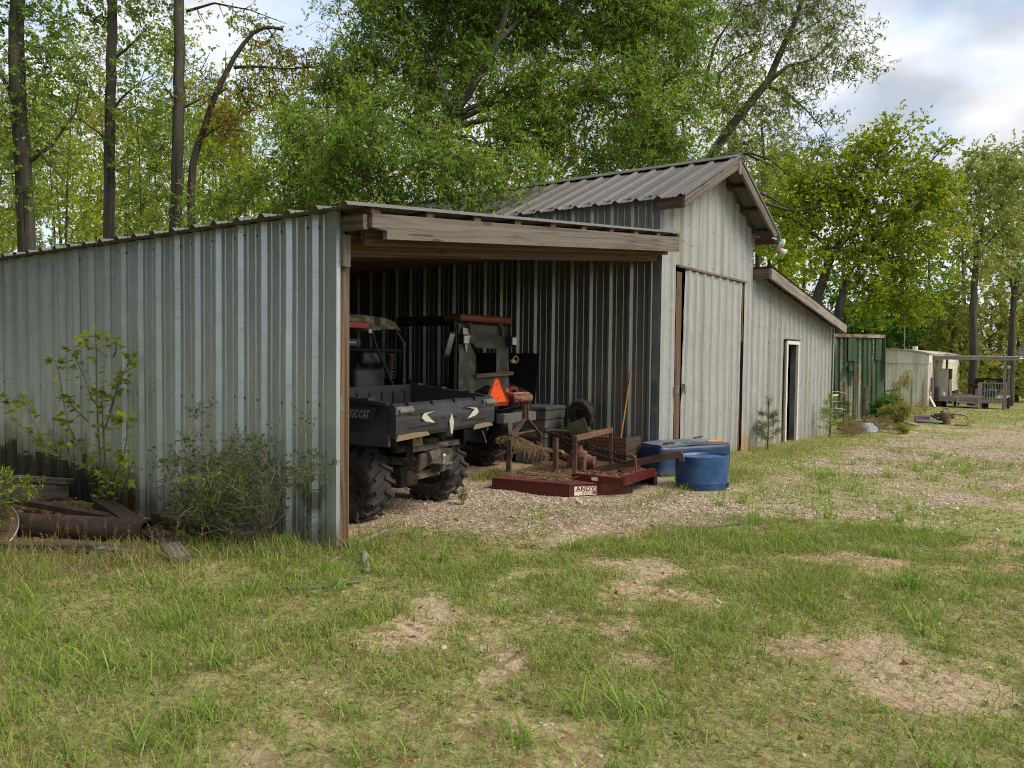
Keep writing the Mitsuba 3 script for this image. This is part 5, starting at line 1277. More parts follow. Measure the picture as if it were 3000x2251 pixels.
obj('beam', G().bar([38, 3.35, -.26], [38, 2.40, -.07], .06, .07), 'm_wood_grey', sw_)
for y, z in ((3.05, -.2), (2.66, -.13)):
    for dx in (-.2, .2):
        obj('leg', G().bar([38 + dx * .2, y, z], [38 + dx, y + .15, -.98], .05, .05), 'm_wood_grey', sw_)

# ------------------------------------------------------------------ scrap in front of the container and the mobile home
cz = zq(20.9, -1.62)
t = thing('rusty_can', 'round rusty fuel can with a handle beside the bent frame', 'can')
cc = [21.4, -1.52, zq(21.4, -1.5)]
obj('body', G().lathe([(.001, 0), (.145, 0), (.15, .01), (.15, .20), (.155, .205), (.155, .225), (.15, .23), (.15, .30), (.13, .335), (.04, .35), (.001, .35)], cc, [0, 0, 1], 24), 'm_rust_bright', t, smooth=30)
obj('handle', G().tube(np.array(cc) + [[0, .06, .34], [0, .05, .42], [0, -.03, .46], [0, -.08, .43], [0, -.06, .35]], .014, 6), 'm_rust_dark', t); obj('cap', G().cyl(np.array(cc) + [0, .09, .34], np.array(cc) + [0, .09, .385], .03), 'm_rust_dark', t)
t = thing('bent_frame', 'rusty pink tubular frame bent into an open rectangle on the gravel edge', 'frame')
P = [(-.23, 0), (-.23, .22), (-.20, .285), (-.14, .305), (.14, .29), (.20, .27), (.235, .21), (.235, .03), (.20, .005), (-.1, .0)]
obj('tube', G().tube([[21.0 - .2 * y, -1.90 - y, zq(21.0, -1.9) + .02 + z] for y, z in P], .026, 8), 'm_rust_pink', t, smooth=True)
t = thing('purple_box', 'faded purple plastic box with a white label lying on its side', 'box')
b0 = [21.9, -.86, zq(21.9, -.86)]; X_ = frame(b0, .3, (0, .15))
obj('body', G().rbox([-.15, -.19, 0], [.15, .19, .20], .02), 'm_purple', t, xf=X_); obj('rim', G().box([-.19, -.21, .15], [-.15, .21, .20]), 'm_purple', t, xf=X_); obj('sticker', G().obox([-.0, .02, .203], [1, 0, 0], [0, 1, 0], [0, 0, 1], .09, .10, .002), 'm_white_paint', t, xf=X_)
t = thing('hose_ring', 'grey hose ring lying on the ground before the purple box', 'hose')
obj('ring', G().lathe([(.33 + .035 * math.cos(a_), .035 * math.sin(a_)) for a_ in np.linspace(0, 2 * PI, 9)[:-1]], [21.4, -1.16, zq(21.4, -1.1) + .05], [.05, .05, 1], 32, closed=True), 'm_dish', t, smooth=True)
t = thing('rusty_bar', 'dark rusty bar lying across the hose ring', 'bar'); obj('strip', G().bar([21.9, -1.1, zq(22, -1) + .22], [21.3, -1.55, zq(21, -1.5) + .03], .03, .05), 'm_rust_dark', t)
t = thing('rust_roller', 'rusty roller lying in the grass behind the purple box', 'roller'); obj('roller', G().tube([[25.6, -.75, zq(25.6, -1) + .10], [25.3, -1.35, zq(25, -1) + .07]], .07, 10), 'm_rust_bright', t)
t = thing('pale_blue_tub', 'pale blue plastic tub lying upside down among the weeds', 'tub'); obj('shell', G().lathe([(.001, .20), (.10, .19), (.17, .12), (.24, .02), (.25, .0)], [16.62, -.41, zq(16.6, -.4)], [-.15, .1, 1], 24), 'm_pale_blue', t, smooth=40)
t = thing('old_plank', 'short pale plank lying among dry weeds before the bushes', 'plank'); obj('timber', G().bar([19.4, -.75, zq(19, -.7) + .10], [19.0, -1.15, zq(19, -1) + .05], .14, .05), 'm_wood_pale', t)
t = thing('wire_hoop', 'pale wire hoop standing out from the container behind the pines', 'hoop')
th = np.linspace(-PI * .55, PI * .55, 20); c_ = np.array([17.8, .60, .42])
P = np.vstack([[c_ + [-.9, .9, .13]], [c_ + [-.1, .1, .135]], [c_ + [.18 * math.cos(a_) * 1.2, -.22 * math.cos(a_), .13 * math.sin(a_)] for a_ in th[::-1]], [c_ + [-.1, .1, -.13]], [c_ + [-.75, .8, -.15]]])
obj('wire', G().tube(P, .009, 5), 'm_steel', t, smooth=True)
t = thing('wire_roll', 'loose roll of thin fence wire heaped between the pines and the container', 'wire'); rs_ = np.random.RandomState(12); g = G()
for k in range(12):
    r = rs_.uniform(.25, .42); c_ = np.array([16.3 + rs_.uniform(-.3, .3), .55 + rs_.uniform(-.3, .3), .02 + rs_.uniform(-.1, .25)]); ax_ = np.array([rs_.uniform(-.4, .4), rs_.uniform(-.4, .4), 1]); a1 = np.cross(ax_, [1, 0, 0]); a1 /= np.linalg.norm(a1); a2 = np.cross(ax_, a1); a2 /= np.linalg.norm(a2); th = np.linspace(0, 2 * PI, 26)
    g.tube(c_ + r * (np.cos(th)[:, None] * a1 + np.sin(th)[:, None] * a2), .005, 4, False)
obj('coils', g, 'm_wire', t, kind='stuff')
t = thing('junk_heap', 'white plastic and metal scraps piled at the corner of the low lean-to', 'scrap'); rs_ = np.random.RandomState(15)
for k in range(9):
    c_ = np.array([15.6 + rs_.uniform(-.2, .5), .25 + rs_.uniform(-.2, .3), -.25 + .09 * k]); obj('scrap_piece', G().obox(c_, rs_.normal(size=3), rs_.normal(size=3), rs_.normal(size=3), rs_.uniform(.08, .2), rs_.uniform(.03, .08), .02) if False else G().bar(c_ - rs_.normal(size=3) * [.12, .1, .04], c_ + rs_.normal(size=3) * [.12, .1, .04] + [.1, -.1, 0], rs_.uniform(.04, .10), .03), 'm_pale_panel' if k > 5 else 'm_rust_dark', t)
t = thing('dead_post', 'brown rotten post standing in front of the green container', 'post'); obj('post', G().tube([[20.3, .42, zq(20, .4)], [20.32, .41, .1], [20.3, .40, .62]], [.06, .05, .045], 7), 'm_wood_post', t)
TREES = [
('tall_tree', 'thick trunked tree with ivy like leaf tufts, leftmost of the tall trunks', None, '2.86,12.09,-0.17,0.183;2.9,12.17,3.6,0.159;2.9,12.26,4.87,0.151;2.87,12.4,6.22,0.143;2.87,12.47,7.33,0.135;2.92,12.46,8.24,0.127;3,12.47,10.22,0.119|2.86,12.4,6.18,0.066;2.72,12.63,6.71,0.046;2.54,12.92,7.24,0.027|2.99,12.15,5.12,0.046;3.23,11.84,5.39,0.038;3.52,11.48,6.06,0.029;3.59,11.42,6.59,0.02|3.07,12.05,5.32,0.033;3.26,11.77,4.93,0.025;3.46,11.46,4.54,0.017', '2.96,12.42,8.63,0.86,0.86;2.59,12.88,7.83,0.99,0.99;3.28,11.91,7.58,0.8,0.8;3.25,11.86,6.26,0.66,0.66;2.91,12.36,6.58,0.86,0.86;2.73,12.54,5.45,0.8,0.8;3.31,11.73,5.46,0.46,0.46;2.96,12.12,4.13,0.46,0.46;3.46,11.62,6.92,0.66,0.66;2.92,12.57,9.89,1.66,1.66', 330, (0.085, 0.055), 38, 'maple', 0.35, 0),
('tall_tree', 'slim straight trunked tree, second of the tall trunks from the left', None, '5.31,13.83,-0.19,0.146;5.37,13.91,4.05,0.127;5.4,13.95,5.3,0.122;5.46,13.98,6.92,0.116;5.51,14,8.26,0.111;5.56,14.02,9.61,0.105;5.64,14.07,12,0.099|5.46,13.98,6.99,0.04;5.75,13.62,7.55,0.028;6.08,13.18,7.88,0.016|5.43,13.97,6.27,0.04;5.21,14.31,6.67,0.028;4.89,14.77,6.9,0.016|5.51,14,8.18,0.04;5.87,13.53,8.67,0.028;6.11,13.22,9.15,0.016', '5.56,14.01,9.46,0.72,0.72;5.28,14.39,9.21,0.64,0.64;5.97,13.41,8.91,0.72,0.72;5.84,13.5,7.79,0.64,0.64;5.14,14.47,7.62,0.8,0.8;5.47,13.89,5.8,0.48,0.48;6,13.21,6.6,0.72,0.72;5.47,14.25,11.2,1.59,1.59;5.99,13.44,9.86,0.95,0.95;5.73,13.61,7,0.56,0.56', 280, (0.085, 0.055), 34, 'maple', 0.35, 0),
('tall_tree', 'straight grey trunk standing between the ivy tree and the crooked tree', None, '5.66,11.63,-0.2,0.147;5.73,11.72,4.34,0.128;5.78,11.73,5.61,0.123;5.82,11.74,6.63,0.119;5.87,11.76,7.9,0.114;5.89,11.82,9.18,0.11;5.93,11.9,11.43,0.105|5.98,11.67,8.92,0.034;6.23,11.34,9.11,0.029;6.58,10.86,9.11,0.024;6.92,10.36,8.89,0.02;7.27,9.87,8.67,0.015|5.9,11.64,6.81,0.03;6.13,11.34,7,0.023;6.4,10.98,7.23,0.015|5.88,11.67,6.7,0.026;5.65,12.02,7.3,0.019;5.49,12.28,7.67,0.011', '5.77,11.93,8.27,0.45,0.45;5.61,12.08,7.29,0.53,0.53;6.22,11.33,8.73,0.45,0.45;6.27,11.18,7.61,0.45,0.45;5.57,12.04,5.79,0.53,0.53;5.91,11.87,10.3,1.05,1.05;6.66,10.73,8.89,0.45,0.45;5.51,12.07,4.97,0.45,0.45', 110, (0.08, 0.05), 24, 'maple', 0.35, 0),
('crooked_tree', 'crooked dark tree arching right with sparse orange tinted leaves', None, '4.66,9.59,-0.19,0.084;4.79,9.6,4.56,0.073;4.83,9.59,5.17,0.067;4.97,9.44,5.76,0.061;5.09,9.31,6.34,0.056;5.23,9.15,6.79,0.05;5.34,9.01,7.15,0.044;5.54,8.77,7.61,0.038;5.73,8.52,7.77,0.032;5.91,8.26,7.71,0.027|5.34,9.01,6.97,0.036;5.63,8.6,6.99,0.029;5.9,8.22,6.94,0.021;6.17,7.85,6.97,0.013|5.23,9.13,6.55,0.027;5.07,9.34,6.35,0.021;4.95,9.49,6.22,0.015;4.76,9.76,6.18,0.01|5.35,8.97,6.69,0.023;5.46,8.8,6.29,0.017;5.55,8.65,5.96,0.01|5.73,8.52,7.77,0.02;5.85,8.32,7.43,0.015;5.88,8.25,7.03,0.01|4.98,9.42,5.62,0.027;5.14,9.21,5.82,0.02;5.17,9.15,5.63,0.013', '5.56,8.73,7.49,0.4,0.4;5.87,8.29,7.29,0.4,0.4;5.38,8.91,6.42,0.4,0.4;5.14,9.21,5.89,0.4,0.4;6.09,7.96,6.97,0.4,0.4;5.7,8.48,6.56,0.46,0.46;5.21,9.1,5.63,0.4,0.4;4.99,9.44,6.29,0.33,0.33', 150, (0.06, 0.04), 22, 'rust', 0.35, 0),
('oak_tree', 'large dense bright green oak spreading over the barn roof', None, '6.74,4.97,-0.22,0.121;6.91,4.98,5.02,0.105;6.96,4.95,5.64,0.092;7.15,4.71,6.07,0.078;7.38,4.42,6.63,0.064;7.58,4.19,7.32,0.051;7.71,4.07,8.25,0.037|6.96,4.95,5.64,0.062;7.45,4.63,5.89,0.053;7.99,4.25,6.4,0.045;8.68,3.64,6.61,0.035;9.43,2.96,6.89,0.026;10.05,2.47,7.23,0.017|7.03,4.85,5.76,0.056;7.53,4.53,6.08,0.048;7.91,4.35,6.4,0.041;8.39,4.07,6.99,0.033;8.8,3.88,7.53,0.025;9.29,3.57,8.08,0.017|6.92,4.99,5.51,0.062;7.39,4.34,5.71,0.051;7.79,3.79,5.53,0.04;8.07,3.37,5.22,0.029;8.35,2.96,4.8,0.019|6.88,5.04,5.39,0.043;6.94,4.37,5.3,0.033;6.94,3.77,4.8,0.024;7.01,3.09,4.55,0.014|6.88,5.03,5.26,0.056;6.28,5.24,5.52,0.044;5.7,5.41,5.58,0.034;5.07,5.64,5.45,0.023;4.54,5.7,5.06,0.014|6.88,5.03,5.2,0.05;6.18,5.14,5.12,0.04;5.48,5.26,5.1,0.03;4.67,5.52,5,0.021;4.11,5.42,4.7,0.013|6.87,5.03,5.14,0.043;6.06,4.7,4.69,0.032;5.24,4.39,4.26,0.022;4.33,4.22,4.07,0.013|7.03,4.85,5.76,0.062;7.16,5.29,6.5,0.051;7.25,5.8,7.39,0.039;7.28,6.38,8.18,0.027|7.54,4.24,7.13,0.05;8.04,4.14,7.65,0.042;8.63,3.93,8.12,0.035;9.31,3.59,8.61,0.027|6.92,4.99,5.45,0.043;7.08,4.17,5.12,0.033;7.08,3.57,4.62,0.024;7.1,2.94,4.21,0.014', '4.44,4.94,4.44,0.8,0.8;4.54,3.94,4.32,0.71,0.71;4.98,3.31,4.18,0.61,0.61;5.6,2.95,4.1,0.47,0.47;6.52,2.89,4.32,0.44,0.44;4.72,6.26,4.39,0.57,0.57;4.68,4.58,3.97,0.48,0.48;4.75,3.78,3.89,0.46,0.46;4.81,6.19,5.08,0.63,0.63;6.13,6.11,5.81,0.68,0.68;6.71,5.3,5.63,0.62,0.62;6.31,4.09,5,0.52,0.52;7.64,3.98,5.4,0.68,0.68;8.57,3.55,5.42,0.71,0.71;9.53,3.05,5.24,0.73,0.73;10.46,2.64,5.65,0.75,0.75;10.37,1.95,6.18,0.73,0.73;10.35,2.03,7.04,0.8,0.8;9.03,2.1,6.17,0.68,0.68;8.53,2.8,6.28,0.74,0.74;8.02,3.5,6.09,0.68,0.68;7.59,4.11,6.33,0.68,0.68;7.91,5.42,6.8,0.73,0.73;7.41,6.12,6.99,0.73,0.73;7.02,6.66,6.98,0.73,0.73;6.63,7.2,6.78,0.66,0.66;7.16,6.53,7.91,0.86,0.86;8.12,6.05,8,0.82,0.82;8.32,4.91,7.93,0.86,0.86;8.9,4.1,7.81,0.86,0.86;9.48,3.29,7.75,0.86,0.86;10.02,2.54,7.83,0.86,0.86;10.93,2.16,8.19,0.82,0.82;8.55,4.68,9.13,1.66,1.66;9.71,3.07,9.15,1.66,1.66;7.39,6.3,9.11,1.33,1.33;11.37,2.22,5.44,0.57,0.57;4.38,6.72,4.16,0.46,0.46;4.35,5.89,3.78,0.41,0.41;4.45,4.87,3.7,0.4,0.4;4.38,7.58,4.02,0.42,0.42;4.35,8.46,3.98,0.37,0.37', 1650, (0.12, 0.034), 84, 'oak', 0.46, 1),
('leaning_tree', 'airy tree leaning right against the clouds behind the barn ridge', None, '13.25,2.78,-0.39,0.156;13.38,2.81,4.82,0.135;13.5,2.71,5.78,0.123;13.7,2.47,6.38,0.11;14.14,1.92,7.3,0.098;14.43,1.55,7.86,0.085;14.61,1.34,8.54,0.073;14.79,1.13,9.1,0.06;14.95,0.96,9.78,0.048|14.39,1.61,7.82,0.064;14.72,1.17,8.26,0.049;15.05,0.72,8.39,0.034;15.48,0.16,9.07,0.02|14.53,1.43,8.18,0.048;14.69,1.25,8.82,0.037;15.17,0.62,9.3,0.027;15.55,0.12,9.63,0.016|14.38,1.61,7.78,0.048;14.7,1.15,7.59,0.037;14.97,0.75,7.16,0.027;15.19,0.41,6.68,0.016|13.73,2.51,7.73,0.048;13.79,2.46,8.05,0.038;13.98,2.21,8.41,0.029;14.46,1.57,8.74,0.02|13.25,2.21,6.01,0.054;13.66,1.65,6.06,0.043;13.93,1.27,5.91,0.031;14.19,0.88,5.52,0.019|13.02,2.52,5.66,0.046;13.43,1.97,6.13,0.039;13.79,1.46,5.98,0.031;14.01,1.13,5.68,0.023;14.09,0.99,5.21,0.015|13.1,1.52,5.21,0.038;13.4,1.08,4.95,0.03;13.7,0.65,4.66,0.023;14.01,0.22,4.81,0.015|13.54,2.76,7.37,0.056;13.66,2.67,8.56,0.045;14.06,2.18,9.52,0.034;14.26,1.94,10.24,0.024', '14,2.24,9.28,0.8,0.8;14.52,1.53,9.45,0.88,0.88;15.08,0.76,9.46,0.8,0.8;15.44,0.24,9.31,0.64,0.64;15.71,-0.17,8.76,0.48,0.48;15.83,-0.38,8.2,0.36,0.36;15.24,0.47,8.59,0.8,0.8;14.68,1.24,8.5,0.72,0.72;14.12,2.01,8.33,0.72,0.72;15.6,-0.06,8.2,0.48,0.48;14.95,0.84,8.11,0.64,0.64;14.47,1.47,7.46,0.64,0.64;13.95,2.17,7.14,0.72,0.72;14.84,0.95,7.39,0.48,0.48;15.11,0.55,7.08,0.4,0.4;15.24,0.35,6.76,0.28,0.28;14.16,1.82,6.35,0.64,0.64;14.63,1.18,6.43,0.56,0.56;15,0.66,6.28,0.48,0.48;15.23,0.34,6.37,0.4,0.4;13.78,2.33,5.94,0.64,0.64;13.74,2.52,7.85,0.64,0.64;14.5,1.63,10.56,1.59,1.59;15.29,0.53,10.42,0.95,0.95;13.78,1.44,5.52,0.46,0.46', 760, (0.1, 0.03), 40, 'willow', 0.45, 0),
('rounded_tree', 'rounded bright yellow green tree behind the low lean-to roof', None, '24.27,2.88,-0.65,0.192;24.4,2.84,3.63,0.167;24.59,2.63,4.53,0.146;24.79,2.4,5.28,0.124;25.18,1.9,5.85,0.103;25.48,1.54,6.81,0.081;25.72,1.29,8.24,0.06|24.65,2.35,-0.66,0.192;24.79,2.26,3.13,0.167;24.9,2.14,3.7,0.147;25.02,2,4.24,0.127;25.2,1.79,4.79,0.107;25.59,1.31,5.62,0.088;26.17,0.56,6.58,0.068;26.62,0.02,7.78,0.048|24.74,2.45,5.12,0.084;24.41,2.96,5.71,0.066;24,3.56,6.3,0.048;23.52,4.24,6.41,0.03|25.17,1.89,5.73,0.084;25.6,1.32,6.09,0.066;26.02,0.75,6.34,0.048;26.58,-0.03,6.35,0.03|25.72,1.29,8.24,0.048;26.16,0.73,8.96,0.036;26.59,0.17,9.57,0.024|25.48,1.54,6.81,0.06;25.09,2.16,7.99,0.042;24.83,2.57,8.82,0.024|26.62,0.02,7.78,0.048;26.92,-0.35,8.62,0.033;27.35,-0.91,9.16,0.018|25.15,1.87,4.89,0.06;25.85,0.9,4.91,0.048;26.41,0.13,5.15,0.036;26.82,-0.47,4.68,0.024|20.27,3.6,6.28,0.064;20.67,3.04,6.08,0.053;20.92,2.69,5.98,0.042;21.48,1.92,6.2,0.032', '24.03,3.59,7.26,1.07,1.07;24.67,2.73,7.75,1.19,1.19;25.38,1.77,8.23,1.07,1.07;26.08,0.81,8.49,0.95,0.95;26.55,0.11,7.78,0.95,0.95;25.77,1.16,7.29,1.31,1.31;24.92,2.3,6.56,1.31,1.31;24.07,3.45,6.07,0.95,0.95;23.5,4.21,5.58,0.72,0.72;26.59,-0.01,6.83,1.31,1.31;26.01,0.73,5.86,1.31,1.31;25.16,1.87,5.13,1.19,1.19;24.46,2.83,4.88,0.84,0.84;25.55,1.26,4.18,1.19,1.19;26.4,0.11,4.68,1.31,1.31;26.91,-0.54,5.64,0.84,0.84;25.96,1.04,9.44,0.54,0.54;26.52,0.26,9.39,0.48,0.48;25.67,1.41,8.84,0.72,0.72;26.99,-0.44,8.74,0.54,0.54;27.35,-0.91,9.04,0.36,0.36;24.83,2.56,8.7,0.6,0.6;26.88,-0.39,7.31,0.84,0.84;26.09,0.46,3.48,0.95,0.95;26.5,-0.12,3.25,0.72,0.72;25.39,1.43,3.23,0.72,0.72;25.21,1.94,7.28,1.07,1.07;24.36,3.09,6.79,1.07,1.07;23.84,3.91,8.21,0.6,0.6', 1080, (0.13, 0.09), 34, 'bright', 0.55, 0),
('pale_tree', 'pale green tree with a thick dark trunk behind the porch', None, '49.6,0.22,-1.5,0.281;49.6,0.21,1.74,0.244;49.61,0.32,3.73,0.214;49.73,0.31,5.96,0.183;49.86,0.25,7.79,0.153;50.12,0.02,9.83,0.122|49.8,0.3,7.18,0.092;50.33,-0.35,8.61,0.066;51.07,-1.3,9.84,0.041|49.76,0.31,6.57,0.081;49.12,1.27,7.78,0.061;48.55,2.13,8.58,0.041|49.86,0.25,7.79,0.081;49.77,0.51,9.82,0.061;49.44,1.04,11.03,0.041', '49.22,1.39,11.44,1.42,1.42;49.95,0.42,12.26,1.63,1.63;50.79,-0.72,12.68,1.63,1.63;51.48,-1.74,11.88,1.63,1.63;50.14,0.03,10.23,1.63,1.63;49.15,1.31,9,1.42,1.42;50.93,-1.16,9.03,1.63,1.63;49.71,0.44,7.38,1.22,1.22;48.95,1.68,10.21,1.22,1.22;50.66,-0.88,7.4,1.22,1.22;49.98,0.46,13.48,1.02,1.02', 430, (0.24, 0.13), 24, 'pale', 0.9, 0),
('pale_tree', 'pale tree with a forked trunk at the right edge', None, '54.44,-1.37,-1.65,0.274;54.36,-1.46,-1.08,0.238;54.47,-1.43,1.52,0.211;54.55,-1.43,3.47,0.184;54.66,-1.44,5.42,0.157;54.88,-1.65,6.93,0.13|54.62,-1.42,4.98,0.13;55.05,-1.95,5.86,0.097;55.7,-2.8,6.95,0.065|54.66,-1.44,5.42,0.087;54.51,-1.12,7.14,0.065;54.5,-0.97,9.09,0.043', '54.61,-1.16,8.66,1.73,1.73;55.68,-2.5,10.84,2.38,2.38;55.47,-2.42,7.81,1.95,1.95;54.94,-1.76,6.5,1.3,1.3;54.68,-1.08,11.26,1.73,1.73;55.87,-2.6,13.44,2.6,2.6;55.02,-1.33,14.72,1.3,1.3', 330, (0.24, 0.13), 24, 'pale', 0.9, 0),
('low_tree', 'low yellow green tree behind the roof of the mobile home', None, '55.73,1.99,-1.68,0.132;55.75,2.01,2.63,0.115;55.91,1.93,4.93,0.069', '55.8,2.08,4.93,1.38,1.38;55.1,2.97,3.77,1.15,1.15;56.45,1.11,3.79,1.26,1.26;55.75,2.01,2.86,1.38,1.38;56.11,1.75,6.31,0.92,0.92;55.31,2.52,1.25,1.38,1.38;56.38,1.02,1.03,1.38,1.38;55.67,1.91,-0.36,1.38,1.38;54.88,3.05,0.09,1.03,1.03', 260, (0.26, 0.15), 22, 'yellow', 0.9, 0),
('low_tree', 'low yellow green tree right behind the porch', None, '60.73,0.18,-1.76,0.14;60.74,0.2,2.73,0.122;60.92,0.12,5.16,0.073', '60.81,0.27,5.15,1.46,1.46;60.07,1.22,3.93,1.22,1.22;61.48,-0.75,3.95,1.34,1.34;60.75,0.21,2.97,1.46,1.46;61.13,-0.08,6.62,0.97,0.97;60.28,0.75,1.26,1.46,1.46;61.41,-0.84,1.04,1.46,1.46;60.66,0.1,-0.43,1.46,1.46;59.82,1.3,0.04,1.09,1.09', 260, (0.26, 0.15), 22, 'yellow', 0.9, 0),
('low_tree', 'low yellow green tree at the right edge beyond the porch', None, '63.13,-1.45,-1.78,0.142;63.15,-1.43,2.77,0.124;63.32,-1.51,5.25,0.074', '63.21,-1.35,5.24,1.49,1.49;62.46,-0.38,3.99,1.24,1.24;63.9,-2.39,4.02,1.36,1.36;63.15,-1.42,3.02,1.49,1.49;63.54,-1.71,6.73,0.99,0.99;62.67,-0.87,1.28,1.49,1.49;63.82,-2.49,1.05,1.49,1.49;63.06,-1.53,-0.45,1.49,1.49;62.21,-0.3,0.03,1.11,1.11', 260, (0.26, 0.15), 22, 'yellow', 0.9, 0),
('dark_tree', 'dark green tree behind the mobile home, second from the left', 'dark trees behind the mobile home', '57.42,6.49,-1.71,0.157;57.42,6.49,1.93,0.136;57.56,6.47,4.4,0.074', '57.48,6.57,4.4,1.98,1.98;56.65,7.66,3.4,1.39,1.39;58.27,5.41,3.43,1.39,1.39;57.52,6.61,5.79,1.39,1.39;57.44,6.51,2.62,1.58,1.58;56.84,7.28,1.62,1.39,1.39;58.11,5.52,1.64,1.39,1.39', 230, (0.27, 0.16), 22, 'dark', 0.9, 0),
('dark_tree', 'dark green tree behind the mobile home, fourth from the left', 'dark trees behind the mobile home', '60.96,5,-1.76,0.162;60.96,5,1.97,0.141;61.08,4.96,4.02,0.077', '61.01,5.07,4.02,2.05,2.05;60.14,6.2,2.98,1.44,1.44;61.82,3.87,3.01,1.44,1.44;61.04,5.11,5.45,1.44,1.44;60.96,5.01,2.17,1.64,1.64;60.34,5.81,1.14,1.44,1.44;61.65,3.98,1.16,1.44,1.44', 230, (0.27, 0.16), 22, 'dark', 0.9, 0),
('dark_tree', 'dark green tree behind the mobile home, fifth from the left', 'dark trees behind the mobile home', '64.27,3.82,-1.79,0.168;64.27,3.82,2.01,0.146;64.42,3.8,4.92,0.08', '64.35,3.91,4.92,1.86,1.86;63.57,4.93,3.98,1.3,1.3;65.08,2.82,4.01,1.3,1.3;64.38,3.95,6.22,1.3,1.3;64.3,3.85,3.25,1.49,1.49;63.74,4.58,2.31,1.3,1.3;64.93,2.92,2.33,1.3,1.3', 230, (0.27, 0.16), 22, 'dark', 0.9, 0),
('dark_tree', 'dark green tree behind the mobile home, third from the left', 'dark trees behind the mobile home', '69.21,7.23,-1.83,0.185;69.21,7.23,2.03,0.16;69.44,7.29,7.57,0.088', '69.35,7.41,7.57,2.63,2.63;68.25,8.86,6.24,1.84,1.84;70.39,5.87,6.27,1.84,1.84;69.4,7.46,9.4,1.84,1.84;69.29,7.33,5.21,2.1,2.1;68.49,8.36,3.88,1.84,1.84;70.18,6.01,3.91,1.84,1.84', 230, (0.27, 0.16), 22, 'dark', 0.9, 0),
('dark_tree', 'dark green tree behind the mobile home, leftmost', 'dark trees behind the mobile home', '49.57,7.13,-1.5,0.14;49.57,7.13,1.86,0.122;49.67,7.08,3.4,0.066', '49.61,7.17,3.4,1.55,1.55;48.95,8.03,2.62,1.08,1.08;50.22,6.27,2.64,1.08,1.08;49.63,7.21,4.48,1.08,1.08;49.57,7.13,2.01,1.24,1.24;49.1,7.74,1.23,1.08,1.08;50.09,6.35,1.25,1.08,1.08', 230, (0.27, 0.16), 22, 'dark', 0.9, 0),
('dark_tree', 'dark green tree behind the mobile home, sixth from the left', 'dark trees behind the mobile home', '64.74,3.17,-1.79,0.168;64.74,3.17,2.01,0.146;64.83,3.08,2.54,0.08', '64.75,3.19,2.54,1.59,1.59;64.08,4.07,1.74,1.11,1.11;65.38,2.26,1.76,1.11,1.11;64.78,3.22,3.66,1.11,1.11;64.71,3.14,1.11,1.27,1.27;64.23,3.76,0.31,1.11,1.11;65.25,2.34,0.33,1.11,1.11', 230, (0.27, 0.16), 22, 'dark', 0.9, 0),
('forest_tree', 'distant forest tree beyond the yard, leftmost', 'distant trees beyond the yard', '36.41,8.28,-1.05,0.122;36.42,8.3,2.26,0.106;36.62,8.44,8.62,0.044', '40.55,9.25,11.57,1.42,1.42;33.06,6.94,8.67,1.24,1.24;37.73,8.92,8.29,1.43,1.43;36.78,7.67,6.74,0.94,0.94;36.78,9.03,5.5,1.19,1.19;34.12,8.6,3.99,0.96,0.96;34.17,6.79,2.71,1.2,1.2;37.72,8.05,1.47,0.98,0.98;38.86,9.86,0.04,0.95,0.95', 240, (0.32, 0.2), 20, 'bright', 1.0, 0),
('forest_tree', 'distant forest tree beyond the yard, second from the left', 'distant trees beyond the yard', '43.63,8.52,-1.29,0.14;43.65,8.54,2.4,0.122;43.89,8.58,8.1,0.051', '41.71,7.17,10.02,1.05,1.05;46.66,10,9.71,1.21,1.21;47.86,9.5,8.42,1.22,1.22;42.37,8.99,6.46,1.57,1.57;46.59,10.63,5.52,1.37,1.37;45.96,9.79,4.06,1.29,1.29;45.5,8.84,2.65,1.43,1.43;41.42,8.91,1.28,1.19,1.19;43.64,8.02,-0.02,1.12,1.12', 240, (0.32, 0.2), 20, 'bright', 1.0, 0),
('forest_tree', 'distant forest tree beyond the yard, third from the left', 'distant trees beyond the yard', '60.09,9.63,-1.75,0.183;60.11,9.65,2.73,0.159;60.07,10.14,9.08,0.066', '63.41,9.16,12.64,1.39,1.39;63.44,9.52,11.04,1.39,1.39;55.85,9.25,8.58,1.67,1.67;63.23,11.9,7.85,1.56,1.56;63.27,11.39,6.15,2.04,2.04;59.72,8.31,4.28,1.57,1.57;56.82,8.86,2.66,1.84,1.84;63.62,9.6,1.13,2.05,2.05;55.74,9.93,-0.36,1.97,1.97', 240, (0.32, 0.2), 20, 'dark', 1.0, 0),
('forest_tree', 'distant forest tree beyond the yard, fourth from the left', 'distant trees beyond the yard', '72.92,8.94,-1.86,0.214;72.94,8.97,2.98,0.186;73.14,9.19,10.4,0.077', '70.96,9.37,13.78,1.64,1.64;75.26,8.92,12.49,1.67,1.67;73.82,9.99,10.52,2.32,2.32;73.42,8.45,8.54,1.83,1.83;74.4,8.57,6.76,1.64,1.64;76.04,8.08,4.94,1.62,1.62;73.92,9.68,3,1.81,1.81;73.33,10.21,1.1,2.5,2.5;70.91,7.53,-0.65,1.8,1.8', 240, (0.32, 0.2), 20, 'bright', 1.0, 0),
('forest_tree', 'distant forest tree beyond the yard, fifth from the left', 'distant trees beyond the yard', '80.72,6.66,-1.92,0.229;80.75,6.69,3.13,0.199;81.09,6.91,13.73,0.083', '81.19,6.13,17.6,1.75,1.75;78.4,7.92,15.06,2.44,2.44;84.07,7.57,13.5,2.75,2.75;81.94,5.37,10.75,2.11,2.11;79.51,5.88,8.28,2.09,2.09;79.49,6.94,6.04,1.78,1.78;83.06,5.26,3.84,2.65,2.65;77,6.16,1.47,1.91,1.91;83.41,7.75,-0.95,2.53,2.53', 240, (0.32, 0.2), 20, 'dark', 1.0, 0),
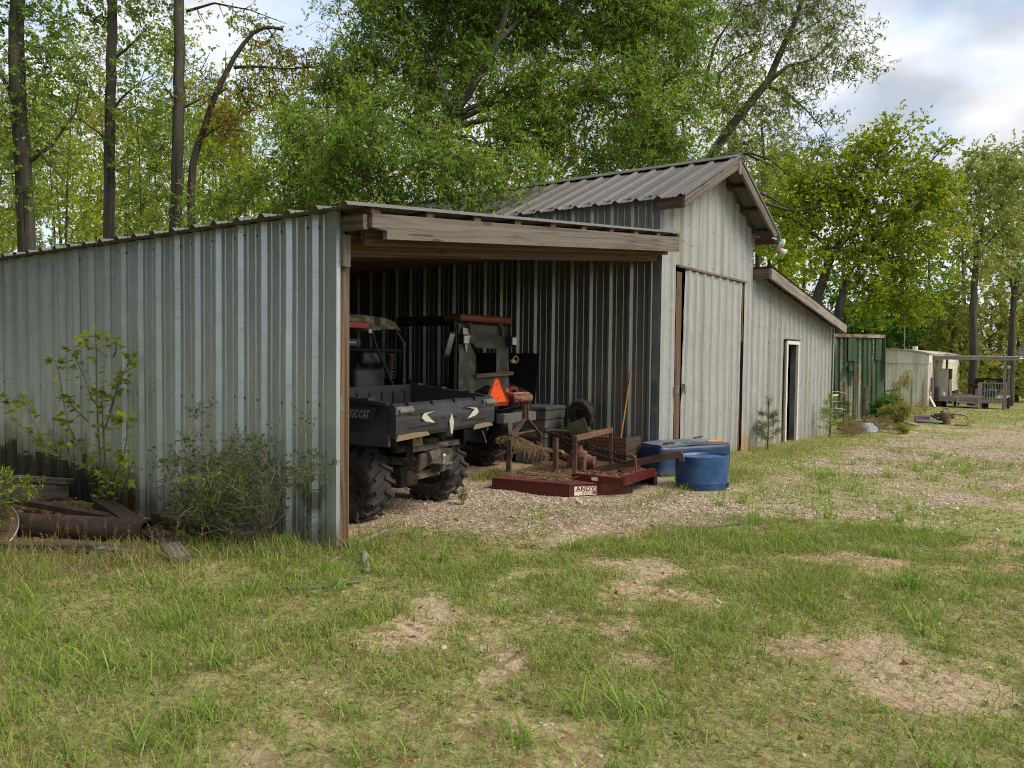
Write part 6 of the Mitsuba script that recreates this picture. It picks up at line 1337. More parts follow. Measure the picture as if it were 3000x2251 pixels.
('forest_tree', 'distant forest tree beyond the yard, sixth from the left', 'distant trees beyond the yard', '79.38,3.37,-1.91,0.22;79.41,3.4,3.1,0.191;79.44,4.08,13.9,0.08', '81.26,3.01,17.89,1.95,1.95;79.23,5.29,15.49,1.9,1.9;77.84,2.99,12.81,2.33,2.33;84.96,2.48,11.3,2.39,2.39;82.43,4.39,8.77,1.83,1.83;77.82,3.43,6.1,2.29,2.29;78.92,4.13,3.88,1.87,1.87;77.65,2.64,1.59,1.88,1.88;78.12,3.68,-0.7,2.46,2.46', 240, (0.32, 0.2), 20, 'bright', 1.0, 0),
('forest_tree', 'distant forest tree beyond the yard, seventh from the left', 'distant trees beyond the yard', '84.78,1,-1.94,0.229;84.81,1.03,3.2,0.199;85.33,1.1,15.13,0.083', '90.01,1.17,19.97,2.76,2.76;82.02,1.19,16.07,2.11,2.11;85.65,0.27,14.11,2.58,2.58;87.66,0.8,11.9,2.43,2.43;84.96,2.33,9.21,2.46,2.46;86.46,0.67,6.75,2.1,2.1;87.57,0.28,4.27,2.35,2.35;83.12,2.47,1.69,1.81,1.81;86.82,0.52,-0.82,1.91,1.91', 240, (0.32, 0.2), 20, 'pale', 1.0, 0),
('forest_tree', 'distant forest tree beyond the yard, eighth from the left', 'distant trees beyond the yard', '80.14,-1.11,-1.91,0.214;80.16,-1.08,3.1,0.186;80.74,-1.07,15.48,0.077', '85.44,-1.93,19.99,1.78,1.78;79.5,0.5,16.66,2.44,2.44;79.12,-0.94,14.02,1.9,1.9;77.88,-1.41,11.42,1.56,1.56;79.35,-1.6,9.16,1.86,1.86;84.8,-2.25,7.06,2.44,2.44;85.09,-1.47,4.5,2.16,2.16;78.27,-1.34,1.86,1.78,1.78;78.11,-1.31,-0.56,2.37,2.37', 240, (0.32, 0.2), 20, 'dark', 1.0, 0),
('forest_tree', 'slender young tree in the woods behind the shed', 'slender trees in the woods behind the shed', '7.43,28.68,-0.23,0.049;7.52,28.82,5.49,0.043;7.64,28.84,8.25,0.033;7.83,28.73,10.51,0.023;7.95,28.69,12.39,0.013', '8.56,30.71,14.98,0.82,0.82;7.17,30.26,12.94,0.68,0.68;8.05,29.38,11.61,0.7,0.7;8.05,27.91,9.93,0.78,0.78;7.99,31.65,9.05,0.81,0.81;8.08,31.02,7.49,1.11,1.11;8.45,30.87,6.03,0.79,0.79', 120, (0.12, 0.07), 26, 'olive', 0.6, 0),
('forest_tree', 'slender young tree in the woods behind the shed', 'slender trees in the woods behind the shed', '7.77,28.08,-0.23,0.041;7.88,28.21,5.48,0.036;7.88,28.38,8.23,0.028;7.92,28.48,10.49,0.02;7.88,28.66,12.36,0.013', '7.13,27.18,11.8,0.61,0.61;7.98,28.86,11.34,0.84,0.84;6.91,26.65,9.58,0.78,0.78;8.33,29.35,9.29,1.03,1.03;8.46,30.97,8.39,0.9,0.9;8.57,29.96,7.13,1.06,1.06;7.76,25.81,5.52,0.6,0.6', 120, (0.12, 0.07), 26, 'bright', 0.6, 0),
('forest_tree', 'slender young tree in the woods behind the shed', 'slender trees in the woods behind the shed', '10.68,34.07,-0.3,0.034;10.74,34.32,6.32,0.03;10.9,34.31,9.65,0.025;11.05,34.28,12.36,0.02;11.16,34.28,14.63,0.015', '11.39,37.02,17.63,1.04,1.04;10.77,31.48,14.41,0.98,0.98;11.56,34.17,13.58,0.99,0.99;11.24,33.85,11.74,1.09,1.09;11.36,32.95,9.95,0.95,0.95;11.05,32.61,8.18,0.84,0.84;11.93,34.99,6.84,0.82,0.82', 120, (0.12, 0.07), 26, 'olive', 0.6, 0),
('forest_tree', 'slender young tree in the woods behind the shed', 'slender trees in the woods behind the shed', '9.04,26.91,-0.26,0.038;9.19,26.97,5.55,0.033;9.12,27.26,8.34,0.026;9.17,27.35,10.61,0.02;9.17,27.47,12.51,0.013', '9.45,27.37,12.58,0.83,0.83;8.29,27,11.06,0.93,0.93;9.49,29.95,10.81,0.7,0.7;8.24,25.55,8.69,0.77,0.77;8.4,25.63,7.69,0.8,0.8;9.24,29.23,7.16,0.95,0.95;9.49,29.98,6.1,1.1,1.1', 120, (0.12, 0.07), 26, 'maple', 0.6, 0),
('forest_tree', 'slender young tree in the woods behind the shed', 'slender trees in the woods behind the shed', '9.61,26.29,-0.27,0.028;9.71,26.44,5.58,0.025;9.67,26.67,8.37,0.021;9.7,26.78,10.66,0.017;9.61,27.04,12.56,0.013', '10.36,26.48,12.68,0.77,0.77;9.58,27.86,11.6,0.83,0.83;9.52,28.3,10.54,0.69,0.69;10.09,27.22,9.37,0.81,0.81;9.93,24.87,7.9,0.68,0.68;9.44,25.44,6.79,0.91,0.91;9.76,24.45,5.67,0.85,0.85', 120, (0.12, 0.07), 26, 'lime', 0.6, 0),
('forest_tree', 'slender young tree in the woods behind the shed', 'slender trees in the woods behind the shed', '7.92,21.71,-0.24,0.038;8.01,21.82,5,0.033;8.1,21.85,7.4,0.026;8.24,21.79,9.37,0.018;8.36,21.73,11.01,0.011', '7.48,21.95,12.35,0.54,0.54;8.97,23.44,11.99,0.59,0.59;7.93,21.5,10.01,0.71,0.71;7.31,20.33,8.46,0.86,0.86;7.89,21.36,7.58,0.74,0.74;8.31,21.01,6.41,0.9,0.9;7.53,19.63,4.97,0.78,0.78', 120, (0.12, 0.07), 26, 'bright', 0.6, 0),
('forest_tree', 'slender young tree in the woods behind the shed', 'slender trees in the woods behind the shed', '11.28,25.8,-0.32,0.045;11.38,25.96,5.75,0.039;11.43,26.07,8.65,0.031;11.35,26.34,11.02,0.022;11.41,26.39,12.99,0.013', '11.12,25.81,12.78,0.97,0.97;12.2,28.42,12.47,1.01,1.01;12.33,28.38,11.28,0.72,0.72;10.22,24.79,9.03,0.7,0.7;10.22,25.63,8.05,0.71,0.71;11.75,26.65,7.3,1.12,1.12;10.79,25.42,5.89,0.83,0.83', 120, (0.12, 0.07), 26, 'olive', 0.6, 0),
('forest_tree', 'slender young tree in the woods behind the shed', 'slender trees in the woods behind the shed', '16.35,33.5,-0.47,0.047;16.43,33.77,7,0.041;16.48,33.95,10.74,0.033;16.5,34.12,13.79,0.025;16.54,34.24,16.34,0.017', '15.65,33.92,15.98,0.98,0.98;15.54,33.68,14.46,0.99,0.99;17.53,35.61,13.86,0.91,0.91;16.78,34.9,12.04,1.43,1.43;17.85,35.09,10.76,1.18,1.18;15.43,33.83,8.67,1.22,1.22;16.09,31.94,7.14,1.24,1.24', 120, (0.12, 0.07), 26, 'maple', 0.6, 0),
('forest_tree', 'slender young tree in the woods behind the shed', 'slender trees in the woods behind the shed', '7.07,15.66,-0.22,0.022;7.15,15.74,4.42,0.019;7.18,15.84,6.41,0.016;7.16,15.98,8.04,0.012;7.14,16.09,9.39,0.009', '7.53,17.07,9.73,0.71,0.71;7.29,17.02,8.83,0.55,0.55;7.49,15.01,7.72,0.65,0.65;6.68,13.53,6.53,0.42,0.42;6.45,13.69,5.78,0.53,0.53;7.26,15.8,5.41,0.77,0.77;6.1,14.26,4.33,0.44,0.44', 120, (0.12, 0.07), 26, 'maple', 0.6, 0),
('forest_tree', 'slender young tree in the woods behind the shed', 'slender trees in the woods behind the shed', '12.89,23.56,-0.38,0.028;13.02,23.66,5.78,0.024;13.2,23.6,8.68,0.021;13.36,23.54,11.05,0.017;13.55,23.4,13.03,0.013', '13.96,25.44,13.6,1,1;14.24,23.73,12.14,0.77,0.77;12.71,22.57,10.37,0.72,0.72;12.72,21.47,9.09,0.97,0.97;12.74,21.29,7.99,0.69,0.69;13.22,23.07,7.17,0.94,0.94;13.41,24.99,6.2,0.89,0.89', 120, (0.12, 0.07), 26, 'maple', 0.6, 0),
('forest_tree', 'slender young tree in the woods behind the shed', 'slender trees in the woods behind the shed', '9.15,16.47,-0.26,0.023;9.25,16.55,4.74,0.02;9.23,16.72,6.94,0.017;9.19,16.9,8.74,0.013;9.09,17.13,10.24,0.01', '9.66,18.57,10.74,0.82,0.82;8.19,15.42,8.78,0.51,0.51;8.89,16.79,8.39,0.52,0.52;8.36,14.93,7.12,0.54,0.54;8.78,15.24,6.44,0.49,0.49;8.12,15.41,5.51,0.59,0.59;9.73,17.63,5.1,0.64,0.64', 120, (0.12, 0.07), 26, 'bright', 0.6, 0),
('forest_tree', 'slender young tree in the woods behind the shed', 'slender trees in the woods behind the shed', '18.6,29.5,-0.51,0.066;18.75,29.65,6.97,0.057;18.88,29.72,10.66,0.044;19.06,29.67,13.67,0.03;19.15,29.71,16.19,0.017', '17.22,29.54,13.79,1.04,1.04;19,28.48,12.96,1.15,1.15;18.52,30.29,11.99,0.92,0.92;18.63,30.37,10.86,0.86,0.86;18.31,27.83,9.33,0.82,0.82;19.45,28.34,8.45,1.31,1.31;17.19,28.51,7,1.33,1.33', 120, (0.12, 0.07), 26, 'lime', 0.6, 0),
('forest_tree', 'slender young tree in the woods behind the shed', 'slender trees in the woods behind the shed', '9.88,15.2,-0.28,0.022;9.91,15.37,4.74,0.019;9.96,15.44,6.92,0.016;9.97,15.54,8.71,0.013;9.95,15.68,10.2,0.01', '9.29,14.04,8.63,0.67,0.67;10.15,14.79,8.33,0.64,0.64;9.2,14.67,7.41,0.62,0.62;9,13.66,6.58,0.51,0.51;10.11,15.01,6.31,0.55,0.55;9.06,14.04,5.35,0.47,0.47;9.59,13.81,4.76,0.7,0.7', 120, (0.12, 0.07), 26, 'bright', 0.6, 0),
('forest_tree', 'slender young tree in the woods behind the shed', 'slender trees in the woods behind the shed', '19.8,28.27,-0.54,0.053;19.93,28.46,7.03,0.046;19.91,28.73,10.74,0.036;19.91,28.94,13.77,0.027;19.87,29.15,16.3,0.017', '20.31,27.62,16.1,1.29,1.29;21.11,28.47,15.05,1.35,1.35;20.82,27.6,13.33,0.88,0.88;19.15,28.05,11.55,0.9,0.9;19.56,28.47,10.25,0.89,0.89;21.51,29.29,9.19,1.05,1.05;20.42,27.64,7.36,1.29,1.29', 120, (0.12, 0.07), 26, 'bright', 0.6, 0),
('forest_tree', 'slender young tree in the woods behind the shed', 'slender trees in the woods behind the shed', '15.93,20.78,-0.47,0.032;16.03,20.94,5.95,0.028;15.95,21.25,8.92,0.023;15.97,21.38,11.36,0.018;15.92,21.58,13.39,0.014', '15.84,22.48,13.56,1.01,1.01;16.35,21.24,12.27,0.92,0.92;17.21,21.64,11.37,0.92,0.92;16.41,21.07,9.87,1.13,1.13;15.28,21.59,8.52,0.74,0.74;17.46,20.91,7.64,0.71,0.71;14.44,19.92,5.92,0.76,0.76', 120, (0.12, 0.07), 26, 'lime', 0.6, 0),
('forest_tree', 'slender young tree in the woods behind the shed', 'slender trees in the woods behind the shed', '17.66,21.02,-0.5,0.031;17.75,21.2,6.18,0.027;18.01,21.04,9.32,0.023;18.09,21.1,11.88,0.018;18.31,20.95,14.02,0.014', '19.38,22.37,16.87,1.25,1.25;18.93,21.78,14.92,1.16,1.16;18.16,21.19,12.95,0.82,0.82;19.82,21.96,11.9,0.88,0.88;16.59,19.61,9.19,0.85,0.85;18.07,21.94,8.2,0.82,0.82;18.7,20.69,6.55,1.18,1.18', 120, (0.12, 0.07), 26, 'maple', 0.6, 0),
('forest_tree', 'slender young tree in the woods behind the shed', 'slender trees in the woods behind the shed', '11.23,12.75,-0.32,0.026;11.33,12.83,4.72,0.022;11.45,12.81,6.87,0.018;11.46,12.91,8.64,0.014;11.52,12.92,10.11,0.01', '13.02,13.97,10.81,0.56,0.56;10.15,12.58,8.79,0.6,0.6;11.92,13.13,8.53,0.7,0.7;11.27,12.45,7.41,0.67,0.67;11.34,13.61,6.73,0.67,0.67;9.96,11.94,5.45,0.59,0.59;11.5,12.07,4.87,0.6,0.6', 120, (0.12, 0.07), 26, 'olive', 0.6, 0),
('forest_tree', 'slender young tree in the woods behind the shed', 'slender trees in the woods behind the shed', '14.14,15.11,-0.42,0.039;14.2,15.27,5.27,0.034;14.28,15.33,7.79,0.026;14.39,15.32,9.85,0.019;14.45,15.35,11.57,0.011', '12.86,14.95,9.8,0.9,0.9;13.49,14.38,9.12,0.57,0.57;15.41,16.61,9.15,0.77,0.77;15.63,15.52,8.21,0.86,0.86;15.18,15.22,7.26,0.59,0.59;13.43,15.5,6.19,0.69,0.69;14.39,14.62,5.47,0.8,0.8', 120, (0.12, 0.07), 26, 'olive', 0.6, 0),
('forest_tree', 'slender young tree in the woods behind the shed', 'slender trees in the woods behind the shed', '21.45,21.2,-0.57,0.035;21.65,21.26,6.68,0.03;21.59,21.57,10.12,0.025;21.61,21.72,12.93,0.02;21.45,22.1,15.27,0.016', '20.43,21.4,17.02,0.92,0.92;23.25,21.49,16.29,1.36,1.36;21.25,22.06,14.02,1.29,1.29;22.2,24.07,12.86,1.39,1.39;20.74,21.96,10.4,0.77,0.77;21.35,21.75,8.75,1.19,1.19;20.88,19.01,6.7,1.11,1.11', 120, (0.12, 0.07), 26, 'olive', 0.6, 0),
('forest_tree', 'slender young tree in the woods behind the shed', 'slender trees in the woods behind the shed', '25.75,23.08,-0.69,0.06;25.97,23.16,7.38,0.052;26.07,23.29,11.26,0.041;26.22,23.29,14.44,0.029;26.41,23.2,17.09,0.018', '25.86,22.99,19.44,1.05,1.05;25.43,21.47,17.01,1.15,1.15;26.46,24.19,15.97,1.05,1.05;24.09,23.39,13.22,1.01,1.01;26.09,23.57,11.77,1.5,1.5;24.54,22.48,9.39,1.4,1.4;24.18,22.26,7.41,1.32,1.32', 120, (0.12, 0.07), 26, 'lime', 0.6, 0),
('forest_tree', 'slender young tree in the woods behind the shed', 'slender trees in the woods behind the shed', '16.78,13.68,-0.48,0.048;16.89,13.79,5.49,0.042;16.89,13.97,8.14,0.032;16.82,14.21,10.3,0.022;16.66,14.54,12.1,0.012', '17.61,13.15,13.87,0.78,0.78;17.9,16.02,13.28,0.77,0.77;15.88,12.47,10.55,0.76,0.76;16.66,13.95,9.74,0.92,0.92;17.52,14.11,8.61,1,1;15.63,12.36,6.71,0.57,0.57;18.39,14.3,5.98,0.82,0.82', 120, (0.12, 0.07), 26, 'bright', 0.6, 0),
('forest_tree', 'slender young tree in the woods behind the shed', 'slender trees in the woods behind the shed', '25.91,19.99,-0.7,0.067;26.11,20.08,7.15,0.058;26.05,20.41,10.87,0.045;26.18,20.42,13.92,0.031;26.15,20.64,16.46,0.017', '25.07,20.55,16.09,1.07,1.07;26.72,20.91,15.2,1.03,1.03;25.41,21.18,13.4,0.94,0.94;26.63,22.44,12.4,1.12,1.12;25.28,18.13,10.04,0.91,0.91;26.99,19.66,9.07,1.43,1.43;26.69,22.19,7.74,1.03,1.03', 120, (0.12, 0.07), 26, 'lime', 0.6, 0),
('thicket_tree', 'leafy thicket tree deep in the woods behind the shed', 'thicket deep in the woods behind the shed', '10.02,35.98,-0.28,0.071;10.15,36.14,6.39,0.061;10.07,36.48,9.77,0.031', '10.81,38.24,12.38,1.09,1.09;9.25,34.08,10.28,1.2,1.2;10.76,37.62,10.06,1.42,1.42;9.96,38.05,8.87,1,1;9.95,36.27,7.59,1.09,1.09;9.64,34.18,6.32,1.31,1.31;10.34,36.29,5.51,1.05,1.05', 190, (0.19, 0.11), 24, 'bright', 0.9, 0),
('thicket_tree', 'leafy thicket tree deep in the woods behind the shed', 'thicket deep in the woods behind the shed', '14.49,48.29,-0.43,0.093;14.66,48.49,7.93,0.081;14.92,48.43,12.36,0.04', '13.73,49.42,15.01,1.66,1.66;15.54,50.7,14.24,1.64,1.64;12.86,46.5,11.68,1.42,1.42;13.37,45.53,10.35,1.33,1.33;14.7,50.16,9.7,1.51,1.51;15.54,47.59,8.17,1.44,1.44;16.15,50.99,7.04,1.88,1.88', 190, (0.19, 0.11), 24, 'bright', 0.9, 0),
('thicket_tree', 'leafy thicket tree deep in the woods behind the shed', 'thicket deep in the woods behind the shed', '12.16,38.59,-0.35,0.077;12.3,38.76,6.87,0.067;12.65,38.52,10.57,0.034', '12.38,41.51,13.33,1.28,1.28;13.57,41.74,12.43,1.28,1.28;12.91,41.58,11.03,1.35,1.35;11.79,39.59,9.37,1.18,1.18;12.32,38.34,8.17,1.1,1.1;11.23,38.63,6.89,1.03,1.03;11.14,37.87,5.69,1.44,1.44', 190, (0.19, 0.11), 24, 'olive', 0.9, 0),
('thicket_tree', 'leafy thicket tree deep in the woods behind the shed', 'thicket deep in the woods behind the shed', '12.64,36.99,-0.37,0.076;12.78,37.16,6.81,0.066;12.65,37.57,10.44,0.033', '11.89,36.2,12.31,0.97,0.97;12.91,39.39,11.92,1.43,1.43;14.13,39.82,11.05,1.52,1.52;13.54,36.94,9.38,1.3,1.3;12.39,33.88,7.74,1.1,1.1;13.01,38,7.07,1.36,1.36;11.74,33.63,5.49,1.22,1.22', 190, (0.19, 0.11), 24, 'bright', 0.9, 0),
('thicket_tree', 'leafy thicket tree deep in the woods behind the shed', 'thicket deep in the woods behind the shed', '19.26,51.53,-0.52,0.104;19.45,51.76,8.79,0.091;19.67,51.79,13.78,0.045', '21.14,54.62,17.77,1.59,1.59;19.28,54.35,15.65,1.43,1.43;18.61,52.85,13.71,1.4,1.4;20.47,52.87,12.48,2.02,2.02;19.49,55.39,10.96,1.87,1.87;18.02,51.27,8.79,1.82,1.82;19.68,54.02,7.61,1.4,1.4', 190, (0.19, 0.11), 24, 'bright', 0.9, 0),
('thicket_tree', 'leafy thicket tree deep in the woods behind the shed', 'thicket deep in the woods behind the shed', '13.96,35.63,-0.42,0.077;14.1,35.8,6.87,0.067;14.02,36.14,10.53,0.033', '13.05,34.58,12.32,1.41,1.41;12.41,34.09,11,1.1,1.1;14.5,37.04,10.75,1.34,1.34;13.63,36.52,9.35,1.07,1.07;14.63,35.9,8.28,1.24,1.24;14.06,33.46,6.84,1.03,1.03;15.2,38.33,6.15,1.35,1.35', 190, (0.19, 0.11), 24, 'maple', 0.9, 0),
('thicket_tree', 'leafy thicket tree deep in the woods behind the shed', 'thicket deep in the woods behind the shed', '17.79,41.18,-0.5,0.09;17.95,41.37,7.79,0.078;18.25,41.24,12.08,0.039', '17.53,38.33,14.09,1.27,1.27;18.8,44.62,14.06,1.45,1.45;18.04,42.99,12.27,1.57,1.57;19.69,41.95,11.06,1.28,1.28;18.08,42.67,9.48,1.25,1.25;17.21,37.76,7.59,1.42,1.42;19.2,40.97,6.73,1.42,1.42', 190, (0.19, 0.11), 24, 'olive', 0.9, 0),
('thicket_tree', 'leafy thicket tree deep in the woods behind the shed', 'thicket deep in the woods behind the shed', '23.34,51.48,-0.62,0.111;23.55,51.72,9.31,0.097;24,51.44,14.62,0.048', '22.86,51.56,17.68,1.63,1.63;23.48,47.77,15.61,1.66,1.66;21.53,50.67,14.01,1.41,1.41;23.89,50.52,12.82,2.12,2.12;23.27,51.42,11.15,1.49,1.49;25.02,51.26,9.7,1.87,1.87;23.5,50.27,7.77,1.66,1.66', 190, (0.19, 0.11), 24, 'lime', 0.9, 0),
('thicket_tree', 'leafy thicket tree deep in the woods behind the shed', 'thicket deep in the woods behind the shed', '15.11,31.86,-0.45,0.074;15.25,32.02,6.71,0.064;15.49,31.92,10.26,0.032', '13.54,30.45,11.75,1.14,1.14;15.89,30.78,11.3,1.22,1.22;16.46,35.48,10.94,1.33,1.33;15.24,32.33,9.15,1.07,1.07;16.34,31.97,8.16,1.18,1.18;16.89,32.96,7.16,1.18,1.18;13.86,29.27,5.43,0.96,0.96', 190, (0.19, 0.11), 24, 'bright', 0.9, 0),
('thicket_tree', 'leafy thicket tree deep in the woods behind the shed', 'thicket deep in the woods behind the shed', '21.36,41.68,-0.57,0.096;21.54,41.9,8.28,0.084;21.87,41.73,12.88,0.042', '20.9,39.81,15.2,1.35,1.35;21.63,41.17,14.19,1.52,1.52;22.38,42.03,13.02,1.33,1.33;22.4,43.69,11.75,1.91,1.91;20.67,40.62,9.68,1.36,1.36;21.03,40.1,8.28,1.65,1.65;22.41,43.73,7.24,1.74,1.74', 190, (0.19, 0.11), 24, 'bright', 0.9, 0),
('thicket_tree', 'leafy thicket tree deep in the woods behind the shed', 'thicket deep in the woods behind the shed', '22.33,41.47,-0.6,0.097;22.51,41.68,8.39,0.085;22.44,42.08,13.04,0.042', '23.15,43.6,16.41,1.34,1.34;21.39,41.94,14.25,1.72,1.72;22.77,41.51,13.03,1.68,1.68;22.59,39.52,11.3,1.81,1.81;21.03,40.05,9.68,1.74,1.74;23.92,44.67,9.02,1.63,1.63;22.57,44.18,7.29,1.74,1.74', 190, (0.19, 0.11), 24, 'lime', 0.9, 0),
('thicket_tree', 'leafy thicket tree deep in the woods behind the shed', 'thicket deep in the woods behind the shed', '27.91,48.66,-0.76,0.115;28.12,48.92,9.67,0.1;28.09,49.31,15.17,0.05', '28.9,47.61,18.54,1.98,1.98;28.53,47.15,16.67,1.98,1.98;29.53,49.51,15.49,1.92,1.92;27.31,46.75,12.99,2.02,2.02;29.14,50.64,11.98,1.55,1.55;27.18,45.51,9.52,2.03,2.03;26.87,46.62,7.9,1.79,1.79', 190, (0.19, 0.11), 24, 'maple', 0.9, 0),
('thicket_tree', 'leafy thicket tree deep in the woods behind the shed', 'thicket deep in the woods behind the shed', '18.22,30.33,-0.51,0.077;18.36,30.5,6.99,0.067;18.46,30.61,10.69,0.034', '17.36,28.16,12.33,1.14,1.14;18.87,31.64,12.11,1.48,1.48;18.16,28.28,10.32,1.07,1.07;17.32,30.81,9.34,1.45,1.45;17.1,28.15,7.9,1.05,1.05;19.53,32.05,7.43,1.35,1.35;20.18,31.96,6.27,1.46,1.46', 190, (0.19, 0.11), 24, 'lime', 0.9, 0),
('thicket_tree', 'leafy thicket tree deep in the woods behind the shed', 'thicket deep in the woods behind the shed', '17.19,27.07,-0.49,0.072;17.32,27.23,6.6,0.063;17.14,27.71,10.03,0.031', '17.7,26.64,12.16,0.98,0.98;17.26,27.37,11.09,1.31,1.31;18.51,28.88,10.47,1,1;19,28.52,9.38,1.3,1.3;18.79,28.9,8.24,1.35,1.35;18.89,29.04,7.11,1.01,1.01;16.4,23.96,5.37,0.96,0.96', 190, (0.19, 0.11), 24, 'olive', 0.9, 0),
('thicket_tree', 'leafy thicket tree deep in the woods behind the shed', 'thicket deep in the woods behind the shed', '24.79,36.14,-0.66,0.095;24.96,36.35,8.28,0.083;25.36,36.1,12.84,0.041', '22.82,34.97,14.86,1.4,1.4;25.6,39.73,14.87,1.42,1.42;23.45,34.75,12.27,1.64,1.64;23.47,34.82,10.91,1.29,1.29;27.53,37.67,10.45,1.41,1.41;23.45,35.39,8.21,1.51,1.51;24.42,34.61,6.88,1.71,1.71', 190, (0.19, 0.11), 24, 'lime', 0.9, 0),
('thicket_tree', 'leafy thicket tree deep in the woods behind the shed', 'thicket deep in the woods behind the shed', '31.89,42.03,-0.9,0.114;32.1,42.28,9.65,0.099;32.49,42.1,15.1,0.05', '32.74,43.63,18.84,2.01,2.01;32.94,41,16.75,2,2;30.57,42.17,14.71,1.68,1.68;31.41,40.29,12.97,1.99,1.99;31.71,41.57,11.48,2.08,2.08;30.65,42.89,9.76,1.91,1.91;29.38,40.86,7.8,1.61,1.61', 190, (0.19, 0.11), 24, 'maple', 0.9, 0),
('thicket_tree', 'leafy thicket tree deep in the woods behind the shed', 'thicket deep in the woods behind the shed', '33.13,41.59,-0.94,0.115;33.34,41.84,9.77,0.1;33.69,41.71,15.29,0.05', '35.35,43.05,19.41,1.92,1.92;36.02,42.6,17.69,2.14,2.14;35.37,44.44,16,1.87,1.87;35.5,43.09,14.03,1.86,1.86;34.33,44.59,12.19,2.01,2.01;32.6,41.97,9.94,2.21,2.21;34.91,44.49,8.61,2.02,2.02', 190, (0.19, 0.11), 24, 'lime', 0.9, 0),
('thicket_tree', 'leafy thicket tree deep in the woods behind the shed', 'thicket deep in the woods behind the shed', '23.27,28.41,-0.62,0.084;23.42,28.59,7.48,0.073;23.72,28.44,11.47,0.036', '21.76,28.41,13.48,1.33,1.33;22.19,26.43,12.08,1.33,1.33;23.18,27.32,11.21,1.28,1.28;23.31,26.94,9.97,1.47,1.47;23.83,28.31,8.96,1.16,1.16;24.33,31.64,8.02,1.53,1.53;23.67,28.3,6.4,1.11,1.11', 190, (0.19, 0.11), 24, 'bright', 0.9, 0),
('thicket_tree', 'leafy thicket tree deep in the woods behind the shed', 'thicket deep in the woods behind the shed', '24.06,27.68,-0.64,0.084;24.22,27.86,7.52,0.073;24.27,28.05,11.53,0.037', '26.52,29.98,14.96,1.5,1.5;25.74,29.54,13.36,1.65,1.65;23.96,27.2,11.36,1.11,1.11;24.65,28.75,10.42,1.2,1.2;25.63,29.83,9.39,1.72,1.72;23.27,27.38,7.54,1.12,1.12;22.82,24.93,6.1,1.27,1.27', 190, (0.19, 0.11), 24, 'bright', 0.9, 0),
('thicket_tree', 'leafy thicket tree deep in the woods behind the shed', 'thicket deep in the woods behind the shed', '35.55,37.49,-1.02,0.115;35.76,37.75,9.76,0.1;35.98,37.8,15.23,0.05', '36.72,36.59,18.66,1.72,1.72;36.91,36.77,17.01,1.89,1.89;36.54,41.01,15.78,1.95,1.95;36.62,39.18,13.78,1.68,1.68;34.93,34.51,11.29,1.51,1.51;36.55,39.63,10.26,1.57,1.57;33.9,36.19,7.98,2.1,2.1', 190, (0.19, 0.11), 24, 'lime', 0.9, 0),
('forest_tree', 'tree behind the big oak and the barn, third from the left', 'trees behind the barn', '18.63,9.01,-0.51,0.093;18.73,9.12,5.36,0.08;18.92,9.01,7.66,0.057;18.9,9.15,9.38,0.034', '17.2,8.4,9.78,0.98,0.98;19.8,10.72,9.94,1.13,1.13;18.78,10.14,8.61,0.85,0.85;16.95,8.52,7.08,0.96,0.96;18.13,8.88,6.42,0.84,0.84;20.18,9.56,5.82,1.03,1.03', 130, (0.17, 0.1), 22, 'bright', 0.8, 0),
('forest_tree', 'tree behind the big oak and the barn, fourth from the left', 'trees behind the barn', '21.45,8.52,-0.57,0.1;21.55,8.65,5.68,0.087;21.76,8.53,8.16,0.062;21.73,8.68,10.01,0.037', '20.64,8.03,10.68,1.13,1.13;22.09,9.06,10.24,1,1;20.72,9.13,8.9,1.17,1.17;23.56,9.06,8.42,1.29,1.29;23.25,9.8,7.36,1.27,1.27;21.94,9.69,6.07,1.18,1.18', 130, (0.17, 0.1), 22, 'bright', 0.8, 0),
('forest_tree', 'tree behind the big oak and the barn, fifth from the left', 'trees behind the barn', '20.58,6.3,-0.55,0.093;20.68,6.42,5.4,0.08;20.87,6.3,7.69,0.057;20.84,6.45,9.42,0.034', '22.47,7.61,11.11,0.93,0.93;19.57,6.95,9.25,1.01,1.01;21.96,7.68,8.96,0.91,0.91;20.29,6.26,7.44,0.83,0.83;20.03,6.75,6.51,0.86,0.86;21.52,6.41,5.74,1.13,1.13', 130, (0.17, 0.1), 22, 'lime', 0.8, 0),
('forest_tree', 'tree behind the big oak and the barn, sixth from the left', 'trees behind the barn', '25.34,6.53,-0.68,0.107;25.45,6.67,6.02,0.093;25.67,6.54,8.67,0.066;25.65,6.7,10.66,0.04', '25.32,5.89,11.59,1.21,1.21;24.06,6.58,10.32,1.12,1.12;26.08,6.03,9.63,0.95,0.95;23.47,6.44,8.08,1.07,1.07;26.26,7.63,7.62,1.37,1.37;23.31,6.44,5.98,1.04,1.04', 130, (0.17, 0.1), 22, 'lime', 0.8, 0),
('forest_tree', 'tree behind the big oak and the barn, seventh from the left', 'trees behind the barn', '28.11,6.11,-0.77,0.114;28.23,6.25,6.34,0.099;28.47,6.11,9.17,0.071;28.44,6.29,11.29,0.042', '29.52,6.22,12.83,1.06,1.06;28.39,7.3,11.53,1.39,1.39;29.03,5.98,10.28,1.38,1.38;28.19,5.36,8.85,1.12,1.12;27.38,6.2,7.65,1.29,1.29;29.94,7.08,6.92,1.16,1.16', 130, (0.17, 0.1), 22, 'lime', 0.8, 0),
